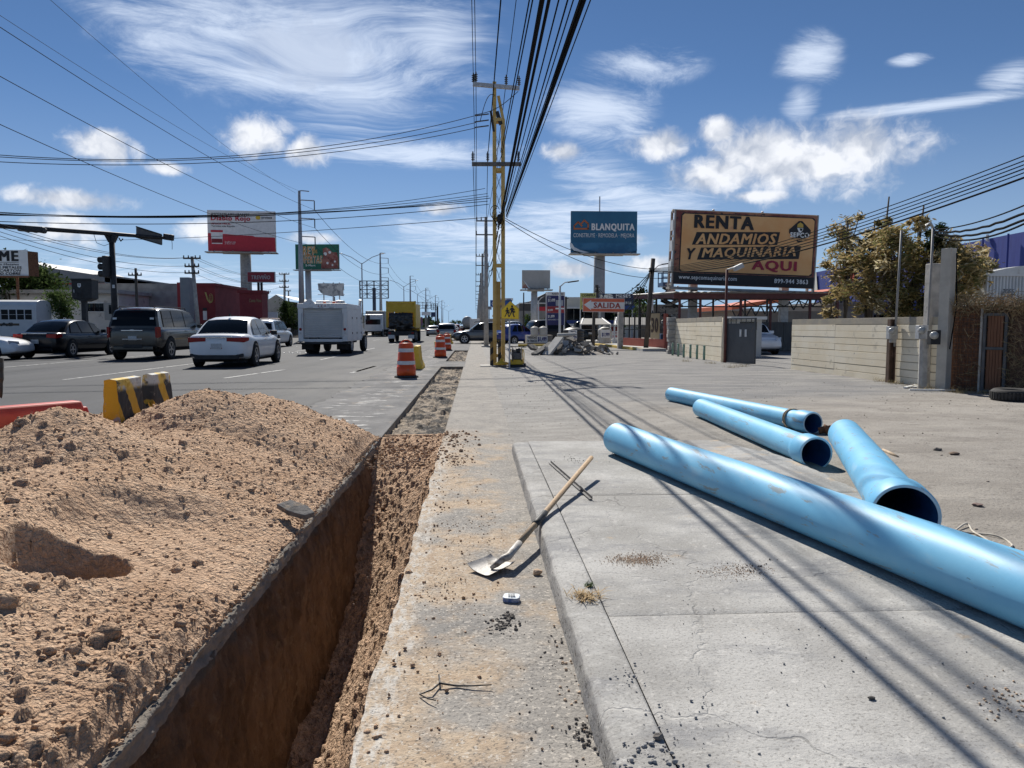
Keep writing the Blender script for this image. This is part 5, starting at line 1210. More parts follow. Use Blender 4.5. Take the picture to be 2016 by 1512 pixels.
def dump_truck():
    Y = 62; c = P(790, 668, Y); o = thing('dump_truck', 'yellow dump truck loaded with black bales driving away', 'truck'); yr = -3.0
    m_y = mat('dump_yellow', (.62, .40, .02), (.70, .47, .05), 2, .5, spots=[((.3, .2, .06), 4, .6, .72)]); hw = 1.16
    for s_ in (-1, 1):
        MB().b2((s_*hw-.07, yr, 1.25), (s_*hw+.07, yr+.16, 3.42)).build('corner_post', m_y, o)
        MB().b2((s_*hw-.04, yr+.162, 1.2), (s_*hw+.04, 2.2, 3.2)).build('side_wall', m_y, o)
    MB().b2((-hw+.072, yr+.02, 3.24), (hw-.072, yr+.14, 3.40)).build('top_rail', m_y, o); MB().b2((-hw+.072, yr+.04, 2.52), (hw-.072, yr+.12, 2.66)).build('mid_rail', m_y, o)
    MB().b2((-hw+.072, yr+.09, 2.662), (hw-.072, yr+.12, 3.238)).build('tailgate_panel', m_y, o)
    MB().b2((-hw, yr+.2, 1.15), (hw, 2.2, 1.28)).build('bed_floor', m_blackmetal, o)
    mb = MB(); rs = random.Random(2); nx, nz = 18, 14; vs = []
    for i in range(nz+1):
        for j in range(nx+1): vs.append((-.98+1.96*j/nx+rs.uniform(-.03, .03), yr-.05+rs.uniform(-.09, .09)-.12*math.sin(i/nz*3.14), 1.1+1.35*i/nz+rs.uniform(-.04, .04)))
    MB().add(vs, [(i*(nx+1)+j, i*(nx+1)+j+1, (i+1)*(nx+1)+j+1, (i+1)*(nx+1)+j) for i in range(nz) for j in range(nx)]).build('tarp_load', mat('tarp_black', (.012, .012, .013), (.03, .03, .032), 5, .28), o, True, fix=False)
    MB().b2((-1.1, 2.4, .9), (1.1, 4.0, 2.7)).build('cab', m_y, o, bevel=.05)
    MB().b2((-.45, yr+.3, .6), (.45, 4.2, 1.14)).build('chassis', m_under, o)
    MB().b2((-1.15, yr+.02, .55), (1.15, yr+.12, .92)).build('rear_bumper', m_blackmetal, o)
    for s_ in (-1, 1):
        MB().b2((s_*.82-.26, yr-.01, .32), (s_*.82+.26, yr+.01, .62)).build('mud_flap', m_white if s_ else m_black, o)
        MB().box((s_*.95, yr-.0, .78), (.22, .05, .1)).build('tail_light', m_tail, o)
        for y in (-1.9, -.7, 3.1): wheel(o, s_*.98, y, .5, .3, s_, 6, m_steel)
    o.location = (c.x, Y+3, 0); return o
dump_truck()
def bus():
    Y = 56; x1 = P(88, 640, Y).x; o = thing('white_bus', 'old white bus with black side windows at the left edge', 'bus'); L, hw, Hh = 10.5, 1.2, 3.25
    m_b = mat('bus_white', (.60, .61, .62), (.66, .66, .66), 2, .4); M = Matrix.Identity(4)
    prof = [(-hw, .62), (hw, .62), (hw, 2.55), (hw*.96, 2.85), (hw*.8, 3.1), (hw*.45, Hh-.03), (0, Hh), (-hw*.45, Hh-.03), (-hw*.8, 3.1), (-hw*.96, 2.85), (-hw, 2.55)]
    pts = [Matrix.Rotation(math.pi/2, 3, 'Z') @ Vector((a, 0, b_)) for a, b_ in prof]
    MB().prism(prof, -L, 0, 'x', None).build('body', m_b, o, bevel=.02)
    nwin = 19
    for k in range(nwin):
        x0 = -.30-k*.52
        for z0, z1 in ((1.82, 2.16), (2.19, 2.52)): MB().b2((x0-.44, -hw-.012, z0), (x0, -hw+.01, z1)).build('window_pane', mat('bus_glass', (.010, .012, .014), None, rough=.35, spec=.15), o)
    MB().b2((-7.5, -hw-.008, 1.38), (-1.15, -hw+.01, 1.54)).build('side_stripe', mat('bus_stripe', (.10, .06, .03), None, rough=.5), o)
    text('AS', -8.6, 1.34, -7.75, 1.60, m_black, Matrix.Translation((6.2, -hw-.0, 0)), o, bold=.03, lift=.012)
    for z in (1.15, 1.66): MB().b2((-L+.1, -hw-.02, z), (-.1, -hw+.01, z+.03)).build('rub_rail', m_b, o)
    for x in (-1.9-2.6, -8.2):
        MB().lathe([(.62, -.02), (.62, .02), (.01, .02)], 24, Matrix.Translation((x, -hw+.0, .52)) @ Matrix.Rotation(R(90), 4, 'X'), False).build('wheel_arch', m_under, o)
        Mx = Matrix.Translation((x, -hw+.16, .50)) @ Matrix.Rotation(R(90), 4, 'X')
        t = MB().lathe([(.3, -.14), (.48, -.14), (.5, -.1), (.5, .1), (.48, .16), (.3, .16)], 22, Mx).build('tyre', m_tyre, o, True); MB().lathe([(.3, .15), (.2, .10), (.001, .12)], 18, Mx, False).build('rim', m_steel, t)
    o.location = (x1, Y, 0); o.rotation_euler = (0, 0, R(6)); return o
bus()
# far trucks
def box_truck(name, label, c, W, Hh, L, m, face='cab'):
    o = thing(name, label, 'truck'); MB().b2((-W/2, -L/2, .9), (W/2, L/2-1.6, Hh)).build('cargo_box', m, o, bevel=.04)
    MB().prism([(L/2-1.55, .7), (L/2+.3, .7), (L/2+.3, 1.5), (L/2, Hh-.5), (L/2-1.55, Hh-.4)], -W*.46, W*.46, 'x').build('cab', m_white, o, bevel=.05)
    MB().b2((-W*.38, L/2+.2, 1.55), (W*.38, L/2+.32, 2.2)).build('windscreen', m_glass, o)
    MB().b2((-W*.3, -L/2, .55), (W*.3, L/2, .88)).build('chassis', m_under, o); MB().b2((-W/2, -L/2-.03, .5), (W/2, -L/2-.005, .75)).build('rear_bumper', m_blackmetal, o)
    for s_ in (-1, 1):
        for y in (-L/2+1.2, L/2-.6): wheel(o, s_*(W/2-.2), y, .48, .3, s_, 6, m_steel)
        MB().box((s_*W*.42, -L/2-.04, .9), (.2, .04, .12)).build('tail_light', m_tail, o)
    o.location = c; return o
def tanker():
    o = thing('tanker_truck', 'pale tanker truck far ahead in the right lane', 'truck'); M = Matrix.Rotation(R(90), 4, 'X')
    MB().lathe([(.2, -3.6), (1.15, -3.4), (1.25, -3.2), (1.25, 3.2), (1.1, 3.5), (.2, 3.6)], 24, Matrix.Translation((0, 0, 2.35)) @ M).build('tank', mat('tank_grey', (.34, .33, .31), (.42, .41, .39), 2, .5), o, True)
    MB().b2((-1.2, -3.5, .6), (1.2, 3.6, 1.0)).build('chassis', m_under, o); MB().b2((-1.15, 3.7, .8), (1.15, 5.2, 3.0)).build('cab', m_white, o, bevel=.05)
    for s_ in (-1, 1):
        for y in (-2.6, -1.4, 4.2): wheel(o, s_*1.0, y, .5, .3, s_, 6, m_steel)
        MB().box((s_*1.0, -3.52, .8), (.25, .05, .15)).build('tail_light', m_tail, o)
    o.location = (P(920, 640, 170).x, 174, 0)
tanker()
t_ = box_truck('white_lorry', 'white box lorry parked beside the far pole row', (P(938, 640, 118).x, 120, 0), 2.1, 2.5, 5.5, m_white); 
t_ = box_truck('grey_lorry', 'grey oncoming lorry behind the median lamp posts', (P(735, 640, 95).x, 99, 0), 2.4, 3.3, 8, mat('lorry_grey', (.16, .17, .18), (.22, .22, .23), 2, .5)); t_.rotation_euler = (0, 0, math.pi)
sedan('silver_car', 'silver oncoming car beside the grey lorry', Vector((P(752, 645, 105).x, 105, 0)), math.pi, psil)
# vehicles on the forecourt at the right
def hatch(name, label, pos, head, pnt, **k): return suv(name, label, pos, head, pnt, 3.8, 1.70, 1.52, rake=.5, wr=.31, **k)
hatch('blue_hatchback', 'blue hatchback parked behind the plate compactor', Vector((P(1026, 660, 54).x, 55, 0)), R(-65), pblu)
def pickup(name, label, pos, head, pnt):
    o = suv(name, label, pos, head, pnt, 5.2, 1.9, 1.78, cat='pickup', rake=.05); return o
def pick(name, label, pos, head, pnt):
    L, W, H = 5.3, 1.9, 1.78; b_ = 1.08; yr, yf = -L/2, L/2
    prof = [(-.35, b_-.05), (-.28, H-.1), (0, H), (.7, H-.01), (.95, H-.1), (yf-1.3, b_-.02)]; deck = [(yr, b_-.02), (-.2, b_), (yf-1.3, b_), (yf-.3, b_-.08), (yf, b_-.24)]
    sw = [[(-.16, b_+.05), (-.14, H-.14), (.36, H-.11), (.36, b_+.05)], [(.42, b_+.05), (.42, H-.11), (.8, H-.16), (1.16, b_+.08)]]
    return car(name, label, 'pickup', pos, head, pnt, L, W, H, b_, prof, deck, None, .40, sw, (b_+.08, H-.16), 'suv', tail=[(.82, .93, b_-.36, b_-.06, .1)], gc=.34)
pick('grey_pickup', 'grey pickup parked behind the school crossing sign', Vector((P(1003, 660, 62).x, 63, 0)), R(-80), psil)
suv('dark_forecourt_suv', 'dark utility vehicle parked behind the white lamp post', Vector((P(1098, 660, 56).x, 57, 0)), R(-75), pdk, 4.8, 1.95, 1.85)
pick('black_pickup', 'black pickup parked under the grey canopy', Vector((P(1158, 660, 58).x, 59.5, 0)), R(0), pblk)
# ------------------------------------------------------------------ boards, signs and buildings: shared makers
class Frame:
    """a panel facing the street at depth Y; points are given in photo pixels of that panel"""
    def __init__(s, x0, y0, x1, y1, Y, yaw=0):
        s.Y = Y; s.a = P(x0, (y0+y1)/2, Y); s.b = P(x1, (y0+y1)/2, Y); s.x0, s.y0, s.x1, s.y1 = x0, y0, x1, y1
        s.zt, s.zb = P((x0+x1)/2, y0, Y).z, P((x0+x1)/2, y1, Y).z; s.w = s.b.x-s.a.x; s.h = s.zt-s.zb
        s.M = Matrix.Translation(((s.a.x+s.b.x)/2, Y, s.zb)) @ Matrix.Rotation(yaw, 4, 'Z')
    def uv(s, px, py): return ((px-s.x0)/(s.x1-s.x0)*s.w-s.w/2, (s.y1-py)/(s.y1-s.y0)*s.h)
    def rect(s, x0, y0, x1, y1, m, o, nm, front=.0, th=.02):
        (u0, v1), (u1, v0) = s.uv(x0, y0), s.uv(x1, y1); return MB().prism([(u0, v0), (u1, v0), (u1, v1), (u0, v1)], -front-th, -front, 'y', s.M).build(nm, m, o)
    def poly(s, pts, m, o, nm, front=.0, th=.015):
        return MB().prism([s.uv(*p) for p in pts], -front-th, -front, 'y', s.M).build(nm, m, o)
    def text(s, t, x0, y0, x1, y1, m, o, bold=.0, shear=0, front=.04):
        (u0, v1), (u1, v0) = s.uv(x0, y0), s.uv(x1, y1); return text(t, u0, v0, u1, v1, m, s.M, o, bold=bold, shear=shear, lift=front)
    def pt(s, px, py, dy=0): u, v = s.uv(px, py); return s.M @ Vector((u, dy, v))
def flat(name, col, rough=.6): return mat(name, col, tuple(c*.9 for c in col), 3, rough)
W_ = flat('print_white', (.88, .88, .86)); K_ = flat('print_black', (.015, .015, .018)); RED_ = flat('print_red', (.58, .035, .055))
m_bframe = mat('billboard_frame', (.30, .29, .27), (.40, .38, .35), 3, .7, spots=[((.2, .13, .09), 5, .58, .7)])
def column(o, x, y, z1, r_, m=None, n=16): MB().tube((x, y, -.05), (x, y, z1), r_, r_*.92, n).build('column', m or m_steel, o, True)
def billboard(name, label, x0, y0, x1, y1, Y, yaw, colx, colr, face_m, walk=True, thick=.5, colm=None):
    F = Frame(x0, y0, x1, y1, Y, yaw); c = F.pt(colx, y1); o = thing(name, label, 'billboard', (c.x, Y+thick/2, 0), None)
    F.rect(x0, y0, x1, y1, face_m, o, 'face', 0, .06)
    hw, h = F.w/2, F.h
    for a, b_ in (((-hw, .05), (hw, .05)), ((-hw, h-.05), (hw, h-.05)), ((-hw, h*.5), (hw, h*.5))): MB().beam(F.M @ Vector((a[0], .12, a[1])), F.M @ Vector((b_[0], .12, b_[1])), .12).build('rail', m_bframe, o)
    for k in range(5): u = -hw+.06+(F.w-.12)*k/4; MB().beam(F.M @ Vector((u, .25, 0)), F.M @ Vector((u, .25, h)), .12).build('upright', m_bframe, o)
    if walk:
        MB().prism([(-hw-.2, -.22), (hw+.2, -.22), (hw+.2, -.12), (-hw-.2, -.12)], -.85, .5, 'y', F.M).build('walkway', m_bframe, o)
        for k in range(4): u = -hw*.8+hw*1.6*k/3; MB().beam(F.M @ Vector((u, -.8, -.12)), F.M @ Vector((u, -.1, .05)), .06).build('bracket', m_bframe, o)
    column(o, c.x, Y+colr+.45, F.zb+F.h*.5, colr, colm); MB().beam(F.M @ Vector((-hw*.6, .4, -.1)), F.M @ Vector((hw*.6, .4, -.1)), .35).build('header_beam', m_bframe, o)
    return o, F
# --- red paint advertisement (mascot left out)
o, F = billboard('billboard', 'white and red paint advertising billboard on a tall column at left', 411, 415, 541, 495, 84, R(6), 476, .62, W_, colm=m_conc)
wave = [(411, 460)]+[(411+i*4.3, 460+1.6*math.sin(i/30*4)+6*max(0, (i-8)/22)+(2 if i > 20 else 0)) for i in range(31)]+[(541, 495), (411, 495)]
F.poly([(x, min(y, 474)) if i < 32 else (x, y) for i, (x, y) in enumerate(wave)], RED_, o, 'red_ground', .062)
F.text('IMPERMEABILIZANTE', 419, 420.5, 492, 424.5, K_, o, .01, 0, .09); F.text('Diablo Rojo', 418, 425, 493, 438, RED_, o, .035, 0, .09); F.text('APLICA FÁCIL.', 418.5, 438.5, 456, 443, RED_, o, .03, 0, .09)
F.text('Termina más Rápido.', 418.5, 444.5, 464, 448.5, K_, o, .01, 0, .09); F.text('prolaza', 515, 425, 535, 431, K_, o, .02, 0, .09)
F.poly([(508+5*math.cos(a), 428+4*math.sin(a)) for a in np.linspace(0, 6.28, 9)[:-1]], flat('sun_yellow', (.75, .50, .05)), o, 'sun_mark', .07)
F.poly([(417, 455), (440, 455), (438.5, 481), (418.5, 481)], W_, o, 'bucket_print', .082); F.rect(417, 454, 440, 458, RED_, o, 'bucket_lid_print', .10); F.rect(418.5, 471, 438.5, 479, flat('print_deepred', (.25, .02, .03)), o, 'bucket_band_print', .10)
F.text('Se adhiere más', 443, 475, 464, 478.5, W_, o, .0, 0, .09); F.text('y dura más', 443, 479, 463, 482, W_, o, .0, 0, .09)
# --- green food advertisement
m_gb = mat('print_green', (.015, .13, .085), (.02, .17, .10), 1.5, .6); o, F = billboard('billboard', 'dark green food offers billboard behind the tall steel pole', 581, 481, 668, 530, 118, R(-4), 603, .5, m_gb, colm=m_steel)
m_gold = mat('print_gold', (.60, .40, .14), (.55, .20, .06), 2, .6); m_meat = mat('print_meat', (.20, .03, .025), (.40, .16, .12), 1.2, .6, spots=[((.6, .45, .38), 2.2, .60, .66)])
F.text('REY', 596, 485, 621, 503, W_, o, .09, .1, .075); F.text('REY', 596, 485, 621, 503, m_gold, o, .03, .1, .10); F.text('de', 617, 488, 625, 499, m_gold, o, .02, 0, .10)
F.text('OFERTAS', 590, 503, 635, 519, W_, o, .08, .1, .075); F.text('OFERTAS', 590, 503, 635, 519, m_gold, o, .02, .1, .10); F.text('S-Mart', 601, 520.5, 621, 524.5, W_, o, .04, 0, .09)
F.poly([(636, 490), (643, 487), (650, 491), (655, 497), (664, 497), (667, 508), (667, 529), (632, 529), (633, 515), (637, 506)], m_meat, o, 'food_print', .075)
for x, y, r_ in ((645, 518, 2.5), (660, 515, 2.2), (655, 522, 2), (641, 500, 3.5), (650, 497, 3)): F.poly([(x+r_*math.cos(a), y+r_*math.sin(a)) for a in np.linspace(0, 6.28, 10)[:-1]], W_, o, 'garnish_print', .095)
# --- small red shop sign
F = Frame(487, 535, 541, 556, 70); o = thing('shop_sign', 'dark red sign board reading Treviño on two posts', 'sign', (F.pt(514, 556).x, 70.2, 0)); m_mar = mat('maroon', (.26, .018, .03), (.30, .028, .04), 2, .5)
F.rect(487, 535, 541, 556, m_steel, o, 'surround', -.3, .32); F.rect(487.8, 536, 540.2, 555, m_mar, o, 'face', .022, .03); F.text('TREVIÑO', 495, 540.5, 532.5, 550, mat('print_grey', (.5, .5, .5)), o, .03, .12, .075)
for x in (507.5, 513.5): MB().tube(F.pt(x, 600, .15)-Vector((0, 0, 5)), F.pt(x, 556, .15), .12, None, 8).build('post', m_blackmetal, o)
# --- maroon kiosk tower
def boxb(name, label, cat, x0, y0, x1, Y, depth_, m, trim=None, side=0):
    a, b_ = P(x0, 640, Y), P(x1, 640, Y); zt = P((x0+x1)/2, y0, Y).z; o = thing(name, label, cat, ((a.x+b_.x)/2, Y+depth_/2, 0))
    MB().b2((a.x, Y, -.1), (b_.x, Y+depth_, zt)).build('wall', m, o); return o, a.x, b_.x, zt
m_mar2 = mat('maroon_wall', (.20, .026, .032), (.26, .04, .042), 1, .8, bump=.1)
o, xa, xb, zt = boxb('sign_tower', 'maroon square tower with gold shop lettering', 'tower', 473, 577, 517, 60, 1.6, m_mar2)
MB().b2((xa-.12, 59.88, zt), (xb+.12, 61.72, zt+.22)).build('cap', m_mar2, o); F = Frame(473, 577, 517, 628, 60); F.text('Canta Vino', 491, 588, 515, 595, flat('print_gold2', (.34, .24, .12)), o, .02, .1, .03)
# --- maroon shop with round logo
o, xa, xb, zt = boxb('maroon_shop', 'dark red flat roofed shop with round gold logo', 'building', 373, 563, 425, 66, 9, m_mar2)
MB().b2((xa-.1, 65.9, zt), (xb+.1, 75, zt+.25)).build('parapet', m_mar2, o); F = Frame(373, 563, 425, 640, 66)
m_lg = flat('logo_gold', (.45, .36, .12)); F.poly([(416+4.2*math.cos(a), 587+9*math.sin(a)) for a in np.linspace(0, 6.28, 22)[:-1]], m_lg, o, 'logo_disc', .0, .06); F.poly([(416+3.2*math.cos(a), 586+7*math.sin(a)) for a in np.linspace(0, 6.28, 18)[:-1]], m_mar2, o, 'logo_centre', .062, .03)
F.poly([(404, 575), (407, 575.5), (411, 590), (416, 596), (413, 597), (408, 590)], m_lg, o, 'logo_swoosh', .0, .05)
for y in (582, 586, 590): F.rect(413.5, y, 418.5, y+1.2, m_lg, o, 'logo_line', .095)
F.rect(399.5, 612, 407, 630, W_, o, 'poster', .0, .05); F.rect(400, 606, 407, 611, m_black, o, 'lamp_box', 0, .1)
MB().b2((P(357, 640, 63).x, 63, -.1), (P(375, 640, 63).x, 64, P(366, 546, 63).z)).build('grey_pylon', mat('pylon_grey', (.26, .27, .28), (.3, .3, .31), 2, .7)); tag(bpy.data.objects['grey_pylon'], 'plain grey pylon slab at the corner of the maroon shop', 'pylon')
o, xa, xb, zt = boxb('red_panel_wall', 'narrow red panel between stone wall and grey pylon', 'wall', 351, 556, 358, 68, .3, mat('shop_red', (.40, .03, .04), (.34, .03, .03), 2, .6))
# --- long grey block building and warehouse, white low building
def courses(o, xa, xb, y, z0, z1, m, h=.4, bl=1.6, dy=.03):
    """separate courses of blockwork, proud of the wall"""
    z = z0; k = 0
    while z < z1-.05:
        MB().b2((xa+.02, y-dy-.012*(k % 2), z+.012), (xb-.02, y-.001, min(z+h, z1)-.012)).build('block_course', m, o); z += h; k += 1
m_blk = mat('grey_block', (.30, .285, .265), (.40, .385, .36), 1.6, .9, bump=.4, bscale=12); o, xa, xb, zt = boxb('block_building', 'long grey stone block building behind the traffic', 'building', 182, 558, 352, 72, 14, m_blk)
courses(o, xa, xb, 72, .2, zt, m_blk, .42)
o, xa, xb, zt = boxb('grey_warehouse', 'big grey metal warehouse with sloping roof edge', 'building', 60, 540, 210, 92, 20, mat('warehouse_grey', (.17, .18, .19), (.22, .22, .23), 1, .6, stretch=(8, 1, 1)))
MB().prism([(xa, zt), (xb, zt-.9), (xb, zt-.2), (xb-6, zt+.7), (xa, zt+1.6)], 91.5, 112, 'y').build('roof', mat('roof_grey', (.20, .21, .22), (.25, .25, .26), 1, .6), o)
MB().b2((xa, 91.9, zt-1.2), (xb, 91.97, zt-1.05)).build('red_stripe', RED_, o)
o, xa, xb, zt = boxb('low_white_building', 'low white flat roofed building behind the bus', 'building', -40, 578, 236, 66, 10, mat('stucco_white', (.58, .55, .50), (.68, .64, .59), .8, .9, spots=[((.33, .30, .27), 1.5, .58, .7)]))
MB().b2((xa-.3, 65.3, zt), (xb+.3, 76, zt+.3)).build('roof_slab', mat('roof_slab', (.36, .34, .31), (.45, .43, .4), 1, .9), o)
F = Frame(-40, 578, 236, 650, 66)
for x in (169, 178, 187, 196): F.rect(x, 597, x+8, 613, m_glass, o, 'window_pane', 0, .06)
F.rect(168, 595.5, 206, 597, m_white, o, 'window_frame', 0, .1); F.rect(168, 613, 206, 614.5, m_white, o, 'window_sill', 0, .12)
F.rect(90, 612, 130, 640, W_, o, 'painted_panel', 0, .05); F.rect(206, 596, 222, 630, flat('door_grey', (.35, .35, .34)), o, 'door', 0, .05); F.rect(215, 600, 220, 618, m_glass, o, 'window_pane', .055, .02)
# --- warehouse in the middle distance, walls beside the kiosk
o, xa, xb, zt = boxb('gable_warehouse', 'weathered white gabled warehouse behind the service truck', 'building', 529, 592, 560, 95, 12, mat('old_white', (.40, .38, .34), (.50, .48, .44), 1, .9, spots=[((.2, .18, .16), 1.2, .58, .68)]))
zr = P(545, 588, 95).z; MB().prism([(xa-.2, zt), (xb+.2, zt), ((xa+xb)/2, zr+.5)], 95, 95.3, 'y').build('gable', MATS['old_white'], o)
MB().add([((xa+xb)/2, 94.8, zr+.55), (xb+6.2, 94.8, zt-1.2), (xb+6.2, 108, zt-1.2), ((xa+xb)/2, 108, zr+.55)], [(0, 1, 2, 3)]).build('roof', m_white, o)
MB().b2((xb+.02, 97, 0), (xb+6, 106, zt-1.3)).build('side_shed', mat('shed_grey', (.13, .13, .13), (.18, .18, .18), 1, .8, stretch=(6, 1, 1)), o)
o, xa, xb, zt = boxb('boundary_wall', 'long maroon and white boundary wall behind the kiosk', 'wall', 425, 610, 474, 74, .4, mat('wall_mixed', (.13, .05, .05), (.18, .09, .08), .6, .9)); 
o, xa, xb, zt = boxb('white_site_wall', 'white painted wall panel right of the maroon tower', 'wall', 517, 614, 546, 70, .3, m_white)
o, xa, xb, zt = boxb('far_low_shed', 'low grey roofed shed beyond the maroon shop', 'building', 424, 598, 474, 100, 10, MATS['roof_slab'])
# --- left edge sign with hand lettering
F = Frame(-60, 492, 56, 543, 60); o = thing('scrap_sign', 'white hand lettered scrap metal sign at the left edge', 'sign', (F.pt(0, 543).x, 60.2, 0))
F.rect(-60, 492, 56, 543, W_, o, 'face', 0, .05); MB().add([F.pt(56, 494, -.05), F.pt(62.5, 494, .9), F.pt(62.5, 543, .9), F.pt(56, 543, -.05)], [(0, 1, 2, 3)]).build('return_side', m_rust, o)
F.rect(-60, 543, 57, 546.5, m_rust, o, 'bottom_rail', 0, .2)
F.text('INIME', -44, 494, 38, 514, K_, o, .05, 0, .07); F.rect(-55, 516, 38, 516.7, K_, o, 'rule', .06); F.text('Compra de Metales', -40, 518.5, 38, 523.5, K_, o, .01, 0, .07)
F.text('COMPRA DE METALES', -50, 524, 43, 529, K_, o, .03, 0, .07); F.text('FIERRO CARTON', -38, 530, 42, 535, K_, o, .015, .25, .07); F.text('BRONCE NO COBRE', -48, 536, 41, 541, K_, o, .03, .15, .07)
for x in (-30, 30): MB().tube(F.pt(x, 543, .15)-Vector((0, 0, 6)), F.pt(x, 543, .15), .1).build('post', m_rust, o)
# ------------------------------------------------------------------ traffic signal
def signal():
    Y = 37; b_ = P(227, 640, Y); o = thing('traffic_signal', 'black traffic signal mast with long arm reaching left', 'traffic signal', (b_.x, Y, 0)); zt = P(224, 464, Y).z; x = b_.x
    MB().tube((x, Y, 0), (x, Y, zt), .15, .125, 14).build('mast', m_blackmetal, o, True)
    A, B, D = P(342, 470, 38), Vector((x, Y-.1, zt+.08)), P(-60, 441, 32); MB().path([A, B, D], [.07, .10, .10], 10).build('arm', m_blackmetal, o, True)
    MB().prism([(-.3, 0), (.3, 0), (.12, -.35), (-.12, -.35)], -.12, .12, 'y', Matrix.Translation((x, Y, zt+.02))).build('gusset', m_blackmetal, o)
    def head_(c, d, nm='signal_head'):
        """a three lamp head with visors pointing along d"""
        d = Vector(d).normalized(); s_ = Vector((-d.y, d.x, 0)); M = Matrix((s_, d, Vector((0, 0, 1)))).transposed().to_4x4(); M.translation = c
        h = MB().box(c, (.36, .22, 1.02), M=M.to_3x3().to_4x4()).build(nm, m_black, o, bevel=.03)
        for k in (-1, 0, 1): MB().lathe([(.15, 0), (.15, .28), (.135, .28), (.135, 0.02), (.001, .02)], 16, M @ Matrix.Translation((0, .11, k*.33)) @ Matrix.Rotation(R(-90), 4, 'X'), False).build('visor', m_black, h)
    c = P(210, 525, Y-.2); head_(c, (-1, .25, 0)); MB().tube(c+Vector((.1, 0, .45)), Vector((x, Y, c.z+.45)), .03).build('bracket', m_blackmetal, o); MB().tube(c+Vector((.1, 0, -.45)), Vector((x, Y, c.z-.45)), .03).build('bracket', m_blackmetal, o)
    # head lying along the arm, and the back of a street sign
    t = P(62, 451, 33.6); M = Matrix.Translation(t) @ Matrix.Rotation(R(4), 4, 'Y'); h = MB().box(t, (1.1, .25, .26), M=Matrix.Rotation(R(4), 4, 'Y')).build('signal_head', m_black, o, bevel=.05)
    for k in (-1, 0, 1): MB().lathe([(.13, 0), (.13, .26)], 14, M @ Matrix.Translation((k*.34, .1, 0)) @ Matrix.Rotation(R(-90), 4, 'X'), False).build('visor', m_black, h)
    q = [P(268, 446, 37.4), P(319, 462, 37.8), P(319, 482, 37.8), P(268, 467, 37.4)]; n_ = Vector((.1, 1, 0))*.03
    MB().add(q+[v+n_ for v in q], [(0, 1, 2, 3), (4, 7, 6, 5), (0, 4, 5, 1), (3, 2, 6, 7), (0, 3, 7, 4), (1, 5, 6, 2)]).build('sign_back', mat('sign_back', (.09, .09, .09), (.14, .14, .14), 3, .6), o)
    for a, c_ in ((0, 1), (3, 2)): MB().beam(q[a]-n_, q[c_]-n_, .05).build('sign_rib', m_blackmetal, o)
    h = MB().box(P(332, 467, 37.9), (.5, .22, .30), M=Matrix.Rotation(R(8), 4, 'Y')).build('signal_head', m_black, o, bevel=.05)
    MB().path([P(338, 472, 38), P(339, 480, 38), P(339, 491, 38)], .012, 5).build('loose_wire', m_wire, o)
    MB().path([P(185, 462, 36.7), P(190, 478, 36.7), P(205, 484, 36.8), P(220, 478, 36.9)], .012, 5).build('loose_wire', m_wire, o)
    MB().path([P(234, 468, 36.7), P(238, 475, 36.7), P(242, 470, 36.7)], .03, 6).build('cable_loop', m_wire, o)
    MB().box(P(223.5, 564, Y-.16), (.11, .02, .16)).build('number_plate', m_white, o)
signal()
def cabinet():
    Y = 40; b_ = P(162, 640, Y); o = thing('signal_cabinet', 'dark signal control cabinet on a single post', 'cabinet', (b_.x, Y, 0)); F = Frame(141, 550, 180, 588, Y)
    MB().prism([F.uv(141, 588), F.uv(180, 588), F.uv(181, 551), F.uv(141, 551)], 0, .7, 'y', F.M).build('box', m_blackmetal, o, bevel=.01); MB().prism([F.uv(140, 551), F.uv(182, 551), F.uv(181, 548.5), F.uv(141, 548.5)], -.06, .76, 'y', F.M).build('lid', m_blackmetal, o)
    MB().prism([F.uv(141, 588.1), F.uv(180, 588.1), F.uv(166, 593), F.uv(157, 593)], .05, .65, 'y', F.M).build('taper', m_blackmetal, o)
    MB().b2((b_.x-.13, Y+.22, 0), (b_.x+.10, Y+.45, F.pt(160, 592).z)).build('post', m_blackmetal, o)
    F.poly([(153, 558), (159.5, 558), (159.5, 564), (156.2, 566.5), (153, 564)], W_, o, 'shield_sticker', 0, .012); F.poly([(154.5, 560), (158, 560), (156.3, 563)], K_, o, 'shield_mark', .014, .01)
    for k in range(5): F.rect(150+k*2.8, 576, 151.4+k*2.8, 584, m_black, o, 'vent_slot', 0, .02)
    F.rect(145, 570, 146.5, 576, m_steel, o, 'latch', 0, .03)
cabinet()
# ------------------------------------------------------------------ wooden and steel poles on the left
def wood_pole(label, px, py0, py1, Y, arms, r_=.14, lean=0, m=None):
    b_ = P(px, 640, Y); zt = P(px, py0, Y).z; o = thing('utility_pole', label, 'power pole', (b_.x, Y, 0), 'utility poles on the left'); t = P(px+lean, py0, Y)
    MB().tube((b_.x, Y, 0), (t.x, Y, zt), r_, r_*.7, 8).build('shaft', m or m_conc, o, True)
    for py, hw in arms:
        a, c_ = P(px+lean*.9-hw, py, Y), P(px+lean*.9+hw, py, Y); MB().beam(a-Vector((0, .15, 0)), c_-Vector((0, .15, 0)), .10).build('crossarm', m_darkwood, o)
        for f in (.03, .3, .7, .97): MB().lathe([(.03, 0), (.06, .08), (.03, .14), (.05, .2)], 6, Matrix.Translation(a.lerp(c_, f)-Vector((0, .15, 0)))).build('insulator', m_insul, o)
    return o
wood_pole('weathered pole with single crossarm behind the signal mast', 271, 528, 640, 60, [(542, 13)], .14, -4, m_darkwood)
wood_pole('leaning concrete pole with three crossarms in front of maroon shop', 392, 505, 640, 52, [(509, 17), (525, 14), (538, 14)], .16, -14)
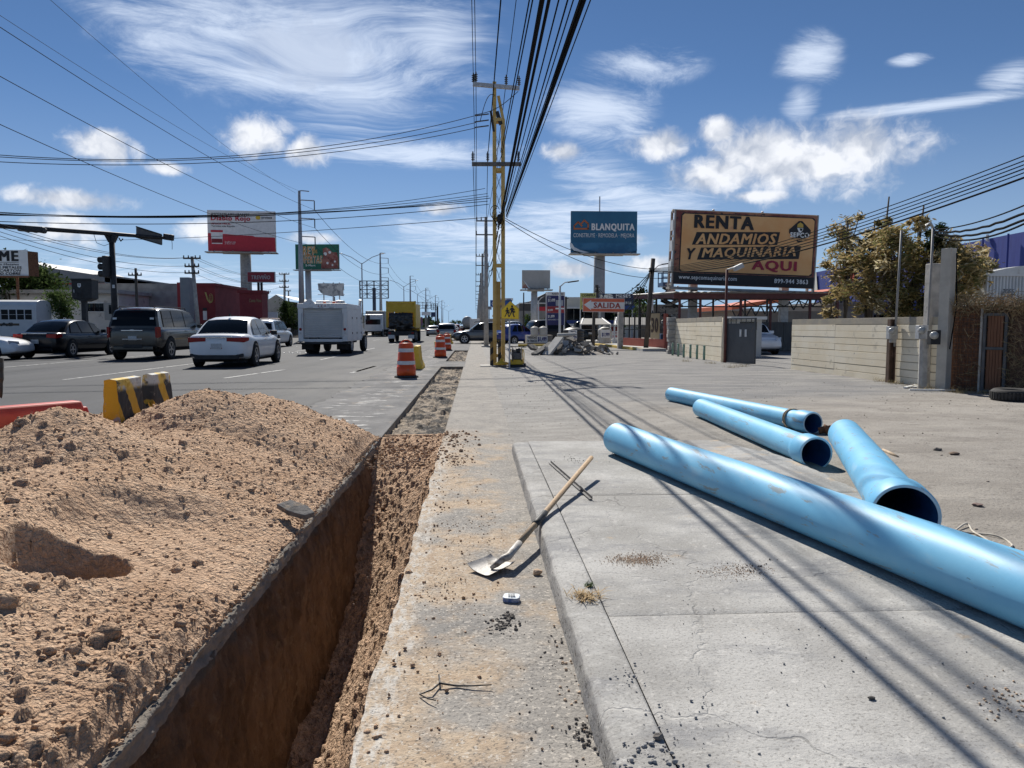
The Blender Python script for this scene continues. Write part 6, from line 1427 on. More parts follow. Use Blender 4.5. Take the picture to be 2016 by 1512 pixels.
wood_pole('concrete pole with three crossarms right of the kiosk', 560, 538, 640, 92, [(540, 10), (554, 9), (566, 9)], .18)
wood_pole('thin far pole behind the white gabled warehouse', 527, 573, 640, 110, [(575, 6)], .14)
wood_pole('short far pole left of the gabled warehouse roof', 568, 572, 640, 120, [(573, 5), (585, 4)], .15)
def steel_pole(Y, x, ztop, label, arms=True):
    o = thing('transmission_pole', label, 'power pole', (x, Y, 0), 'tall tapered steel transmission poles'); MB().tube((x, Y, 0), (x, Y, ztop), .32, .12, 12).build('shaft', m_steel, o, True)
    tips = []
    for k, dz in enumerate((.0, .85, 2.5, 4.15) if arms else (0, .85, 2.5)):
        z = ztop-dz; L = 1.35 if k else .9; MB().path([(x, Y, z), (x+.2, Y, z+.03), (x+L, Y, z-.03)], .05, 6).build('arm', m_steel, o)
        if k: MB().tube((x+L, Y, z-.03), (x+L, Y, z-.85), .05, None, 6).build('insulator_string', m_insul, o); tips.append(Vector((x+L, Y, z-.85)))
    return tips
tx = P(594, 600, 70).x; ztp = P(594, 376, 70).z
tips = [steel_pole(Y, tx, ztp, 'tall steel transmission pole, %s from the camera on the left' % ords[i], i < 2) for i, Y in enumerate((70, 128, 186, 244, 302, 360))]
for k in range(3):
    for i in range(len(tips)-1):
        if k < len(tips[i]) and k < len(tips[i+1]): wire('transmission wire, %s span ahead, %s line from the top' % (ords[i], ords[k]), tips[i][k], tips[i+1][k], .02, 1.6, m_alu, 20, 'transmission wires')
for i, (a, c_, Yl, tp, sg) in enumerate([(0, 12, 26, tips[0][0], .9), (0, 109, 26, tips[0][1], .9), (0, 204, 26, tips[0][2], .9), (8, 0, 27, Vector((tx, 70, ztp)), .8), (140, 0, 30, Vector((tx-.3, 70, ztp-.2)), .9)]):
    p = P(a, c_, Yl); e = p+(p-tp)*.35; wire('transmission wire sloping down from upper left, %s line' % ords[i], e, tp, .014 if i < 3 else .009, sg, m_wire if i < 3 else m_alu, 30, 'transmission wires')
for i, (y0, y1) in enumerate(((509, 540), (510, 541), (525, 555), (526, 556), (538, 567))):
    wire('distribution wire between left poles, %s from the top' % ords[i], P(378+4*(i % 2)*3, y0-2, 52), P(552+(i % 2)*14, y1-2, 92), .012, .8, m_alu, 16, 'wires between the left poles')
for i, (y0, y1) in enumerate(((478, 509), (482, 509), (486, 525), (490, 538))):
    wire('distribution wire running off frame at left, %s from the top' % ords[i], P(-20, y0-44+i*4, 30), P(368+4*i, y1-2, 52), .012, .5, m_alu, 16, 'wires between the left poles')
# --- median lamps with double arms
def lamp2(Y, label):
    x = P(744, 600, 110).x; zt = P(744, 538, 110).z+.2; o = thing('street_lamp', label, 'street lamp', (x, Y, 0), 'double armed street lamps on the median')
    MB().tube((x, Y, .3), (x, Y, zt), .11, .07, 8).build('post', m_steel, o, True); MB().prism([(-.35, 0), (.35, 0), (.22, .55), (-.22, .55)], Y-.3, Y+.3, 'y', Matrix.Translation((x, 0, .1))).build('plinth', m_conc, o)
    for s_ in (-1, 1): MB().path([(x, Y, zt-.1), (x+s_*1.3, Y, zt+.75), (x+s_*2.4, Y, zt+1.15)], .045, 6).build('arm', m_steel, o); MB().box((x+s_*2.6, Y, zt+1.2), (.5, .22, .09), M=Matrix.Rotation(-s_*.2, 4, 'Y')).build('luminaire', m_steel, o, bevel=.02)
for i, Y in enumerate((95, 150, 185, 225, 270, 330, 400)): lamp2(Y, 'grey double armed street lamp on the median, %s from the camera' % ords[i])
MB().b2((P(744, 600, 110).x-1.2, 90, 0), (P(744, 600, 110).x+1.2, 600, .16)).build('median', mat('median_kerb', (.44, .40, .34), (.55, .5, .43), 2, .9)); st(bpy.data.objects['median'], 'pale raised median strip carrying the street lamps')
MB().b2((-46, 64, 0), (-30, 65.6, .16)).build('left_kerb', MATS['median_kerb']); st(bpy.data.objects['left_kerb'], 'pale kerb of the side street behind the black sedan')
MB().b2((P(548, 640, 88).x, 88, 0), (P(592, 640, 88).x, 90, .18)).build('planter_kerb', mat('kerb_orange', (.5, .36, .22), (.45, .40, .33), 2, .9)); st(bpy.data.objects['planter_kerb'], 'orange tinted kerb beside the shrub')
# --- empty billboard frame, torn board, gantries
def truss_board(label, x0, y0, x1, y1, Y, nx, ny, colx, m):
    F = Frame(x0, y0, x1, y1, Y); o = thing('bare_billboard', label, 'billboard', (F.pt(colx, y1).x, Y, 0))
    for d in (0, .6):
        for i in range(nx+1): MB().beam(F.M @ Vector((-F.w/2+F.w*i/nx, d, 0)), F.M @ Vector((-F.w/2+F.w*i/nx, d, F.h)), .12).build('upright', m, o)
        for j in range(ny+1): MB().beam(F.M @ Vector((-F.w/2, d, F.h*j/ny)), F.M @ Vector((F.w/2, d, F.h*j/ny)), .10).build('rail', m, o)
    for i in range(nx):
        for j in range(ny): MB().beam(F.M @ Vector((-F.w/2+F.w*(i+(j+i) % 2)/nx, .3, F.h*j/ny)), F.M @ Vector((-F.w/2+F.w*(i+1-(j+i) % 2)/nx, .3, F.h*(j+1)/ny)), .06).build('brace', m, o)
    column(o, F.pt(colx, y1).x, Y+.3, F.zb+F.h*.6, .32, m); return o
m_bls = mat('blue_steel', (.07, .085, .12), (.10, .115, .15), 3, .5)
truss_board('bare blue grey billboard truss with no panel', 708, 553, 764, 587, 130, 4, 4, 736, m_bls)
truss_board('long low billboard truss far behind the dump truck', 801, 595, 848, 607, 210, 6, 2, 838, mat('truss_grey', (.22, .22, .21), (.28, .27, .26), 3, .7))
truss_board('far bare truss right of the long low truss', 849, 598, 862, 610, 240, 3, 3, 861, mat('truss_dark', (.05, .05, .055), None, rough=.7))
F = Frame(625, 557, 678, 584, 112); o = thing('torn_billboard', 'torn white billboard with bare skin above the service truck', 'billboard', (F.pt(650, 584).x, 112, 0)); rs = random.Random(6)
F.poly([(626, 558), (640, 557.5), (660, 558), (677, 557.5), (677.5, 566), (676, 575), (677, 583), (664, 582), (655, 584), (640, 581), (632, 577), (627, 570)], mat('torn_skin', (.42, .42, .42), (.62, .62, .61), .8, .6, spots=[((.24, .25, .27), 1.3, .5, .6)]), o, 'skin', 0, .05)
for x in (637, 656, 668): MB().beam(F.pt(x, 556, .15), F.pt(x, 600, .15), .15).build('upright', m_steel, o)
for y in (560, 570, 580): MB().beam(F.pt(625, y, .2), F.pt(678, y, .2), .08).build('rail', m_steel, o)
column(o, F.pt(656, 584).x, 112.4, F.zb, .2)
F = Frame(830, 614, 856, 624, 200); o = thing('distant_sign', 'white distant sign board beside the far median', 'sign', (F.pt(843, 624).x, 200, 0)); F.rect(830, 614, 848, 621, W_, o, 'face', 0, .1); F.rect(848.5, 614.5, 857, 624, flat('print_navy', (.03, .05, .12)), o, 'side_face', 0, .1); MB().tube(F.pt(844, 640, .2), F.pt(844, 621, .2), .25).build('post', m_blackmetal, o)
F = Frame(823, 625, 832, 640, 130); o = thing('poster_stand', 'blue poster stand on the median beyond the dump truck', 'sign', (F.pt(828, 640).x, 130, 0)); F.rect(823, 625, 832, 640, mat('poster_mix', (.05, .12, .35), (.45, .12, .12), 1.2, .5), o, 'face', 0, .15); MB().tube(F.pt(827, 645, .1), F.pt(827, 626, .1), .08).build('post', m_blackmetal, o)
# ------------------------------------------------------------------ trees and shrubs
def tree(name, label, c, h, rx, rz, nleaf, lsize, cols, seed, trunk_h=None, clumps=26, group=None, aspect=2.2, wind=(0, 0, 0), trunk_r=.1, cz=.5, branches=8, cat='tree', shell=.5, cl=.28):
    rs = np.random.RandomState(seed); c = Vector(c); o = thing(name, label, cat, c, group); th = trunk_h if trunk_h is not None else h*.35
    mb = MB(); mb.path([c, c+Vector((rs.uniform(-.1, .1), 0, th*.5)), c+Vector((rs.uniform(-.15, .15), 0, th+.2*h))], [trunk_r, trunk_r*.8, trunk_r*.45], 7)
    mb.build('trunk', m_darkwood, o, True); ctr = np.array([c.x, c.y, c.z+th+(h-th)*cz])
    cc = []
    while len(cc) < clumps:
        p = rs.uniform(-1, 1, 3)
        if np.linalg.norm(p) > 1 or np.linalg.norm(p) < shell*rs.rand(): continue
        cc.append(p*np.array([rx, rx, rz]))
    for k in range(branches):
        p = cc[k % len(cc)]; MB().path([c+Vector((0, 0, th*.8)), Vector(ctr+p*.4), Vector(ctr+p*.95)], [trunk_r*.4, trunk_r*.25, .012], 5).build('branch', m_darkwood, o, True)
    cc = np.array(cc); ci = rs.randint(0, len(cc), nleaf); sig = cl*min(rx, rz)*(.55+rs.rand(len(cc)))
    pos = ctr+cc[ci]+rs.normal(0, 1, (nleaf, 3))*sig[ci][:, None]*np.array([1, 1, .8])
    d = rs.normal(0, 1, (nleaf, 3))+np.array(wind); d /= np.linalg.norm(d, axis=1)[:, None]; s_ = np.cross(d, rs.normal(0, 1, (nleaf, 3))); s_ /= np.linalg.norm(s_, axis=1)[:, None]
    L = lsize*(.6+.8*rs.rand(nleaf))[:, None]; w_ = L/aspect/2
    V = np.stack([pos-d*L/2, pos+s_*w_, pos+d*L/2, pos-s_*w_], 1).reshape(-1, 3); Fq = np.arange(nleaf*4).reshape(-1, 4)
    mats = [leafmat('leaf_%d_%d_%d' % tuple(int(q*1000) for q in col), col) for i, col in enumerate(cols)]
    mi = (ci*7+rs.randint(0, 2, nleaf)) % len(cols); mi = np.where(rs.rand(nleaf) < .25, rs.randint(0, len(cols), nleaf), mi)
    ob = np_mesh('crown', V, Fq, mats, False, o, mi); return o
GR = [(.05, .08, .025), (.07, .105, .035), (.10, .14, .05), (.035, .06, .02)]
tree('dark_tree', 'dark green tree behind the scrap sign', P(24, 640, 66).xy.to_3d(), 6.4, 2.8, 1.9, 6000, .34, GR, 11, 3.2, 30, 'trees on the left')
tree('dark_tree', 'dark green tree right of the scrap sign', P(86, 640, 68).xy.to_3d(), 6.2, 2.0, 1.7, 4500, .34, GR, 12, 3.0, 24, 'trees on the left')
tree('small_tree', 'small light green tree in front of the low white building', P(122, 640, 58).xy.to_3d(), 4.2, 1.0, 1.1, 2600, .2, [(.06, .10, .03), (.09, .14, .045), (.12, .17, .06)], 13, 1.8, 18, 'trees on the left')
tree('street_shrub', 'bushy green roadside tree left of the service truck', P(574, 640, 92).xy.to_3d(), 4.4, 1.3, 1.7, 2600, .26, GR, 14, .9, 18, 'trees on the left')
for i, (x, y0, Y, rx) in enumerate([(770, 632, 260, 5), (845, 632, 250, 4), (690, 630, 240, 6), (905, 634, 420, 6)]):
    tree('distant_tree', 'distant dark tree on the horizon, %s from the left' % ords[[1, 2, 0, 3][i]], (P(x, 640, Y).x, Y, 0), 4.5, rx, 1.6, 900, .8, GR, 20+i, 1, 14, 'distant trees')
# background low houses and walls so the horizon is built up
for i, (x0, x1, y0, Y, c_) in enumerate([(640, 700, 628, 230, (.3, .28, .25)), (700, 742, 626, 260, (.36, .34, .3)), (760, 800, 628, 280, (.25, .24, .22)), (600, 650, 622, 170, (.4, .38, .34)), (805, 850, 631, 330, (.32, .3, .28)), (-60, 60, 606, 110, (.33, .31, .28))]):
    o, xa, xb, zt = boxb('distant_building', 'low distant building on the left skyline, %s built block' % ords[i], 'building', x0, y0, x1, Y, 15, mat('distant_%d' % i, c_, tuple(q*.85 for q in c_), .3, .9)); 
    MB().b2((xa-.2, Y-.2, zt), (xb+.2, Y+15, zt+.4)).build('parapet', MATS['distant_%d' % i], o)
    n = max(2, int((xb-xa)/5))
    for k in range(n): u = xa+(xb-xa)*(k+.5)/n; MB().b2((u-.7, Y-.05, zt*.35), (u+.7, Y, zt*.75)).build('window', m_glass, o)
# ------------------------------------------------------------------ right side: walls, gate and yard
m_beige = mat('beige_block', (.80, .70, .52), (.86, .78, .62), 1.4, .92, bump=.35, bscale=30, spots=[((.56, .50, .39), 2.2, .58, .70), ((.30, .28, .25), 6, .66, .72)])
m_joint = mat('wall_joint', (.40, .35, .26), None, rough=.95); m_cap = mat('wall_cap', (.42, .37, .28), (.34, .31, .26), 3, .95, bump=.5, bscale=25)
def block_wall(name, label, A, B, h, n, bays, th=.16, tilt=0):
    A, B = Vector(A), Vector(B); d = (B-A).normalized(); L = (B-A).length; s_ = Vector((d.y, -d.x, 0)); o = thing(name, label, 'wall', A.lerp(B, .5), 'beige precast block walls')
    M = Matrix((d, s_, Vector((0, 0, 1)))).transposed().to_4x4(); M.translation = A
    def bx(u0, u1, v0, v1, z0, z1): 
        mb = MB(); mb.box(M @ Vector(((u0+u1)/2, (v0+v1)/2, (z0+z1)/2)), (u1-u0, v1-v0, z1-z0), M=M.to_3x3().to_4x4()); return mb
    bx(0, L, -th/2+.012, th/2-.012, -.1, h-.02).build('core', m_joint, o); ch = h/n; rs = random.Random(int(L*10))
    for i in range(n):
        for k, (u0, u1) in enumerate(bays):
            g = .004+.004*rs.random(); dz = rs.uniform(-.006, .006); ob = bx(u0*L+.004, u1*L-.004, -th/2-rs.uniform(0, .006), th/2+rs.uniform(0, .008), i*ch+g+dz, (i+1)*ch-g+dz)
            ob.build('block_course', m_cap if i == n-1 else m_beige, o, bevel=.004)
    for u in ([b_[0] for b_ in bays[1:]] if L < 7.2 and h > 1.55 else []): bx(u*L-.06, u*L+.06, -th/2-.02, th/2+.02, 0, h+.01).build('pilaster', m_beige, o, bevel=.006)
    return o
wA, wB = GL(1562, 727), GL(1862, 766); wA.z = wB.z = .08
block_wall('block_wall', 'long beige block wall right of the yard opening', wA, wB+ (wB-wA)*.02, 1.47, 9, [(0, .36), (.36, .72), (.72, 1)])
vA, vB = GL(1331, 697), GL(1424, 712); vA.z = vB.z = .07
block_wall('block_wall', 'short beige block wall left of the dark gate', vA, vB, 1.62, 9, [(0, .52), (.52, 1)])
o = thing('rubble_pier', 'broken grey stone pier at the end of short beige wall', 'pier', GL(1322, 697)); rs = random.Random(8); pz = .05
q = GL(1322, 697)
for k in range(9): MB().box((q.x+rs.uniform(-.04, .04), q.y+rs.uniform(-.04, .04), .17+k*.185), (.36, .36, .178), rs.uniform(-.1, .1)).build('stone', m_conc, o, bevel=.02)
# gate leaf, gate posts
def gate():
    A, B = GL(1430, 714), GL(1486, 719); A.z = B.z = .12; d = (B-A).normalized(); L = (B-A).length; o = thing('steel_gate', 'dark grey steel gate leaf standing half open', 'gate', A); m_g = mat('gate_grey', (.055, .06, .065), (.075, .08, .085), 2, .5, spots=[((.12, .09, .07), 4, .62, .72)])
    M = Matrix((d, Vector((-d.y, d.x, 0)), Vector((0, 0, 1)))).transposed().to_4x4(); M.translation = A; R3 = M.to_3x3().to_4x4()
    def bx(u0, u1, z0, z1, t0, t1, nm, m): MB().box(M @ Vector(((u0+u1)/2, (t0+t1)/2, (z0+z1)/2)), (u1-u0, t1-t0, z1-z0), M=R3).build(nm, m, o)
    bx(.03, L-.03, .02, 1.28, -.01, .01, 'sheet', m_g)
    for u in (0, L-.05): bx(u, u+.05, 0, 1.5, -.03, .03, 'stile', m_g)
    for z in (0, 1.28, 1.46): bx(.05, L-.05, z, z+.04, -.025, .025, 'rail', m_g)
    for k in range(5): u = .1+(L-.2)*(k+.5)/5; bx(u-.008, u+.008, 1.32, 1.46, -.01, .01, 'bar', m_g)
    for u in (L*.48, L*.66): bx(u, u+.10, .88, 1.12, -.03, -.012, 'notice', m_white)
    c = GL(1421, 713); MB().tube((c.x, c.y-.1, 0), (c.x, c.y-.1, 1.65), .05, None, 10).build('drain_pipe', m_beige, o, True); c = GL(1430, 714); MB().tube((c.x-.05, c.y, 0), (c.x-.05, c.y, P(1432, 530, c.y).z), .055, .045, 8).build('tall_gate_post', mat('post_maroon', (.10, .03, .03), (.14, .05, .04), 4, .7), o, True)
    z = P(1436, 530, c.y).z; MB().tube((c.x-.05, c.y, z-.02), (c.x+.2, c.y-.1, z+.06), .03).build('lamp_arm', m_steel, o); MB().box((c.x+.3, c.y-.12, z+.06), (.34, .2, .16), M=Matrix.Rotation(R(-25), 4, 'Y')).build('floodlight', m_steel, o, bevel=.02)
gate()
# gatehouse, yard wall, car in the yard
Yh = 30; a, b_ = P(1452, 640, Yh), P(1500, 640, Yh); zt = P(1480, 629, Yh).z; o = thing('gatehouse', 'small white gatehouse with flat slab roof behind the gate', 'building', ((a.x+b_.x)/2, Yh+1, 0)); m_gh = mat('gatehouse_white', (.52, .52, .50), (.6, .6, .58), 1.5, .9, spots=[((.42, .41, .39), 2, .6, .7)])
MB().b2((a.x, Yh, 0), (b_.x, Yh+2.2, zt)).build('wall', m_gh, o); MB().b2((a.x-.35, Yh-.25, zt), (b_.x+.12, Yh+2.4, zt+.12)).build('roof_slab', m_white, o); MB().b2((a.x+.1, Yh-.03, zt-.42), (a.x+.8, Yh-.002, zt-.1)).build('window', m_glass, o)
for k in range(4): MB().b2((a.x+.12+.2*k, Yh-.05, zt-.42), (a.x+.14+.2*k, Yh-.032, zt-.1)).build('window_bar', m_blackmetal, o)
m_yd = mat('yard_dark', (.10, .10, .10), (.14, .14, .135), 1, .8, stretch=(4, 1, 1)); Yd = 37; a, b_ = P(1494, 640, Yd), P(1640, 640, Yd)
o = thing('yard_fence', 'dark sheet fence at the back of the yard', 'fence', ((a.x+b_.x)/2, Yd, 0)); n = 9
for k in range(n): x0 = a.x+(b_.x-a.x)*k/n; MB().b2((x0+.006, Yd-.02*(k % 2), 0), (a.x+(b_.x-a.x)*(k+1)/n-.006, Yd+.03, P(1530, 634, Yd).z)).build('sheet', m_yd, o)
sedan('yard_car', 'white car parked in shade inside the yard opening', Vector((P(1490, 680, 33).x, 34.2, .08)), math.pi, pw, 4.3, 1.75, 1.46)
# carport
def carport():
    Y0, Y1 = 35, 44; xa, xb = P(1327, 600, Y0).x, P(1660, 600, Y0).x; z = P(1400, 583, Y0).z; o = thing('carport', 'long dark red steel carport with corrugated roof below the tan billboard', 'carport', ((xa+xb)/2, Y0, 0)); m_cr = mat('carport_red', (.085, .018, .016), (.12, .03, .025), 3, .6); m_cor = mat('corrugated', (.36, .35, .34), (.46, .45, .43), 2, .5, .3)
    MB().b2((xa, Y0, z-.12), (xb, Y0+.12, z+.14)).build('front_beam', m_cr, o); MB().b2((xa, Y1, z+.2), (xb, Y1+.12, z+.4)).build('rear_beam', m_cr, o); MB().beam((xa+.05, Y0, z), (xa+.05, Y1, z+.3), .12, .2).build('side_beam', m_cr, o)
    nx = int((xb-xa)/.16); vs = []
    for i in range(nx+1):
        zz = .04*(i % 2); vs += [(xa-.1+(xb-xa+.2)*i/nx, Y0-.25, z+.17+zz), (xa-.1+(xb-xa+.2)*i/nx, Y1+.3, z+.45+zz)]
    MB().add(vs, [(2*i, 2*i+2, 2*i+3, 2*i+1) for i in range(nx)]).build('roof_sheet', m_cor, o, fix=False)
    for k, px in enumerate((1340, 1381, 1461, 1520, 1598, 1652)):
        x = P(px, 600, Y0).x; MB().b2((x-.05, Y0+.13, 0), (x+.05, Y0+.23, z-.12)).build('post', m_cr, o); MB().b2((x-.05, Y1-.2, 0), (x+.05, Y1-.1, z+.2)).build('post', m_blackmetal, o)
        MB().beam((x, Y0+.2, z-.05), (x, Y1, z+.22), .06, .1).build('rafter', m_blackmetal, o)
    k = 12
    for j in range(k):
        x0, x1 = xa+(xb-xa)*j/k, xa+(xb-xa)*(j+1)/k; MB().beam((x0, Y0+2, z-.42 if j % 2 else z-.1), (x1, Y0+2, z-.1 if j % 2 else z-.42), .04).build('truss_web', m_blackmetal, o)
    for zz in (z-.44, z-.08): MB().b2((xa, Y0+1.97, zz-.03), (xb, Y0+2.03, zz+.03)).build('truss_chord', m_blackmetal, o)
carport()
# --- tan machinery-rental billboard
def renta():
    m_tan = mat('print_tan', (.80, .40, .15), (.85, .49, .21), .7, .6, spots=[((.68, .32, .18), 1.1, .58, .72), ((.28, .06, .05), 3.5, .68, .73)]); Y = 39
    F = Frame(1325, 420, 1602, 564, Y); F.M = F.M @ Matrix.Rotation(R(1.9), 4, 'Y'); o = thing('billboard', 'large weathered tan machinery rental billboard over the carport', 'billboard', (F.pt(1460, 560).x, Y+.6, 0)); G_ = m_tan
    F.rect(1325, 420, 1602, 564, mat('print_edge', (.16, .03, .03), (.36, .16, .09), 1.6, .6, spots=[((.03, .03, .03), 3, .56, .62)]), o, 'panel', 0, .08)
    F.poly([(1335+x, y) for x, y in ((4, 424), (258, 424), (263, 428), (263, 536), (258, 540), (4, 540), (0, 536), (0, 428))], K_, o, 'border', .082, .012); F.poly([(1337+x, y) for x, y in ((4, 426), (254, 426), (259, 430), (259, 534), (254, 538), (4, 538), (0, 534), (0, 430))], m_tan, o, 'ground', .096, .012)
    F.rect(1325, 541.5, 1602, 563, K_, o, 'footer', .1, .012); f = .13
    F.text('RENTA', 1360, 427, 1477, 453, K_, o, .05, 0, f)
    F.poly([(1358, 486), (1366, 461), (1529, 454.5), (1525, 480)], K_, o, 'title_bar', .11, .012); F.poly([(1369, 515), (1376, 491), (1572, 480.5), (1569, 506)], K_, o, 'title_bar', .11, .012)
    def tilt(t, x0, y0, x1, y1, dy, m, bold, sh):
        ob = F.text(t, x0, y0, x1, y1, m, o, bold, sh, f+.012); return ob
    Fm = F.M.copy(); cu, cv = F.uv(1445, 472); F.M = Fm @ Matrix.Translation((cu, 0, cv)) @ Matrix.Rotation(R(-2.1), 4, 'Y') @ Matrix.Translation((-cu, 0, -cv)); tilt('ANDAMIOS', 1364, 461, 1523, 482, 0, m_tan, .03, .25)
    cu, cv = F.uv(1470, 498); F.M = Fm @ Matrix.Translation((cu, 0, cv)) @ Matrix.Rotation(R(-2.9), 4, 'Y') @ Matrix.Translation((-cu, 0, -cv)); tilt('MAQUINARIA', 1377, 487, 1562, 509, 0, m_tan, .03, .25); tilt('Y', 1349, 487, 1366, 509, 0, K_, .03, .25); F.M = Fm
    F.text('AQUI', 1477, 511, 1566, 534, flat('print_crimson', (.36, .018, .05)), o, .04, 0, f)
    F.text('www.sepcomaquinaria.com', 1335, 546, 1449, 556.5, W_, o, .015, 0, f); F.text('899-944 3863', 1523, 546.5, 1590, 555.5, W_, o, .02, 0, f)
    def dia(r_, fr, m, nm):
        c = (1568, 452); pts = []
        for k in range(4):
            for da in (-.16, .16): a = k*math.pi/2+da; pts.append((c[0]+r_*math.cos(a)*1.03, c[1]+r_*math.sin(a)))
        F.poly(pts, m, o, nm, fr, .008)
    dia(22.5, .11, m_tan, 'emblem_edge'); dia(21, .12, K_, 'emblem'); F.poly([(1558+a, 437+b_) for a, b_ in ((4, 7), (4.5, 1), (10, -3), (15.5, 1), (16, 7))], m_gold2 := flat('helmet_gold', (.62, .42, .08)), o, 'helmet_mark', .13, .008)
    F.poly([(1562, 445), (1574, 445), (1573, 450), (1569, 455), (1565, 452)], W_, o, 'face_mark', .13, .008); F.poly([(1567, 446), (1573, 446), (1571, 451), (1568, 450)], K_, o, 'beard_mark', .14, .006)
    F.text('SEPCO', 1548.5, 454, 1586.5, 464, W_, o, .05, 0, .15); F.rect(1549, 465.5, 1586, 469.5, m_tan, o, 'emblem_ribbon', .13, .01); F.text('RENTA DE MAQUINARIA', 1550, 466.2, 1585, 468.8, K_, o, .0, 0, .15)
    # box frame seen on the left, top lamps, base
    hw, h = F.w/2, F.h; T = F.M
    for v0 in (0, .7):
        for u in (-hw-.02, hw+.02): MB().beam(T @ Vector((u, v0, -.2)), T @ Vector((u, v0, h+.05)), .12).build('frame_post', m_bframe, o)
    for k in range(7): z = h*k/6; MB().beam(T @ Vector((-hw-.02, 0, z)), T @ Vector((-hw-.02, .7, z)), .09).build('frame_strut', m_bframe, o); 
    for k in range(3): MB().box(T @ Vector((-hw-.06, .35, h*(.25+.28*k))), (.08, .5, .55)).build('lamp_box', m_white, o)
    MB().beam(T @ Vector((-hw-.1, .35, h+.06)), T @ Vector((hw+.1, .35, h+.06)), .25, .08).build('top_cap', mat('cap_cream', (.55, .45, .28), (.6, .5, .35), 3, .8), o); MB().beam(T @ Vector((-hw-.2, .2, -.2)), T @ Vector((hw+.2, .2, -.2)), .7, .12).build('base_walkway', m_bframe, o)
    for u in (-hw*.45, hw*.25): MB().lathe([(.0, .0), (.07, .02), (.07, .06), (.02, .1)], 10, Matrix.Translation(T @ Vector((u, .3, h+.1)))).build('top_lug', m_white, o)
    for px in (1373, 1556): c = F.pt(px, 570, .5); MB().b2((c.x-.2, Y+.5, 0), (c.x+.2, Y+.9, c.z+1.0)).build('column', m_steel, o)
renta()
# --- teal builders' billboard
m_teal = mat('print_teal', (.016, .125, .235), (.022, .15, .27), .5, .5); o, F = billboard('billboard', 'teal blue builders billboard on a grey column', 1124, 416, 1254, 498, 76, 0, 1184, .62, m_teal, thick=.6, colm=mat('column_grey', (.30, .32, .33), (.38, .39, .40), 1.5, .6))
F.text('BLANQUITA', 1164, 440, 1249, 456, W_, o, .045, 0, .1); F.text('CONSTRUYE · REMODELA · MEJORA', 1128.5, 459.5, 1248.5, 470, W_, o, .0, 0, .1); OR = flat('print_orange', (.55, .16, .05))
for pts in ([(1129, 452), (1129, 444), (1131.5, 444), (1131.5, 449.5)], [(1129, 452.5), (1159, 452.5), (1159, 449), (1131.5, 449.2)], [(1159, 452), (1156, 452), (1156, 440), (1159, 439)], [(1129, 444.5), (1138, 435.5), (1139, 438.5), (1131.5, 445.5)], [(1138, 435.5), (1147, 445), (1144.5, 447), (1137.3, 438.8)], [(1143, 440), (1149.5, 432), (1150, 436), (1145, 442)], [(1149.5, 432), (1159, 440), (1156.5, 442), (1149, 435.8)]): F.poly(pts, OR, o, 'house_mark', .062, .03)
# loose skin along the bottom edge
mb = MB(); n = 24; vs = []
for i in range(n+1):
    for j in range(7): u, v = F.uv(1124+130*i/n, 478+20*j/6); vs.append(F.M @ Vector((u, -.09-.10*abs(math.sin(i*.55+j*.7))*(j/6)-.02, v+.25*(j/6)*math.sin(i*.31))))
mb.add(vs, [(i*7+j, i*7+j+1, (i+1)*7+j+1, (i+1)*7+j) for i in range(n) for j in range(6)]); mb.build('loose_skin', mat('print_teal_low', (.018, .13, .25), (.05, .21, .36), .8, .4), o, True, fix=False)
F.poly([(1121.5, 478), (1126, 480), (1130, 487), (1142, 493), (1160, 497.5), (1150, 498.5), (1130, 494), (1122, 487)], W_, o, 'curled_corner', .20, .02); MB().tube(F.pt(1181, 415, .3), F.pt(1181, 386, .3), .06).build('mast_aerial', m_steel, o)
# --- grey blank billboard
o, F = billboard('billboard', 'blank grey billboard with torn corner above the price tower', 1028, 532, 1083, 568, 74, 0, 1053, .35, mat('blank_skin', (.45, .43, .39), (.52, .50, .46), .8, .7), True, .4, m_steel); F.poly([(1028, 552), (1033, 556), (1042, 568), (1028, 567)], mat('torn_red', (.4, .04, .04), (.6, .55, .4), 2, .6), o, 'torn_corner', .064, .03); F.poly([(1029, 550), (1036, 558), (1044, 568), (1040, 568)], W_, o, 'curl', .1, .02)
# ------------------------------------------------------------------ exit sign, panels and price tower
F = Frame(1147, 587, 1229, 614.5, 41); F.M = F.M @ Matrix.Rotation(R(.8), 4, 'Y'); m_or = mat('sign_orange', (.70, .14, .06), (.76, .18, .09), 2, .5); o = thing('exit_sign', 'orange and white arrow sign reading SALIDA', 'sign', (F.pt(1188, 614).x, 41.1, 0))
F.rect(1147, 587, 1229, 614.5, m_white, o, 'back_panel', 0, .05); F.rect(1147.8, 588, 1228.2, 613.5, m_or, o, 'ground', .052, .012); F.poly([(1149, 600.5), (1163, 591), (1163, 594.5), (1229, 594.5), (1229, 608), (1163, 608), (1163, 611)], W_, o, 'arrow', .066, .01); F.text('SALIDA', 1168, 595.8, 1221, 606.8, flat('print_salida', (.42, .05, .03)), o, .03, 0, .085)
MB().tube(F.pt(1169, 614, .1)-Vector((0, 0, 2.2)), F.pt(1170, 600, .1), .09, .09, 10).build('post', m_darkwood, o, True); MB().b2((F.pt(1219, 614).x-.02, 41.06, 0), (F.pt(1228, 614).x, 41.36, F.pt(1222, 600).z)).build('concrete_post', m_conc, o)
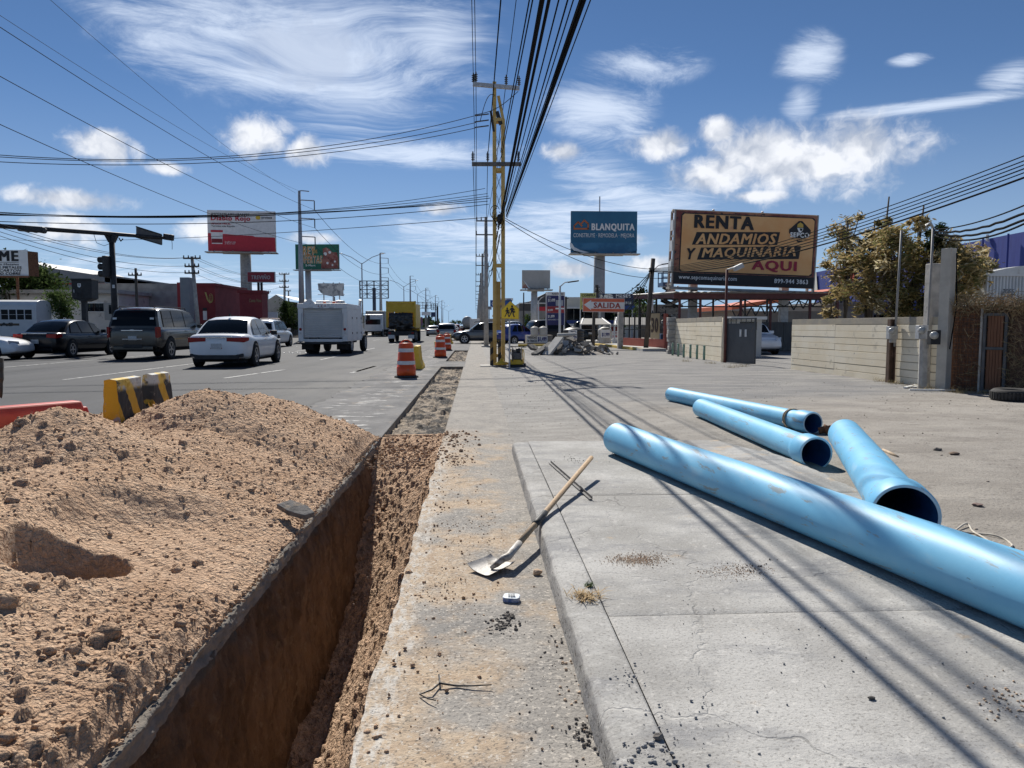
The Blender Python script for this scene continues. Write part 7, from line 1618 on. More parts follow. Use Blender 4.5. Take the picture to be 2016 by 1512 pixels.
F = Frame(1142, 577, 1174, 609, 64); o = thing('yellow_shop_board', 'pale yellow shop panel behind the exit sign', 'sign', (F.pt(1158, 609).x, 64, 0)); F.rect(1142, 577, 1174, 609, mat('panel_yellow', (.58, .56, .16), (.62, .60, .22), 2, .6), o, 'face', 0, .06); F.text('COMPRA', 1145, 579, 1172, 584, K_, o, .02, .1, .075); F.text('EURO', 1146, 586, 1172, 594, RED_, o, .03, 0, .075); F.text('OFERTAS', 1145, 601, 1172, 606, K_, o, .02, 0, .075)
for x in (1143, 1173): MB().tube(F.pt(x, 609, .1)-Vector((0, 0, 3.2)), F.pt(x, 600, .1), .05).build('post', m_white, o)
F = Frame(1178, 578, 1250, 609.5, 66); m_navy = mat('panel_navy', (.012, .02, .055), (.016, .03, .08), 1, .5); o = thing('navy_panel', 'dark navy monthly payment billboard behind the exit sign', 'sign', (F.pt(1214, 609).x, 66, 0)); F.rect(1178, 578, 1250, 609.5, m_navy, o, 'face', 0, .1); F.text('12', 1180, 580, 1205, 592, W_, o, .06, 0, .12); F.text('8', 1187, 579, 1207, 600, W_, o, .06, 0, .135); F.text('MESES', 1212, 579.5, 1241, 586, W_, o, .05, 0, .12); F.text('MESES', 1222, 594, 1242, 598.5, W_, o, .04, 0, .12); F.rect(1222, 602, 1250, 609, flat('print_blue', (.02, .06, .22)), o, 'blue_corner', .1, .01)
for x in (1182, 1246): MB().tube(F.pt(x, 609, .2)-Vector((0, 0, 3.6)), F.pt(x, 590, .2), .08).build('post', m_steel, o)
F = Frame(1077, 575, 1110, 640, 53); m_nv2 = mat('tower_navy', (.015, .018, .10), (.02, .025, .13), 1, .5); o = thing('price_tower', 'tall navy white and red price tower beside the lamp post', 'sign', (F.pt(1093, 640).x, 53, 0)); F.rect(1077, 575, 1110, 582, W_, o, 'header', 0, .2); F.rect(1077, 582.2, 1110, 603, m_nv2, o, 'price_panel', 0, .2); F.rect(1077, 603.2, 1110, 616, mat('tower_red', (.30, .02, .03), (.36, .03, .04), 1, .5), o, 'price_panel', 0, .2); F.rect(1077, 616.2, 1110, 640, m_nv2, o, 'price_panel', 0, .2)
F.text('PLASTIENDA', 1086, 577, 1109, 580.5, K_, o, .03, .1, .215); F.text('$1,499', 1078.5, 588, 1092, 595, W_, o, .04, 0, .215); F.text('$3,099', 1078, 608.5, 1087.5, 613, W_, o, .04, 0, .215); F.text('$1,099', 1078, 620, 1091, 626, W_, o, .04, 0, .215); F.text('ROTOPLAS', 1078.5, 584, 1084, 586.5, W_, o, .0, 0, .215); F.rect(1093.5, 591, 1108, 602, flat('tank_print', (.4, .42, .46)), o, 'tank_print', .2, .01); F.rect(1093, 606, 1110, 609, W_, o, 'white_tag', .2, .01); F.text('DISPONIBLE 1100 L', 1078, 628, 1104, 630.5, W_, o, .0, 0, .215)
for x in (1076, 1111): MB().tube(F.pt(x, 640, .1)-Vector((0, 0, 1.4)), F.pt(x, 575, .1), .06).build('post', m_white, o)
# --- lamp posts with single arm
def lamp1(label, px, py0, Y, dx, dy):
    b_ = P(px, 640, Y); z = P(px, py0, Y).z; o = thing('street_lamp', label, 'street lamp', (b_.x, Y, 0), 'single armed white street lamps'); MB().tube((b_.x, Y, 0), (b_.x, Y, z), .075, .055, 10).build('post', m_white, o, True)
    e = P(px+dx, py0+dy, Y); MB().path([(b_.x, Y, z-.05), b_.lerp(e, .5)*1.0 if False else Vector(((b_.x+e.x)/2, Y, (z+e.z)/2+.08)), e], .035, 6).build('arm', m_white, o, True); MB().box(e+Vector((.18, 0, .02)), (.6, .2, .07), M=Matrix.Rotation(R(-8), 4, 'Y')).build('luminaire', m_blackmetal, o, bevel=.02)
    MB().b2((b_.x-.16, Y-.16, 0), (b_.x+.16, Y+.16, .35)).build('plinth', m_red if px < 1200 else m_conc, o)
lamp1('white street lamp with arm to the right beside the rubble heap', 1102, 563, 40, 20, -8); lamp1('white street lamp behind the leaning dark wooden pole', 1284, 531, 46, 22, -11); lamp1('small far lamp post left of the price tower', 1060, 592, 66, 12, -8)
# --- shop building and the buildings behind
m_cream = mat('shop_cream', (.68, .65, .58), (.74, .72, .65), 1, .9); Ys = 78; o, xa, xb, zt = boxb('hardware_shop', 'cream and black fronted shop with blue band behind the tanks', 'building', 1106, 585, 1262, Ys, 12, m_cream); F = Frame(1106, 585, 1262, 655, Ys)
for k in range(7): F.rect(1110+k*20, 608, 1129+k*20, 630, m_glass, o, 'glass_panel', 0, .08)
F.rect(1106, 604, 1262, 607.5, m_white, o, 'cornice', 0, .3); F.rect(1106, 630.5, 1262, 637, flat('band_blue', (.02, .05, .22)), o, 'blue_band', 0, .2); F.rect(1106, 637.5, 1262, 641, m_white, o, 'white_band', 0, .15)
for k in range(8): F.rect(1118, 587+k*2, 1140, 588.4+k*2, m_cream, o, 'parapet_course', 0, .06)
F.rect(1150, 643, 1180, 655, flat('doors_red', (.30, .02, .02)), o, 'door', 0, .06); F.rect(1200, 643, 1222, 655, flat('doors_red', (.3, .02, .02)), o, 'door', 0, .06)
o, xa, xb, zt = boxb('black_fronted_shop', 'dark fronted shop with white trim behind the grey billboard column', 'building', 1022, 597, 1076, 84, 10, mat('shop_dark', (.06, .06, .065), (.09, .09, .09), 1, .7)); MB().prism([(xa, zt), (xb, zt), (xb, zt+1.2), (xa+1.2, zt+.2)], 83.8, 94, 'y').build('roof', MATS['shop_dark'], o); F = Frame(1022, 597, 1076, 655, 84); F.rect(1022, 596, 1076, 598, m_white, o, 'trim', 0, .3); F.rect(1022, 612, 1076, 640, mat('shop_mid', (.35, .34, .32), (.25, .24, .23), 1, .8), o, 'front', 0, .1); F.rect(1058, 604, 1074, 612, RED_, o, 'red_sign', 0, .15); F.rect(1030, 625, 1050, 636, flat('awning_blue', (.03, .08, .3)), o, 'awning', 0, .8)
F = Frame(965, 591, 1012, 606, 72); o = thing('blue_shop_sign', 'blue shop sign behind the lattice pole legs', 'sign', (F.pt(990, 606).x, 72, 0)); F.rect(965, 591, 1008, 605, flat('sign_blue', (.02, .10, .35)), o, 'face', 0, .2); F.text('C', 968, 594, 973, 602, W_, o, .03, 0, .22); F.rect(994, 587, 1010, 592, W_, o, 'upper_face', 0, .2); F.text('AMA', 997, 588, 1006, 591, flat('sign_blue', (.02, .1, .35)), o, .03, 0, .22); MB().tube(F.pt(986, 640, .2), F.pt(986, 600, .2), .12).build('post', m_steel, o)
F = Frame(957, 603, 968, 610, 60); o = thing('small_board_sign', 'small white numbered board beside the concrete pole', 'sign', (F.pt(962, 610).x, 60, 0)); F.rect(957, 603, 968, 610, W_, o, 'face', 0, .05); F.text('89', 960, 604.5, 966, 608.5, K_, o, .04, 0, .07); MB().tube(F.pt(963, 645, .05), F.pt(963, 605, .05), .04).build('post', m_steel, o)
for i, (x0, x1, y0, Y, c_) in enumerate([(975, 1024, 622, 130, (.36, .35, .33)), (1000, 1060, 616, 150, (.25, .24, .22)), (948, 990, 630, 200, (.4, .36, .32)), (1262, 1340, 605, 92, (.18, .17, .15)), (1330, 1480, 612, 100, (.38, .36, .32)), (1640, 1760, 600, 80, (.3, .28, .25))]):
    o, xa, xb, zt = boxb('background_building', 'low background building on the right skyline, %s built block' % ords[i], 'building', x0, y0, x1, Y, 15, mat('rb_%d' % i, c_, tuple(q*.85 for q in c_), .4, .9)); MB().b2((xa-.2, Y-.2, zt), (xb+.2, Y+15, zt+.35)).build('parapet', MATS['rb_%d' % i], o); n = max(2, int((xb-xa)/4))
    for k in range(n): u = xa+(xb-xa)*(k+.5)/n; MB().b2((u-.6, Y-.05, zt*.3), (u+.6, Y, zt*.7)).build('window', m_glass, o)
Yo = 70; a, b_ = P(1440, 640, Yo), P(1700, 640, Yo); o = thing('orange_roof_shed', 'open shed with bright orange roof edge behind the carport', 'building', ((a.x+b_.x)/2, Yo+5, 0))
z0, z1 = P(1440, 610, Yo).z, P(1600, 590, Yo).z
MB().add([(a.x, Yo, z0), (b_.x, Yo, z1+1), (b_.x, Yo, z1+1.4), (a.x, Yo, z0+.4), (a.x, Yo+12, z0), (b_.x, Yo+12, z1+1), (b_.x, Yo+12, z1+1.4), (a.x, Yo+12, z0+.4)], [(0, 1, 2, 3), (4, 7, 6, 5), (3, 2, 6, 7), (0, 4, 5, 1), (0, 3, 7, 4), (1, 5, 6, 2)]).build('roof', mat('roof_orange', (.62, .15, .05), (.55, .12, .05), 2, .6), o)
MB().b2((a.x+.5, Yo+1, 0), (b_.x, Yo+11, z0-.1)).build('wall', mat('shed_tan', (.25, .22, .18), (.3, .27, .22), 1, .9), o)
for k in range(14): x0 = a.x+(b_.x-a.x)*k/14; zk = z0+(z1+1-z0)*k/14; MB().beam((x0, Yo-.05, zk-.02), (x0+(b_.x-a.x)/28, Yo-.05, zk-.85), .1).build('truss_web', m_blackmetal, o); MB().beam((x0+(b_.x-a.x)/28, Yo-.05, zk-.85), (x0+(b_.x-a.x)/14, Yo-.05, zk+.05), .1).build('truss_web', m_blackmetal, o)
# --- big blue warehouse
m_bw = mat('blue_wall', (.025, .04, .22), (.03, .05, .26), .4, .6, stretch=(1, 8, 1)); p, q = P(1606, 536, 100), P(2120, 436, 52); o = thing('blue_warehouse', 'big dark blue warehouse wall behind the dry bushes', 'building', (p.x, 76, 0))
MB().add([(p.x, p.y, 0), (q.x, q.y, 0), (q.x, q.y, q.z), (p.x, p.y, p.z), (p.x+20, p.y, 0), (q.x+20, q.y, 0), (q.x+20, q.y, q.z), (p.x+20, p.y, p.z)], [(0, 1, 2, 3), (4, 7, 6, 5), (3, 2, 6, 7), (0, 3, 7, 4), (1, 5, 6, 2)]).build('wall', m_bw, o)
def onb(px, py, off=.15):
    d = ray(px, py); n_ = Vector((q.y-p.y, -(q.x-p.x), 0)).normalized(); t = ((Vector((p.x, p.y, 0))-Vector((0, 0, CAMH))).dot(n_)-(off if n_.x > 0 else -off))/d.dot(n_); return Vector((0, 0, CAMH))+d*t
for pts in ([(1652, 540), (1668, 532), (1672, 536), (1664, 552), (1660, 566), (1652, 566)], [(1672, 534), (1682, 531), (1682, 560), (1674, 563)]): MB().add([onb(*v) for v in pts], [tuple(range(len(pts)))]).build('orange_letter', mat('letter_orange', (.55, .08, .04), None, rough=.5), o, fix=False)
MB().add([onb(x, y) for x, y in ((1597, 538), (1607, 536), (1610, 580), (1600, 580))], [(0, 1, 2, 3)]).build('corner_trim', m_cream, o, fix=False)
for k in range(8): v = onb(1640+k*50, 530-k*10); MB().tube((v.x-.2, v.y, 0), (v.x-.2, v.y, q.z*.0+v.z), .08).build('downpipe', m_bw, o)
MB().tube(onb(1944, 475), onb(1944, 462), .12).build('vent_pipe', m_white, o)
# ------------------------------------------------------------------ forecourt: kerbs, tanks, canopies, fence
m_ykerb = mat('yellow_kerb', (.62, .42, .07), (.66, .50, .15), 2, .8, spots=[((.5, .46, .38), 3, .58, .68)]); m_apr = mat('apron', (.42, .41, .39), (.5, .49, .46), 1, .9)
def kerb_line(label, a, b_, w_=.18):
    A, B = GL(*a), GL(*b_); A.z = B.z = .12; o = MB().beam(A, B, w_, .22).build('painted_kerb', m_ykerb, None, bevel=.03); st(o, label)
kerb_line('yellow painted kerb left of the rubble heap', (1020, 682), (1092, 682)); kerb_line('yellow painted kerb running from tanks to the leaning pole', (1172, 680), (1264, 691)); kerb_line('yellow painted kerb under the beige tank', (1178, 677), (1220, 677))
A, B, Cc, D = GL(1190, 681), GL(1266, 692), GL(1312, 692), GL(1230, 680); MB().add([A+Vector((0, .1, .14)), B+Vector((0, .1, .14)), Cc+Vector((0, 0, .14)), D+Vector((0, 0, .14))]+[v+Vector((0, .05, -.1)) for v in (A, B, Cc, D)], [(0, 1, 2, 3), (0, 4, 5, 1), (1, 5, 6, 2)]).build('forecourt_apron', m_apr); st(bpy.data.objects['forecourt_apron'], 'pale concrete apron behind the yellow kerb')
MB().b2((2.2, 52, .01), (16, 90, .09)).build('forecourt', mat('forecourt_concrete', (.33, .32, .30), (.42, .41, .39), .5, .9)); st(bpy.data.objects['forecourt'], 'concrete forecourt of the hardware shop')
def tank(label, px, y0, y1, rpx, Y, m, ribs=3, lid=True):
    c = P(px, y1, Y); r_ = rpx/FPX*Y; h = (y1-y0)/FPX*Y; o = thing('water_tank', label, 'water tank', c, 'plastic water tanks on display'); prof = [(r_*.96, 0), (r_, .04)]
    for k in range(ribs): z = h*(.12+.6*k/ribs); prof += [(r_, z), (r_*.965, z+.03), (r_*.965, z+.09), (r_, z+.12)]
    prof += [(r_, h*.76), (r_*.93, h*.82), (r_*.45, h*.94), (r_*.3, h*.95)]; MB().lathe(prof, 28, Matrix.Translation(c)).build('shell', m, o, True)
    MB().lathe([(r_*.3, 0), (r_*.3, h*.05), (r_*.1, h*.07)], 16, Matrix.Translation(c+Vector((0, 0, h*.945)))).build('lid', m, o, True); return o, c, r_, h
mt_b = mat('tank_black', (.022, .022, .024), (.05, .05, .05), 3, .5); mt_g = mat('tank_beige', (.50, .47, .41), (.58, .55, .49), 2, .6)
o, c, r_, h = tank('big black water tank behind the rubble heap', 1129, 643, 676, 21, 47, mt_b, 4); F = Frame(1119, 650, 1136, 669, 47-r_-.02); F.rect(1119, 650, 1136, 658, W_, o, 'label_sheet', 0, .01); F.rect(1120, 659, 1136, 669, W_, o, 'price_sheet', 0, .01); F.text('$2,395', 1121, 661, 1135, 667, flat('price_blue', (.02, .03, .2)), o, .04, 0, .02); F.text('TINACO', 1123, 651.5, 1133, 654, K_, o, .02, 0, .02)
o, c, r_, h = tank('beige ribbed water tank beside the concrete post of exit sign', 1190.5, 642, 676, 13.5, 45, mt_g, 2); F = Frame(1183, 646, 1201, 665, 45-r_-.02); F.rect(1183, 649, 1201, 665, W_, o, 'price_sheet', 0, .01); F.text('$1,999', 1185, 655, 1200, 663, MATS['price_blue'], o, .05, 0, .02); F.rect(1184, 646, 1200, 648.5, K_, o, 'label_sheet', 0, .01)
tank('left beige tank on the stand with the price banner', 1052.5, 642, 660, 8, 50, mt_g, 2); tank('right beige tank on the stand with the price banner', 1069.5, 642, 660, 8.5, 50, mt_g, 2)
F = Frame(1037, 660, 1088, 677, 50); o = thing('tank_stand', 'tank display stand with a white price banner', 'stand', (F.pt(1060, 677).x, 50.5, 0)); MB().b2((F.pt(1037, 677).x, 50.02, .1), (F.pt(1088, 677).x, 51.6, F.zt)).build('base', mat('stand_brown', (.22, .19, .16), (.27, .24, .2), 2, .8), o); F.rect(1037, 660.5, 1078, 675, W_, o, 'banner', 0, .02); F.text('VARIEDAD', 1038, 662, 1057, 667, K_, o, .03, 0, .035); F.text('DE TINACOS', 1038, 668.5, 1057, 673.5, K_, o, .03, 0, .035); F.text('$1,499', 1059, 663, 1076, 673, MATS['price_blue'], o, .05, 0, .035)
F = Frame(1205, 652, 1217, 666, 52); o = thing('price_board', 'small white and red price board behind the beige tank', 'sign', (F.pt(1211, 666).x, 52, .08)); F.rect(1205, 652, 1217, 666, W_, o, 'face', 0, .04); F.text('$1,000', 1206, 660, 1216, 664.5, RED_, o, .04, 0, .06); F.text('OFERTA', 1206.5, 654, 1215.5, 657, RED_, o, .02, 0, .06); MB().b2((F.pt(1206, 666).x, 52.05, .09), (F.pt(1216, 666).x, 52.15, F.zb)).build('foot', m_white, o)
def canopy(label, x0, x1, y0, y1, Y):
    a, b_ = P(x0, y1, Y), P(x1, y1, Y); z1 = P(x0, y0, Y).z; o = thing('canopy', label, 'canopy', ((a.x+b_.x)/2, Y, 0), 'grey shade canopies'); m = mat('canopy_grey', (.23, .22, .20), (.28, .27, .25), 1, .7)
    MB().add([(a.x+.35, Y+1.5, z1), (b_.x-.35, Y+1.5, z1), (b_.x, Y, a.z), (a.x, Y, a.z), (a.x+.35, Y+1.5, z1+.06), (b_.x-.35, Y+1.5, z1+.06), (b_.x, Y, a.z+.06), (a.x, Y, a.z+.06)], [(0, 1, 2, 3), (4, 7, 6, 5), (3, 2, 6, 7), (0, 3, 7, 4), (1, 5, 6, 2), (0, 4, 5, 1)]).build('shade', m, o)
    for x in (a.x+.1, b_.x-.1): MB().tube((x, Y+.2, 0), (x, Y+.2, a.z+.1), .06).build('post', m_white, o); MB().tube((x, Y+.0, a.z-.0), (x+(.4 if x < (a.x+b_.x)/2 else -.4), Y+1.5, z1+.05), .06).build('edge_tube', m_white, o)
canopy('left grey shade canopy behind the exit sign', 1141, 1205, 628, 640, 55); canopy('right grey shade canopy behind the concrete post', 1208, 1300, 626, 641, 50)
def yard_rail():
    A, B = GL(1228, 684), GL(1309, 690); A.z = B.z = .1; d = (B-A).normalized(); L = (B-A).length; o = thing('bar_fence', 'dark bar fence on a low pink wall right of the exit sign', 'fence', A.lerp(B, .5)); m_pk = mat('wall_pink', (.42, .12, .09), (.48, .16, .12), 1.5, .9); M = Matrix((d, Vector((-d.y, d.x, 0)), Vector((0, 0, 1)))).transposed().to_4x4(); M.translation = A; R3 = M.to_3x3().to_4x4()
    MB().box(M @ Vector((L/2, 0, .28)), (L, .16, .56), M=R3).build('base_wall', m_pk, o); MB().box(M @ Vector((L+.05, 0, .95)), (.16, .2, 1.9), M=R3).build('end_pier', m_pk, o, bevel=.01)
    for k in range(8): u = L*k/7; MB().box(M @ Vector((u, 0, 1.3)), (.05, .05, 1.46+.12*(k % 2)), M=R3).build('post', m_blackmetal, o)
    for z in (1.05, 1.95): MB().box(M @ Vector((L/2, 0, z)), (L, .03, .04), M=R3).build('rail', m_blackmetal, o)
    for k in range(28): u = L*(k+.5)/28; MB().box(M @ Vector((u, 0, 1.28)), (.012, .012, 1.4), M=R3).build('bar', m_blackmetal, o)
    MB().box(M @ Vector((L*.80, -.06, 1.25)), (L*.20, .02, 1.35), M=R3).build('banner', mat('banner_tan', (.48, .36, .20), (.54, .42, .26), 2, .7), o); 
    text('30', L*.72, .9, L*.88, 1.7, flat('banner_ink', (.10, .06, .04)), M, o, bold=.04, lift=.08)
yard_rail()
# leaning dark pole, thin poles
def stick_pole(label, a, b_, Y, r_, m, extra=()):
    A, B = P(*a, Y), P(*b_, Y); A.z = max(A.z, 0) if A.z > .3 else 0; o = thing('utility_pole', label, 'power pole', A, 'wooden service poles on the right'); MB().tube(A, B, r_, r_*.85, 9).build('shaft', m, o, True)
    for z in extra: MB().lathe([(.03, 0), (.08, .05), (.03, .1), (.07, .16), (.03, .2)], 8, Matrix.Translation(A.lerp(B, z)+Vector((-.14, -.1, 0)))).build('insulator', m_insul, o); MB().beam(A.lerp(B, z)-Vector((.2, .1, 0)), A.lerp(B, z)+Vector((.2, -.1, 0)), .06).build('bracket', m_blackmetal, o)
    return A, B
stick_pole('dark leaning wooden pole in front of the bar fence', (1271, 689), (1286, 509), 38.3, .13, m_darkwood, (.86,)); stick_pole('short dark pole beside the yellow shop panel', (1174, 650), (1176, 561), 60, .12, m_darkwood, (.95, .85)); stick_pole('short dark pole right of the price tower', (1113, 650), (1114, 584), 58, .11, m_darkwood, (.95,)); stick_pole('thin dark pole left of the grey billboard column', (1031, 650), (1031, 576), 70, .07, m_blackmetal)
for i in range(4): wire('sagging cable between the two dark poles, %s from the top' % ords[i], P(1283, 532+i, 38), P(1176, 566+i*1.5, 60), .022, 1.0+.35*i, None, 20)
for i, (y1, r_) in enumerate([(308, .012), (318, .012), (326, .012), (334, .014), (342, .012), (352, .022)]):
    p = P(2070, y1-22, 13.2); wire('black cable rising to the right past the tan billboard, %s from the top' % ords[i], P(1287, 529+i*1.2, 38.2), p, r_, .42+.03*i, None, 44, ext=1.45)
# scissor lift
def lift():
    Y = 43; o = thing('scissor_lift', 'blue scissor lift basket raised beside the tan billboard', 'lift', (P(1312, 640, Y).x, Y, 0)); m_l = mat('lift_blue', (.02, .07, .17), (.03, .09, .2), 2, .5); F = Frame(1295, 537, 1316, 566, Y)
    F.rect(1295, 558, 1316, 566, m_l, o, 'platform', 0, 1.2)
    for x, dy in ((1296, 0), (1303, 0), (1315, 0), (1296, -1.1), (1315, -1.1)): MB().tube(F.pt(x, 538, dy), F.pt(x, 560, dy), .03).build('guard_post', m_l, o)
    for y in (538, 548): MB().tube(F.pt(1295, y), F.pt(1316, y), .03).build('guard_rail', m_l, o); MB().tube(F.pt(1295, y, -1.1), F.pt(1316, y, -1.1), .03).build('guard_rail', m_l, o)
    F.text('Genie', 1300, 560.5, 1311, 564, W_, o, .03, 0, 1.23)
    zz = [(1304, 566), (1328, 580), (1301, 592), (1330, 606), (1303, 620), (1328, 634), (1306, 645)]
    for dy in (-.1, -.9):
        for k in range(6): MB().beam(F.pt(*zz[k], dy), F.pt(*zz[k+1], dy), .07, .14).build('scissor_arm', m_steel if k % 2 else m_blackmetal, o)
        for k in range(0, 6): a = (2631-zz[k][0], zz[k][1]); b_ = (2631-zz[k+1][0], zz[k+1][1]); MB().beam(F.pt(*a, dy-.1), F.pt(*b_, dy-.1), .07, .14).build('scissor_arm', m_steel, o)
    c = P(1315, 640, Y); MB().b2((c.x-.7, Y-1.2, .25), (c.x+.9, Y+.1, .9)).build('chassis', m_l, o)
lift()
# rubble heap of broken asphalt slabs
def rubble():
    c = GL(1132, 700); o = thing('rubble_heap', 'heap of broken asphalt and concrete slabs beside the lattice pole', 'rubble heap', (c.x, c.y+1.2, .05)); rs = random.Random(12); cx, cy = c.x, c.y+1.3
    nx, ny = 60, 40; X, Y = np.meshgrid(np.linspace(-2.2, 2.3, nx), np.linspace(-1.4, 1.4, ny)); Z = .44*np.clip(1-np.sqrt((X/2.0)**2+(Y/1.25)**2), 0, 1)+.05*fbm(X, Y, 3, 5, .6, 91)-.02
    grid_mesh('fines', X+cx, Y+cy, Z+.05, mat('rubble_fines', (.23, .21, .19), (.33, .3, .27), 4, .95, bump=.8, bscale=30), None, True, o)
    mats = [m_chunk, mat('slab_grey', (.28, .27, .26), (.38, .37, .35), 5, .95, bump=.6, bscale=40), mat('slab_dark', (.08, .078, .075), (.14, .135, .13), 6, .95, bump=.8, bscale=40), mat('slab_pale', (.42, .41, .39), (.5, .49, .46), 4, .95, bump=.5, bscale=40)]
    for k in range(95):
        t = rs.random(); x = rs.gauss(0, .85); x = max(-1.9, min(2.0, x)); y = rs.uniform(-1.05, .7); h = .52*max(0, 1-math.sqrt((x/2.0)**2+(y/1.25)**2))
        n = rs.randint(4, 6); L = rs.uniform(.08, .26) if k > 14 else rs.uniform(.28, .45); pts = [(L*math.cos(a)*rs.uniform(.6, 1), L*.7*math.sin(a)*rs.uniform(.6, 1)) for a in sorted(rs.uniform(0, 6.28)*.25+6.28*i/n for i in range(n))]
        M = Matrix.Translation((cx+x, cy+y, .08+h+rs.uniform(0, .12)+(.12 if k < 12 else 0))) @ Euler((rs.uniform(-.7, .7), rs.uniform(-.9, .9), rs.uniform(0, 6.28))).to_matrix().to_4x4(); th = rs.uniform(.05, .13)
        MB().prism(pts, -th/2, th/2, 'z', M).build('asphalt_slab', mats[rs.choice((0, 0, 1, 1, 2, 3))], o)
    A = P(1052, 702, c.y+.2); MB().beam(Vector((A.x, c.y+.3, .12)), Vector((A.x+.85, c.y+.9, .62)), .42, .10).build('asphalt_slab', mats[2], o, bevel=.01); MB().beam(Vector((A.x+.5, c.y+.1, .10)), Vector((A.x+1.15, c.y+.6, .85)), .5, .10).build('asphalt_slab', mats[3], o, bevel=.01); MB().tube(Vector((A.x+1.1, c.y+1.2, .95)), Vector((A.x+1.9, c.y+1.2, .98)), .08).build('concrete_stub', mats[3], o)
rubble()
# green bollards
for i, (x, y) in enumerate(((1324, 700), (1335, 702), (1346, 704), (1359, 705.5), (1372, 707), (1386, 709))):
    p = GL(x, y); o = thing('green_bollard', 'faded green pipe bollard, %s from the left along short beige wall' % ords[i], 'bollard', p, 'green pipe bollards'); h = .50
    MB().tube(p, p+Vector((0, 0, h)), .045, .045, 12).build('pipe', mat('bollard_green', (.16, .30, .24), (.24, .36, .30), 6, .7, spots=[((.3, .25, .18), 6, .6, .68)]), o, True); MB().lathe([(.05, 0), (.05, .03), (.02, .05)], 12, Matrix.Translation(p+Vector((0, 0, h)))).build('cap', MATS['bollard_green'], o, True)
# weeds at the wall feet
k = 0
for i, (x, y) in enumerate(((1350, 712), (1400, 716), (1440, 724), (1462, 722), (1735, 752), (1762, 757), (1800, 762), (1822, 768), (1900, 775), (1935, 776), (1968, 775), (1880, 772))):
    tuft('wall_weed', 'dry weed tuft at the wall foot, %s from the left' % ords[i], GL(x, y), 90, .20, .35, (.24, .17, .07), (.36, .30, .15), 30+i, .35)
# ------------------------------------------------------------------ service posts with meters
m_rustbeam = mat('rust_beam', (.065, .038, .026), (.11, .065, .045), 5, .85, spots=[((.16, .10, .07), 8, .58, .68)])
def meter(o, p, r_=.075, box=True, m=None):
    if box: MB().box(p+Vector((0, .05, -.02)), (.20, .13, .28)).build('meter_box', m or m_steel, o, bevel=.01)
    MB().lathe([(r_, 0), (r_, .05), (r_*.8, .11), (r_*.3, .13)], 14, Matrix.Translation(p+Vector((-.04, -.02, .02))) @ Matrix.Rotation(R(90), 4, 'X') @ Matrix.Rotation(R(-35), 4, 'Y')).build('meter_glass', mat('meter_glass', (.45, .46, .44), (.3, .3, .3), 12, .15), o, True)
b_ = GL(1796, 753); o = thing('service_post', 'rusty steel service post with meter and tall conduit', 'service post', b_, 'electric service posts'); x, y = wA.lerp(wB, .765).x-.20, wA.lerp(wB, .765).y; MB().b2((x-.075, y-.06, 0), (x-.045, y+.06, 1.5)).build('beam_flange', m_rustbeam, o); MB().b2((x+.045, y-.06, 0), (x+.075, y+.06, 1.5)).build('beam_flange', m_rustbeam, o); MB().b2((x-.044, y-.01, 0), (x+.044, y+.01, 1.5)).build('beam_web', m_rustbeam, o)
t = P(1804, 455, y); MB().tube((x+.02, y-.09, .9), (x+.07, y-.09, t.z), 0.024, .022, 10).build('conduit', mat('conduit_grey', (.20, .20, .205), (.28, .28, .28), 4, .6), o, True); meter(o, Vector((x-.06, y-.16, P(1789, 653, y).z))); MB().box(Vector((x-.05, y-.13, P(1791, 667, y).z)), (.12, .1, .16)).build('switch_box', m_conc, o, bevel=.01)
b_ = GL(1818, 765); o = thing('service_post', 'grey concrete service post with meter box in the middle', 'service post', b_, 'electric service posts'); x, y = b_.x, b_.y; e = P(1822, 640, y); MB().path([(x, y, 0), (e.x, y, 1.2)], [.11, .10], 8).build('post', m_conc, o); t = P(1831, 450, y); MB().tube((e.x, y-.1, .9), (t.x, y-.1, t.z), .026, .024, 10).build('conduit', mat('conduit_grey', (.20, .20, .205), (.28, .28, .28), 4, .6), o, True)
MB().path([t+Vector((.0, -.1, 0)), t+Vector((-.06, -.1, .10)), t+Vector((-.14, -.1, .06)), t+Vector((-.12, -.1, -.04))], .026, 8).build('weatherhead', m_steel, o, True); meter(o, P(1818, 652, y-.16)); e2 = P(1836, 580, y+.35); MB().b2((e2.x-.12, y+.25, 0), (e2.x+.10, y+.45, P(1836, 519, y+.35).z)).build('back_post', m_conc, o, bevel=.02)
b_ = GL(1853, 768); o = thing('service_post', 'tall square concrete post at the end of the beige wall', 'service post', b_, 'electric service posts'); zt = P(1858, 489, b_.y).z; MB().box((b_.x+.03, b_.y, zt/2), (.20, .20, zt), R(28)).build('post', mat('post_pale', (.44, .41, .36), (.52, .49, .43), 3, .95, bump=.3, bscale=40), o, bevel=.012); meter(o, P(1842, 662, b_.y-.22), .08, True, m_blackmetal); MB().path([(b_.x+.1, b_.y-.13, zt-.1), (b_.x+.14, b_.y-.14, zt*.6), (b_.x+.02, b_.y-.17, .9)], .012, 6).build('cable', m_wire, o, True)
for i, (a, e, r_) in enumerate((((1836, 452), (2060, 385), .012), ((1838, 455), (2060, 400), .02), ((1840, 458), (2060, 412), .02), ((1836, 462), (2060, 418), .016))):
    wire('twisted service cable from conduit heads to the right, %s from the top' % ords[i], P(*a, 14.8), P(*e, 9.5), r_, .10+.04*i, None, 40, 'twisted service cables', wig=.008 if i in (1, 2) else 0, ext=2.2)
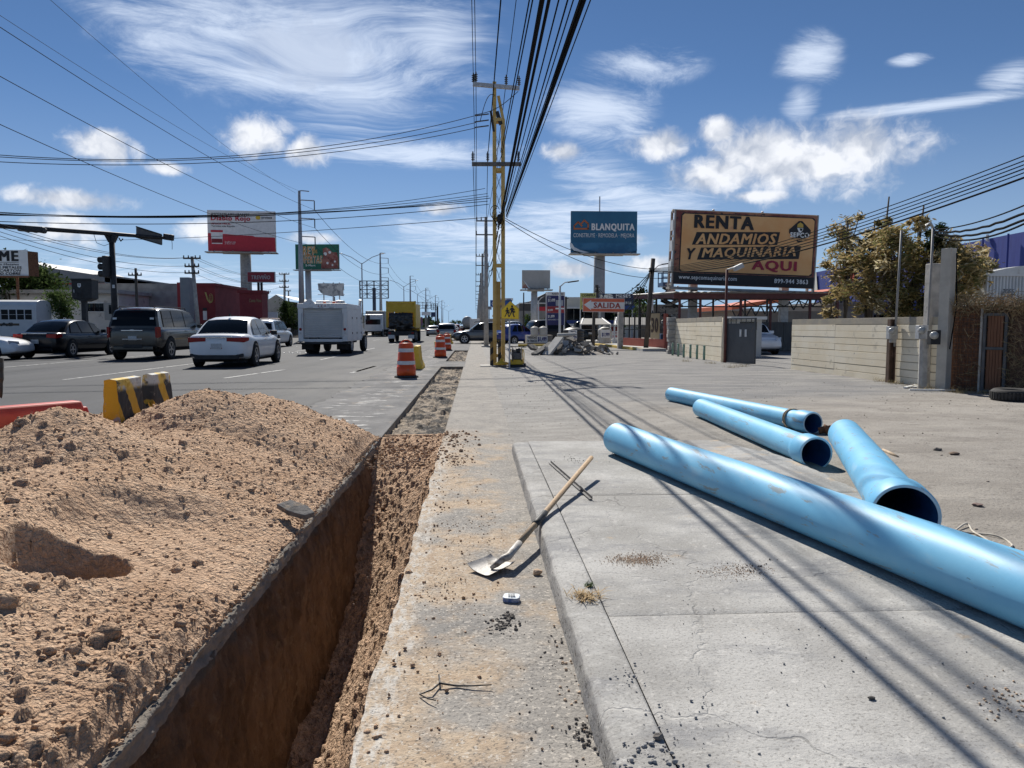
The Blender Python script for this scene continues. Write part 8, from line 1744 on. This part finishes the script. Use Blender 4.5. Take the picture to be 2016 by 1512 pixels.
# --- brush and rebar fence with wooden door, brushwood on top
def brush_fence():
    A, B = GL(1869, 768), GL(2040, 779); A.z = B.z = .08; d = (B-A).normalized(); L = (B-A).length+1.2; M = Matrix((d, Vector((-d.y, d.x, 0)), Vector((0, 0, 1)))).transposed().to_4x4(); M.translation = A; R3 = M.to_3x3().to_4x4(); o = thing('mesh_fence', 'rusty rebar fence backed with dry brush at far right', 'fence', A); rs = random.Random(4); h = 1.66
    MB().box(M @ Vector((L/2, .06, h/2)), (L, .03, h), M=R3).build('backing', mat('brush_back', (.11, .06, .045), (.18, .11, .08), 12, .95, stretch=(6, 6, .5), bump=.8, bscale=40), o)
    for k in range(24): z = .06+k*h/24+rs.uniform(-.015, .015); MB().path([M @ Vector((0, rs.uniform(-.02, .0), z)), M @ Vector((L*.3, rs.uniform(-.03, .01), z+rs.uniform(-.02, .02))), M @ Vector((.62 if z < 1.5 else L*.45, -.01, z+rs.uniform(-.02, .02)))], .007, 5).build('rebar_rod', m_rust, o)
    for k in range(9): u = .05+.6*k/9; MB().tube(M @ Vector((u, -.02, 0)), M @ Vector((u+rs.uniform(-.02, .02), -.02, h)), .006, None, 5).build('rebar_rod', m_rust, o)
    du = ((GL(1937, 772)-A).length, (GL(1982, 774)-A).length); m_dr = mat('door_brown', (.14, .06, .032), (.20, .095, .05), 4, .8, stretch=(12, 12, .6), bump=.4, bscale=20)
    for z0, z1 in ((.06, .82), (.88, 1.46)):
        n = 5
        for k in range(n): u0 = du[0]+.05+(du[1]-du[0]-.1)*k/n; MB().box(M @ Vector((u0+(du[1]-du[0]-.1)/n/2, -.05, (z0+z1)/2)), ((du[1]-du[0]-.1)/n-.006, .02, z1-z0), M=R3).build('door_plank', m_dr, o)
    for u in du: MB().box(M @ Vector((u, -.05, .76)), (.05, .05, 1.5), M=R3).build('door_frame', mat('frame_grey', (.07, .075, .08), (.11, .11, .115), 4, .7), o)
    for z in (.04, .85, 1.49): MB().box(M @ Vector(((du[0]+du[1])/2, -.05, z)), (du[1]-du[0]-.052, .045, .05), M=R3).build('door_rail', MATS['frame_grey'], o)
    MB().tube(M @ Vector((du[0]-.06, -.06, 0)), M @ Vector((du[0]-.06, -.06, 1.62)), .022).build('door_post', m_conc, o)
    # brushwood as one tangled mass
    r2 = np.random.RandomState(3); n = 5200; u = r2.rand(n)*L; top = r2.rand(n) < .45
    z = np.where(top, h+.02+r2.normal(0, .09, n), r2.rand(n)*h); v = np.where(top, r2.normal(0, .12, n), -.02-.08*r2.rand(n))
    keep = top | (u > du[1]) | (r2.rand(n) < .22); keep &= ~((u > du[0]-.02) & (u < du[1]) & (z < 1.42)); u, v, z = u[keep], v[keep], z[keep]; n = len(u)
    dd = r2.normal(0, 1, (n, 3))*np.array([1, .4, .8]); dd /= np.linalg.norm(dd, axis=1)[:, None]; ln = (.06+.20*r2.rand(n))[:, None]; sd = np.cross(dd, r2.normal(0, 1, (n, 3))); sd /= np.linalg.norm(sd, axis=1)[:, None]; sd *= .004
    p = np.stack([u, v, z], 1); Mm = np.array(M); Q = np.stack([p-dd*ln/2-sd, p-dd*ln/2+sd, p+dd*ln/2+sd, p+dd*ln/2-sd], 1).reshape(-1, 3); Q = Q @ Mm[:3, :3].T+Mm[:3, 3]
    b_ = np_mesh('brushwood', Q, np.arange(n*4).reshape(-1, 4), [mat('brush_a', (.22, .15, .09), (.34, .24, .14), 8, .95), mat('brush_b', (.15, .14, .07), (.38, .28, .16), 8, .95)], False, o, r2.randint(0, 2, n)); b_['kind'] = 'stuff'
brush_fence()
# --- corrugated tank wagon
def wagon():
    Y = 19; a = P(1937, 600, Y); o = thing('corrugated_silo', 'grey corrugated metal silo body behind the brush fence', 'silo', (a.x+1.2, Y+1.2, 0)); m_co = mat('silo_metal', (.60, .62, .63), (.68, .70, .70), 3, .5); zt = P(1975, 535, Y).z; W = 3.2; n = 36
    for k in range(n): x0 = a.x+W*k/n; MB().prism([(x0, Y), (x0+W/n*.28, Y-.05), (x0+W/n*.72, Y-.05), (x0+W/n, Y), (x0+W/n, Y+.02), (x0, Y+.02)], 0.1, zt-.06+.03*k/n, 'z').build('rib', m_co, o)
    MB().b2((a.x, Y+.021, .1), (a.x+W, Y+2.4, zt-.05)).build('body', m_co, o); pts = [(a.x-.06+(W+.12)*t, zt-.04+.22*math.sin(min(1, t*2.2)*math.pi/2)) for t in np.linspace(0, 1, 12)]+[(a.x+W+.06, zt-.12), (a.x-.06, zt-.12)]
    MB().prism(pts, Y-.09, Y+2.5, 'y').build('roof', m_white, o); F = Frame(1970, 568, 2000, 582, Y-.06); F.text('2055', 1972, 569, 1996, 578, K_, o, .0, .2, .02); F.rect(1972, 579.5, 2000, 580.3, K_, o, 'underline', 0, .01); F.text('MANTENIMIENTO', 1972, 583, 1996, 586, K_, o, 0, 0, .02)
wagon()
# tyre lying at the right edge
p = GL(1992, 790); o = thing('old_tyre', 'worn black tyre lying flat in the lot at right edge', 'tyre', p); pr_ = [(.20, .02), (.29, .0), (.33, .03), (.345, .08), (.345, .13), (.33, .18), (.29, .21), (.20, .19), (.195, .17), (.26, .15), (.275, .105), (.26, .06), (.195, .04)]
MB().lathe(pr_+[pr_[0]], 40, Matrix.Translation(p+Vector((.1, .1, -.01))), False).build('carcass', m_rubber, o, True)
for k in range(40): a = 2*math.pi*k/40; MB().box(p+Vector((.1+.346*math.cos(a), .1+.346*math.sin(a), .095)), (.012, .03, .12), a).build('tread_block', m_rubber, o)
o = thing('white_plank', 'pale split planks lying at the foot of the service posts', 'planks', GL(1815, 772))
for (a, e) in (((1782, 765), (1812, 758)), ((1790, 769), (1880, 771)), ((1800, 764), (1822, 758))): MB().beam(GL(*a)+Vector((0, 0, .02)), GL(*e)+Vector((0, 0, .03)), .07, .025).build('plank', m_white, o)
# ------------------------------------------------------------------ dry golden bushes behind the wall
GOLD = [(.60, .46, .22), (.46, .34, .15), (.80, .70, .46), (.26, .20, .09), (.25, .25, .10)]
GOLD2 = [(.20, .18, .075), (.32, .26, .10), (.46, .37, .16), (.14, .13, .05)]
bsh = [(1690, 500, 21.5, 46, 95, GOLD, 4200), (1735, 540, 20.5, 60, 85, GOLD, 6500), (1790, 525, 19.5, 62, 110, GOLD, 8000), (1846, 545, 19, 52, 95, GOLD2, 6000), (1900, 540, 18.5, 58, 75, GOLD, 7500), (1950, 520, 19.5, 50, 42, GOLD, 3000), (1740, 462, 21, 30, 26, GOLD2, 1100), (1762, 432, 20.5, 17, 12, GOLD2, 420), (1835, 440, 19.5, 20, 24, GOLD, 900), (1692, 462, 21.5, 22, 28, GOLD, 800), (1868, 470, 18.8, 24, 34, [(.03, .05, .02), (.05, .07, .03), (.08, .09, .04)], 1800), (1660, 600, 22, 28, 45, GOLD, 1600)]
words_ = ['leftmost tall', 'low left', 'broad middle', 'olive shaded', 'broad right', 'far right spreading', 'upper olive', 'highest small', 'top middle', 'top left', 'dark green ivy like', 'small left']
for i, (px, py, Y, rx, rz, cols, n) in enumerate(bsh):
    c = P(px, py, Y); RX, RZ = rx/FPX*Y, rz/FPX*Y
    tree('dry_bush', '%s dry leafy bush behind the long beige wall' % words_[i], (c.x, c.y+.6, 0), c.z+RZ, RX, RZ*.95, int(n*.62), .16, cols, 40+i, max(.3, c.z-RZ), 40 if n > 2000 else 9, 'dry bushes behind the wall', 3.6, (1.3, -.2, .15), .05, .5, 20 if n > 2000 else 6, 'bush', .25, .155)
    bpy.data.objects
tree('far_tree', 'green tree behind the navy payment billboard', (P(1248, 640, 72).x, 72, 0), P(1248, 572, 72).z, 1.6, 1.6, 1800, .3, GR, 61, 2, 14, 'trees behind the shops')
tree('far_tree', 'bare dark tree beside the leaning wooden pole', (P(1262, 640, 60).x, 60, 0), P(1262, 580, 60).z, 1.0, 1.0, 300, .2, GR, 62, 1.8, 12, 'trees behind the shops')
tree('far_tree', 'low green tree left of the grey billboard column', (P(1045, 640, 78).x, 78, 0), P(1045, 622, 78).z, .9, .8, 900, .22, GR, 63, .8, 10, 'trees behind the shops')
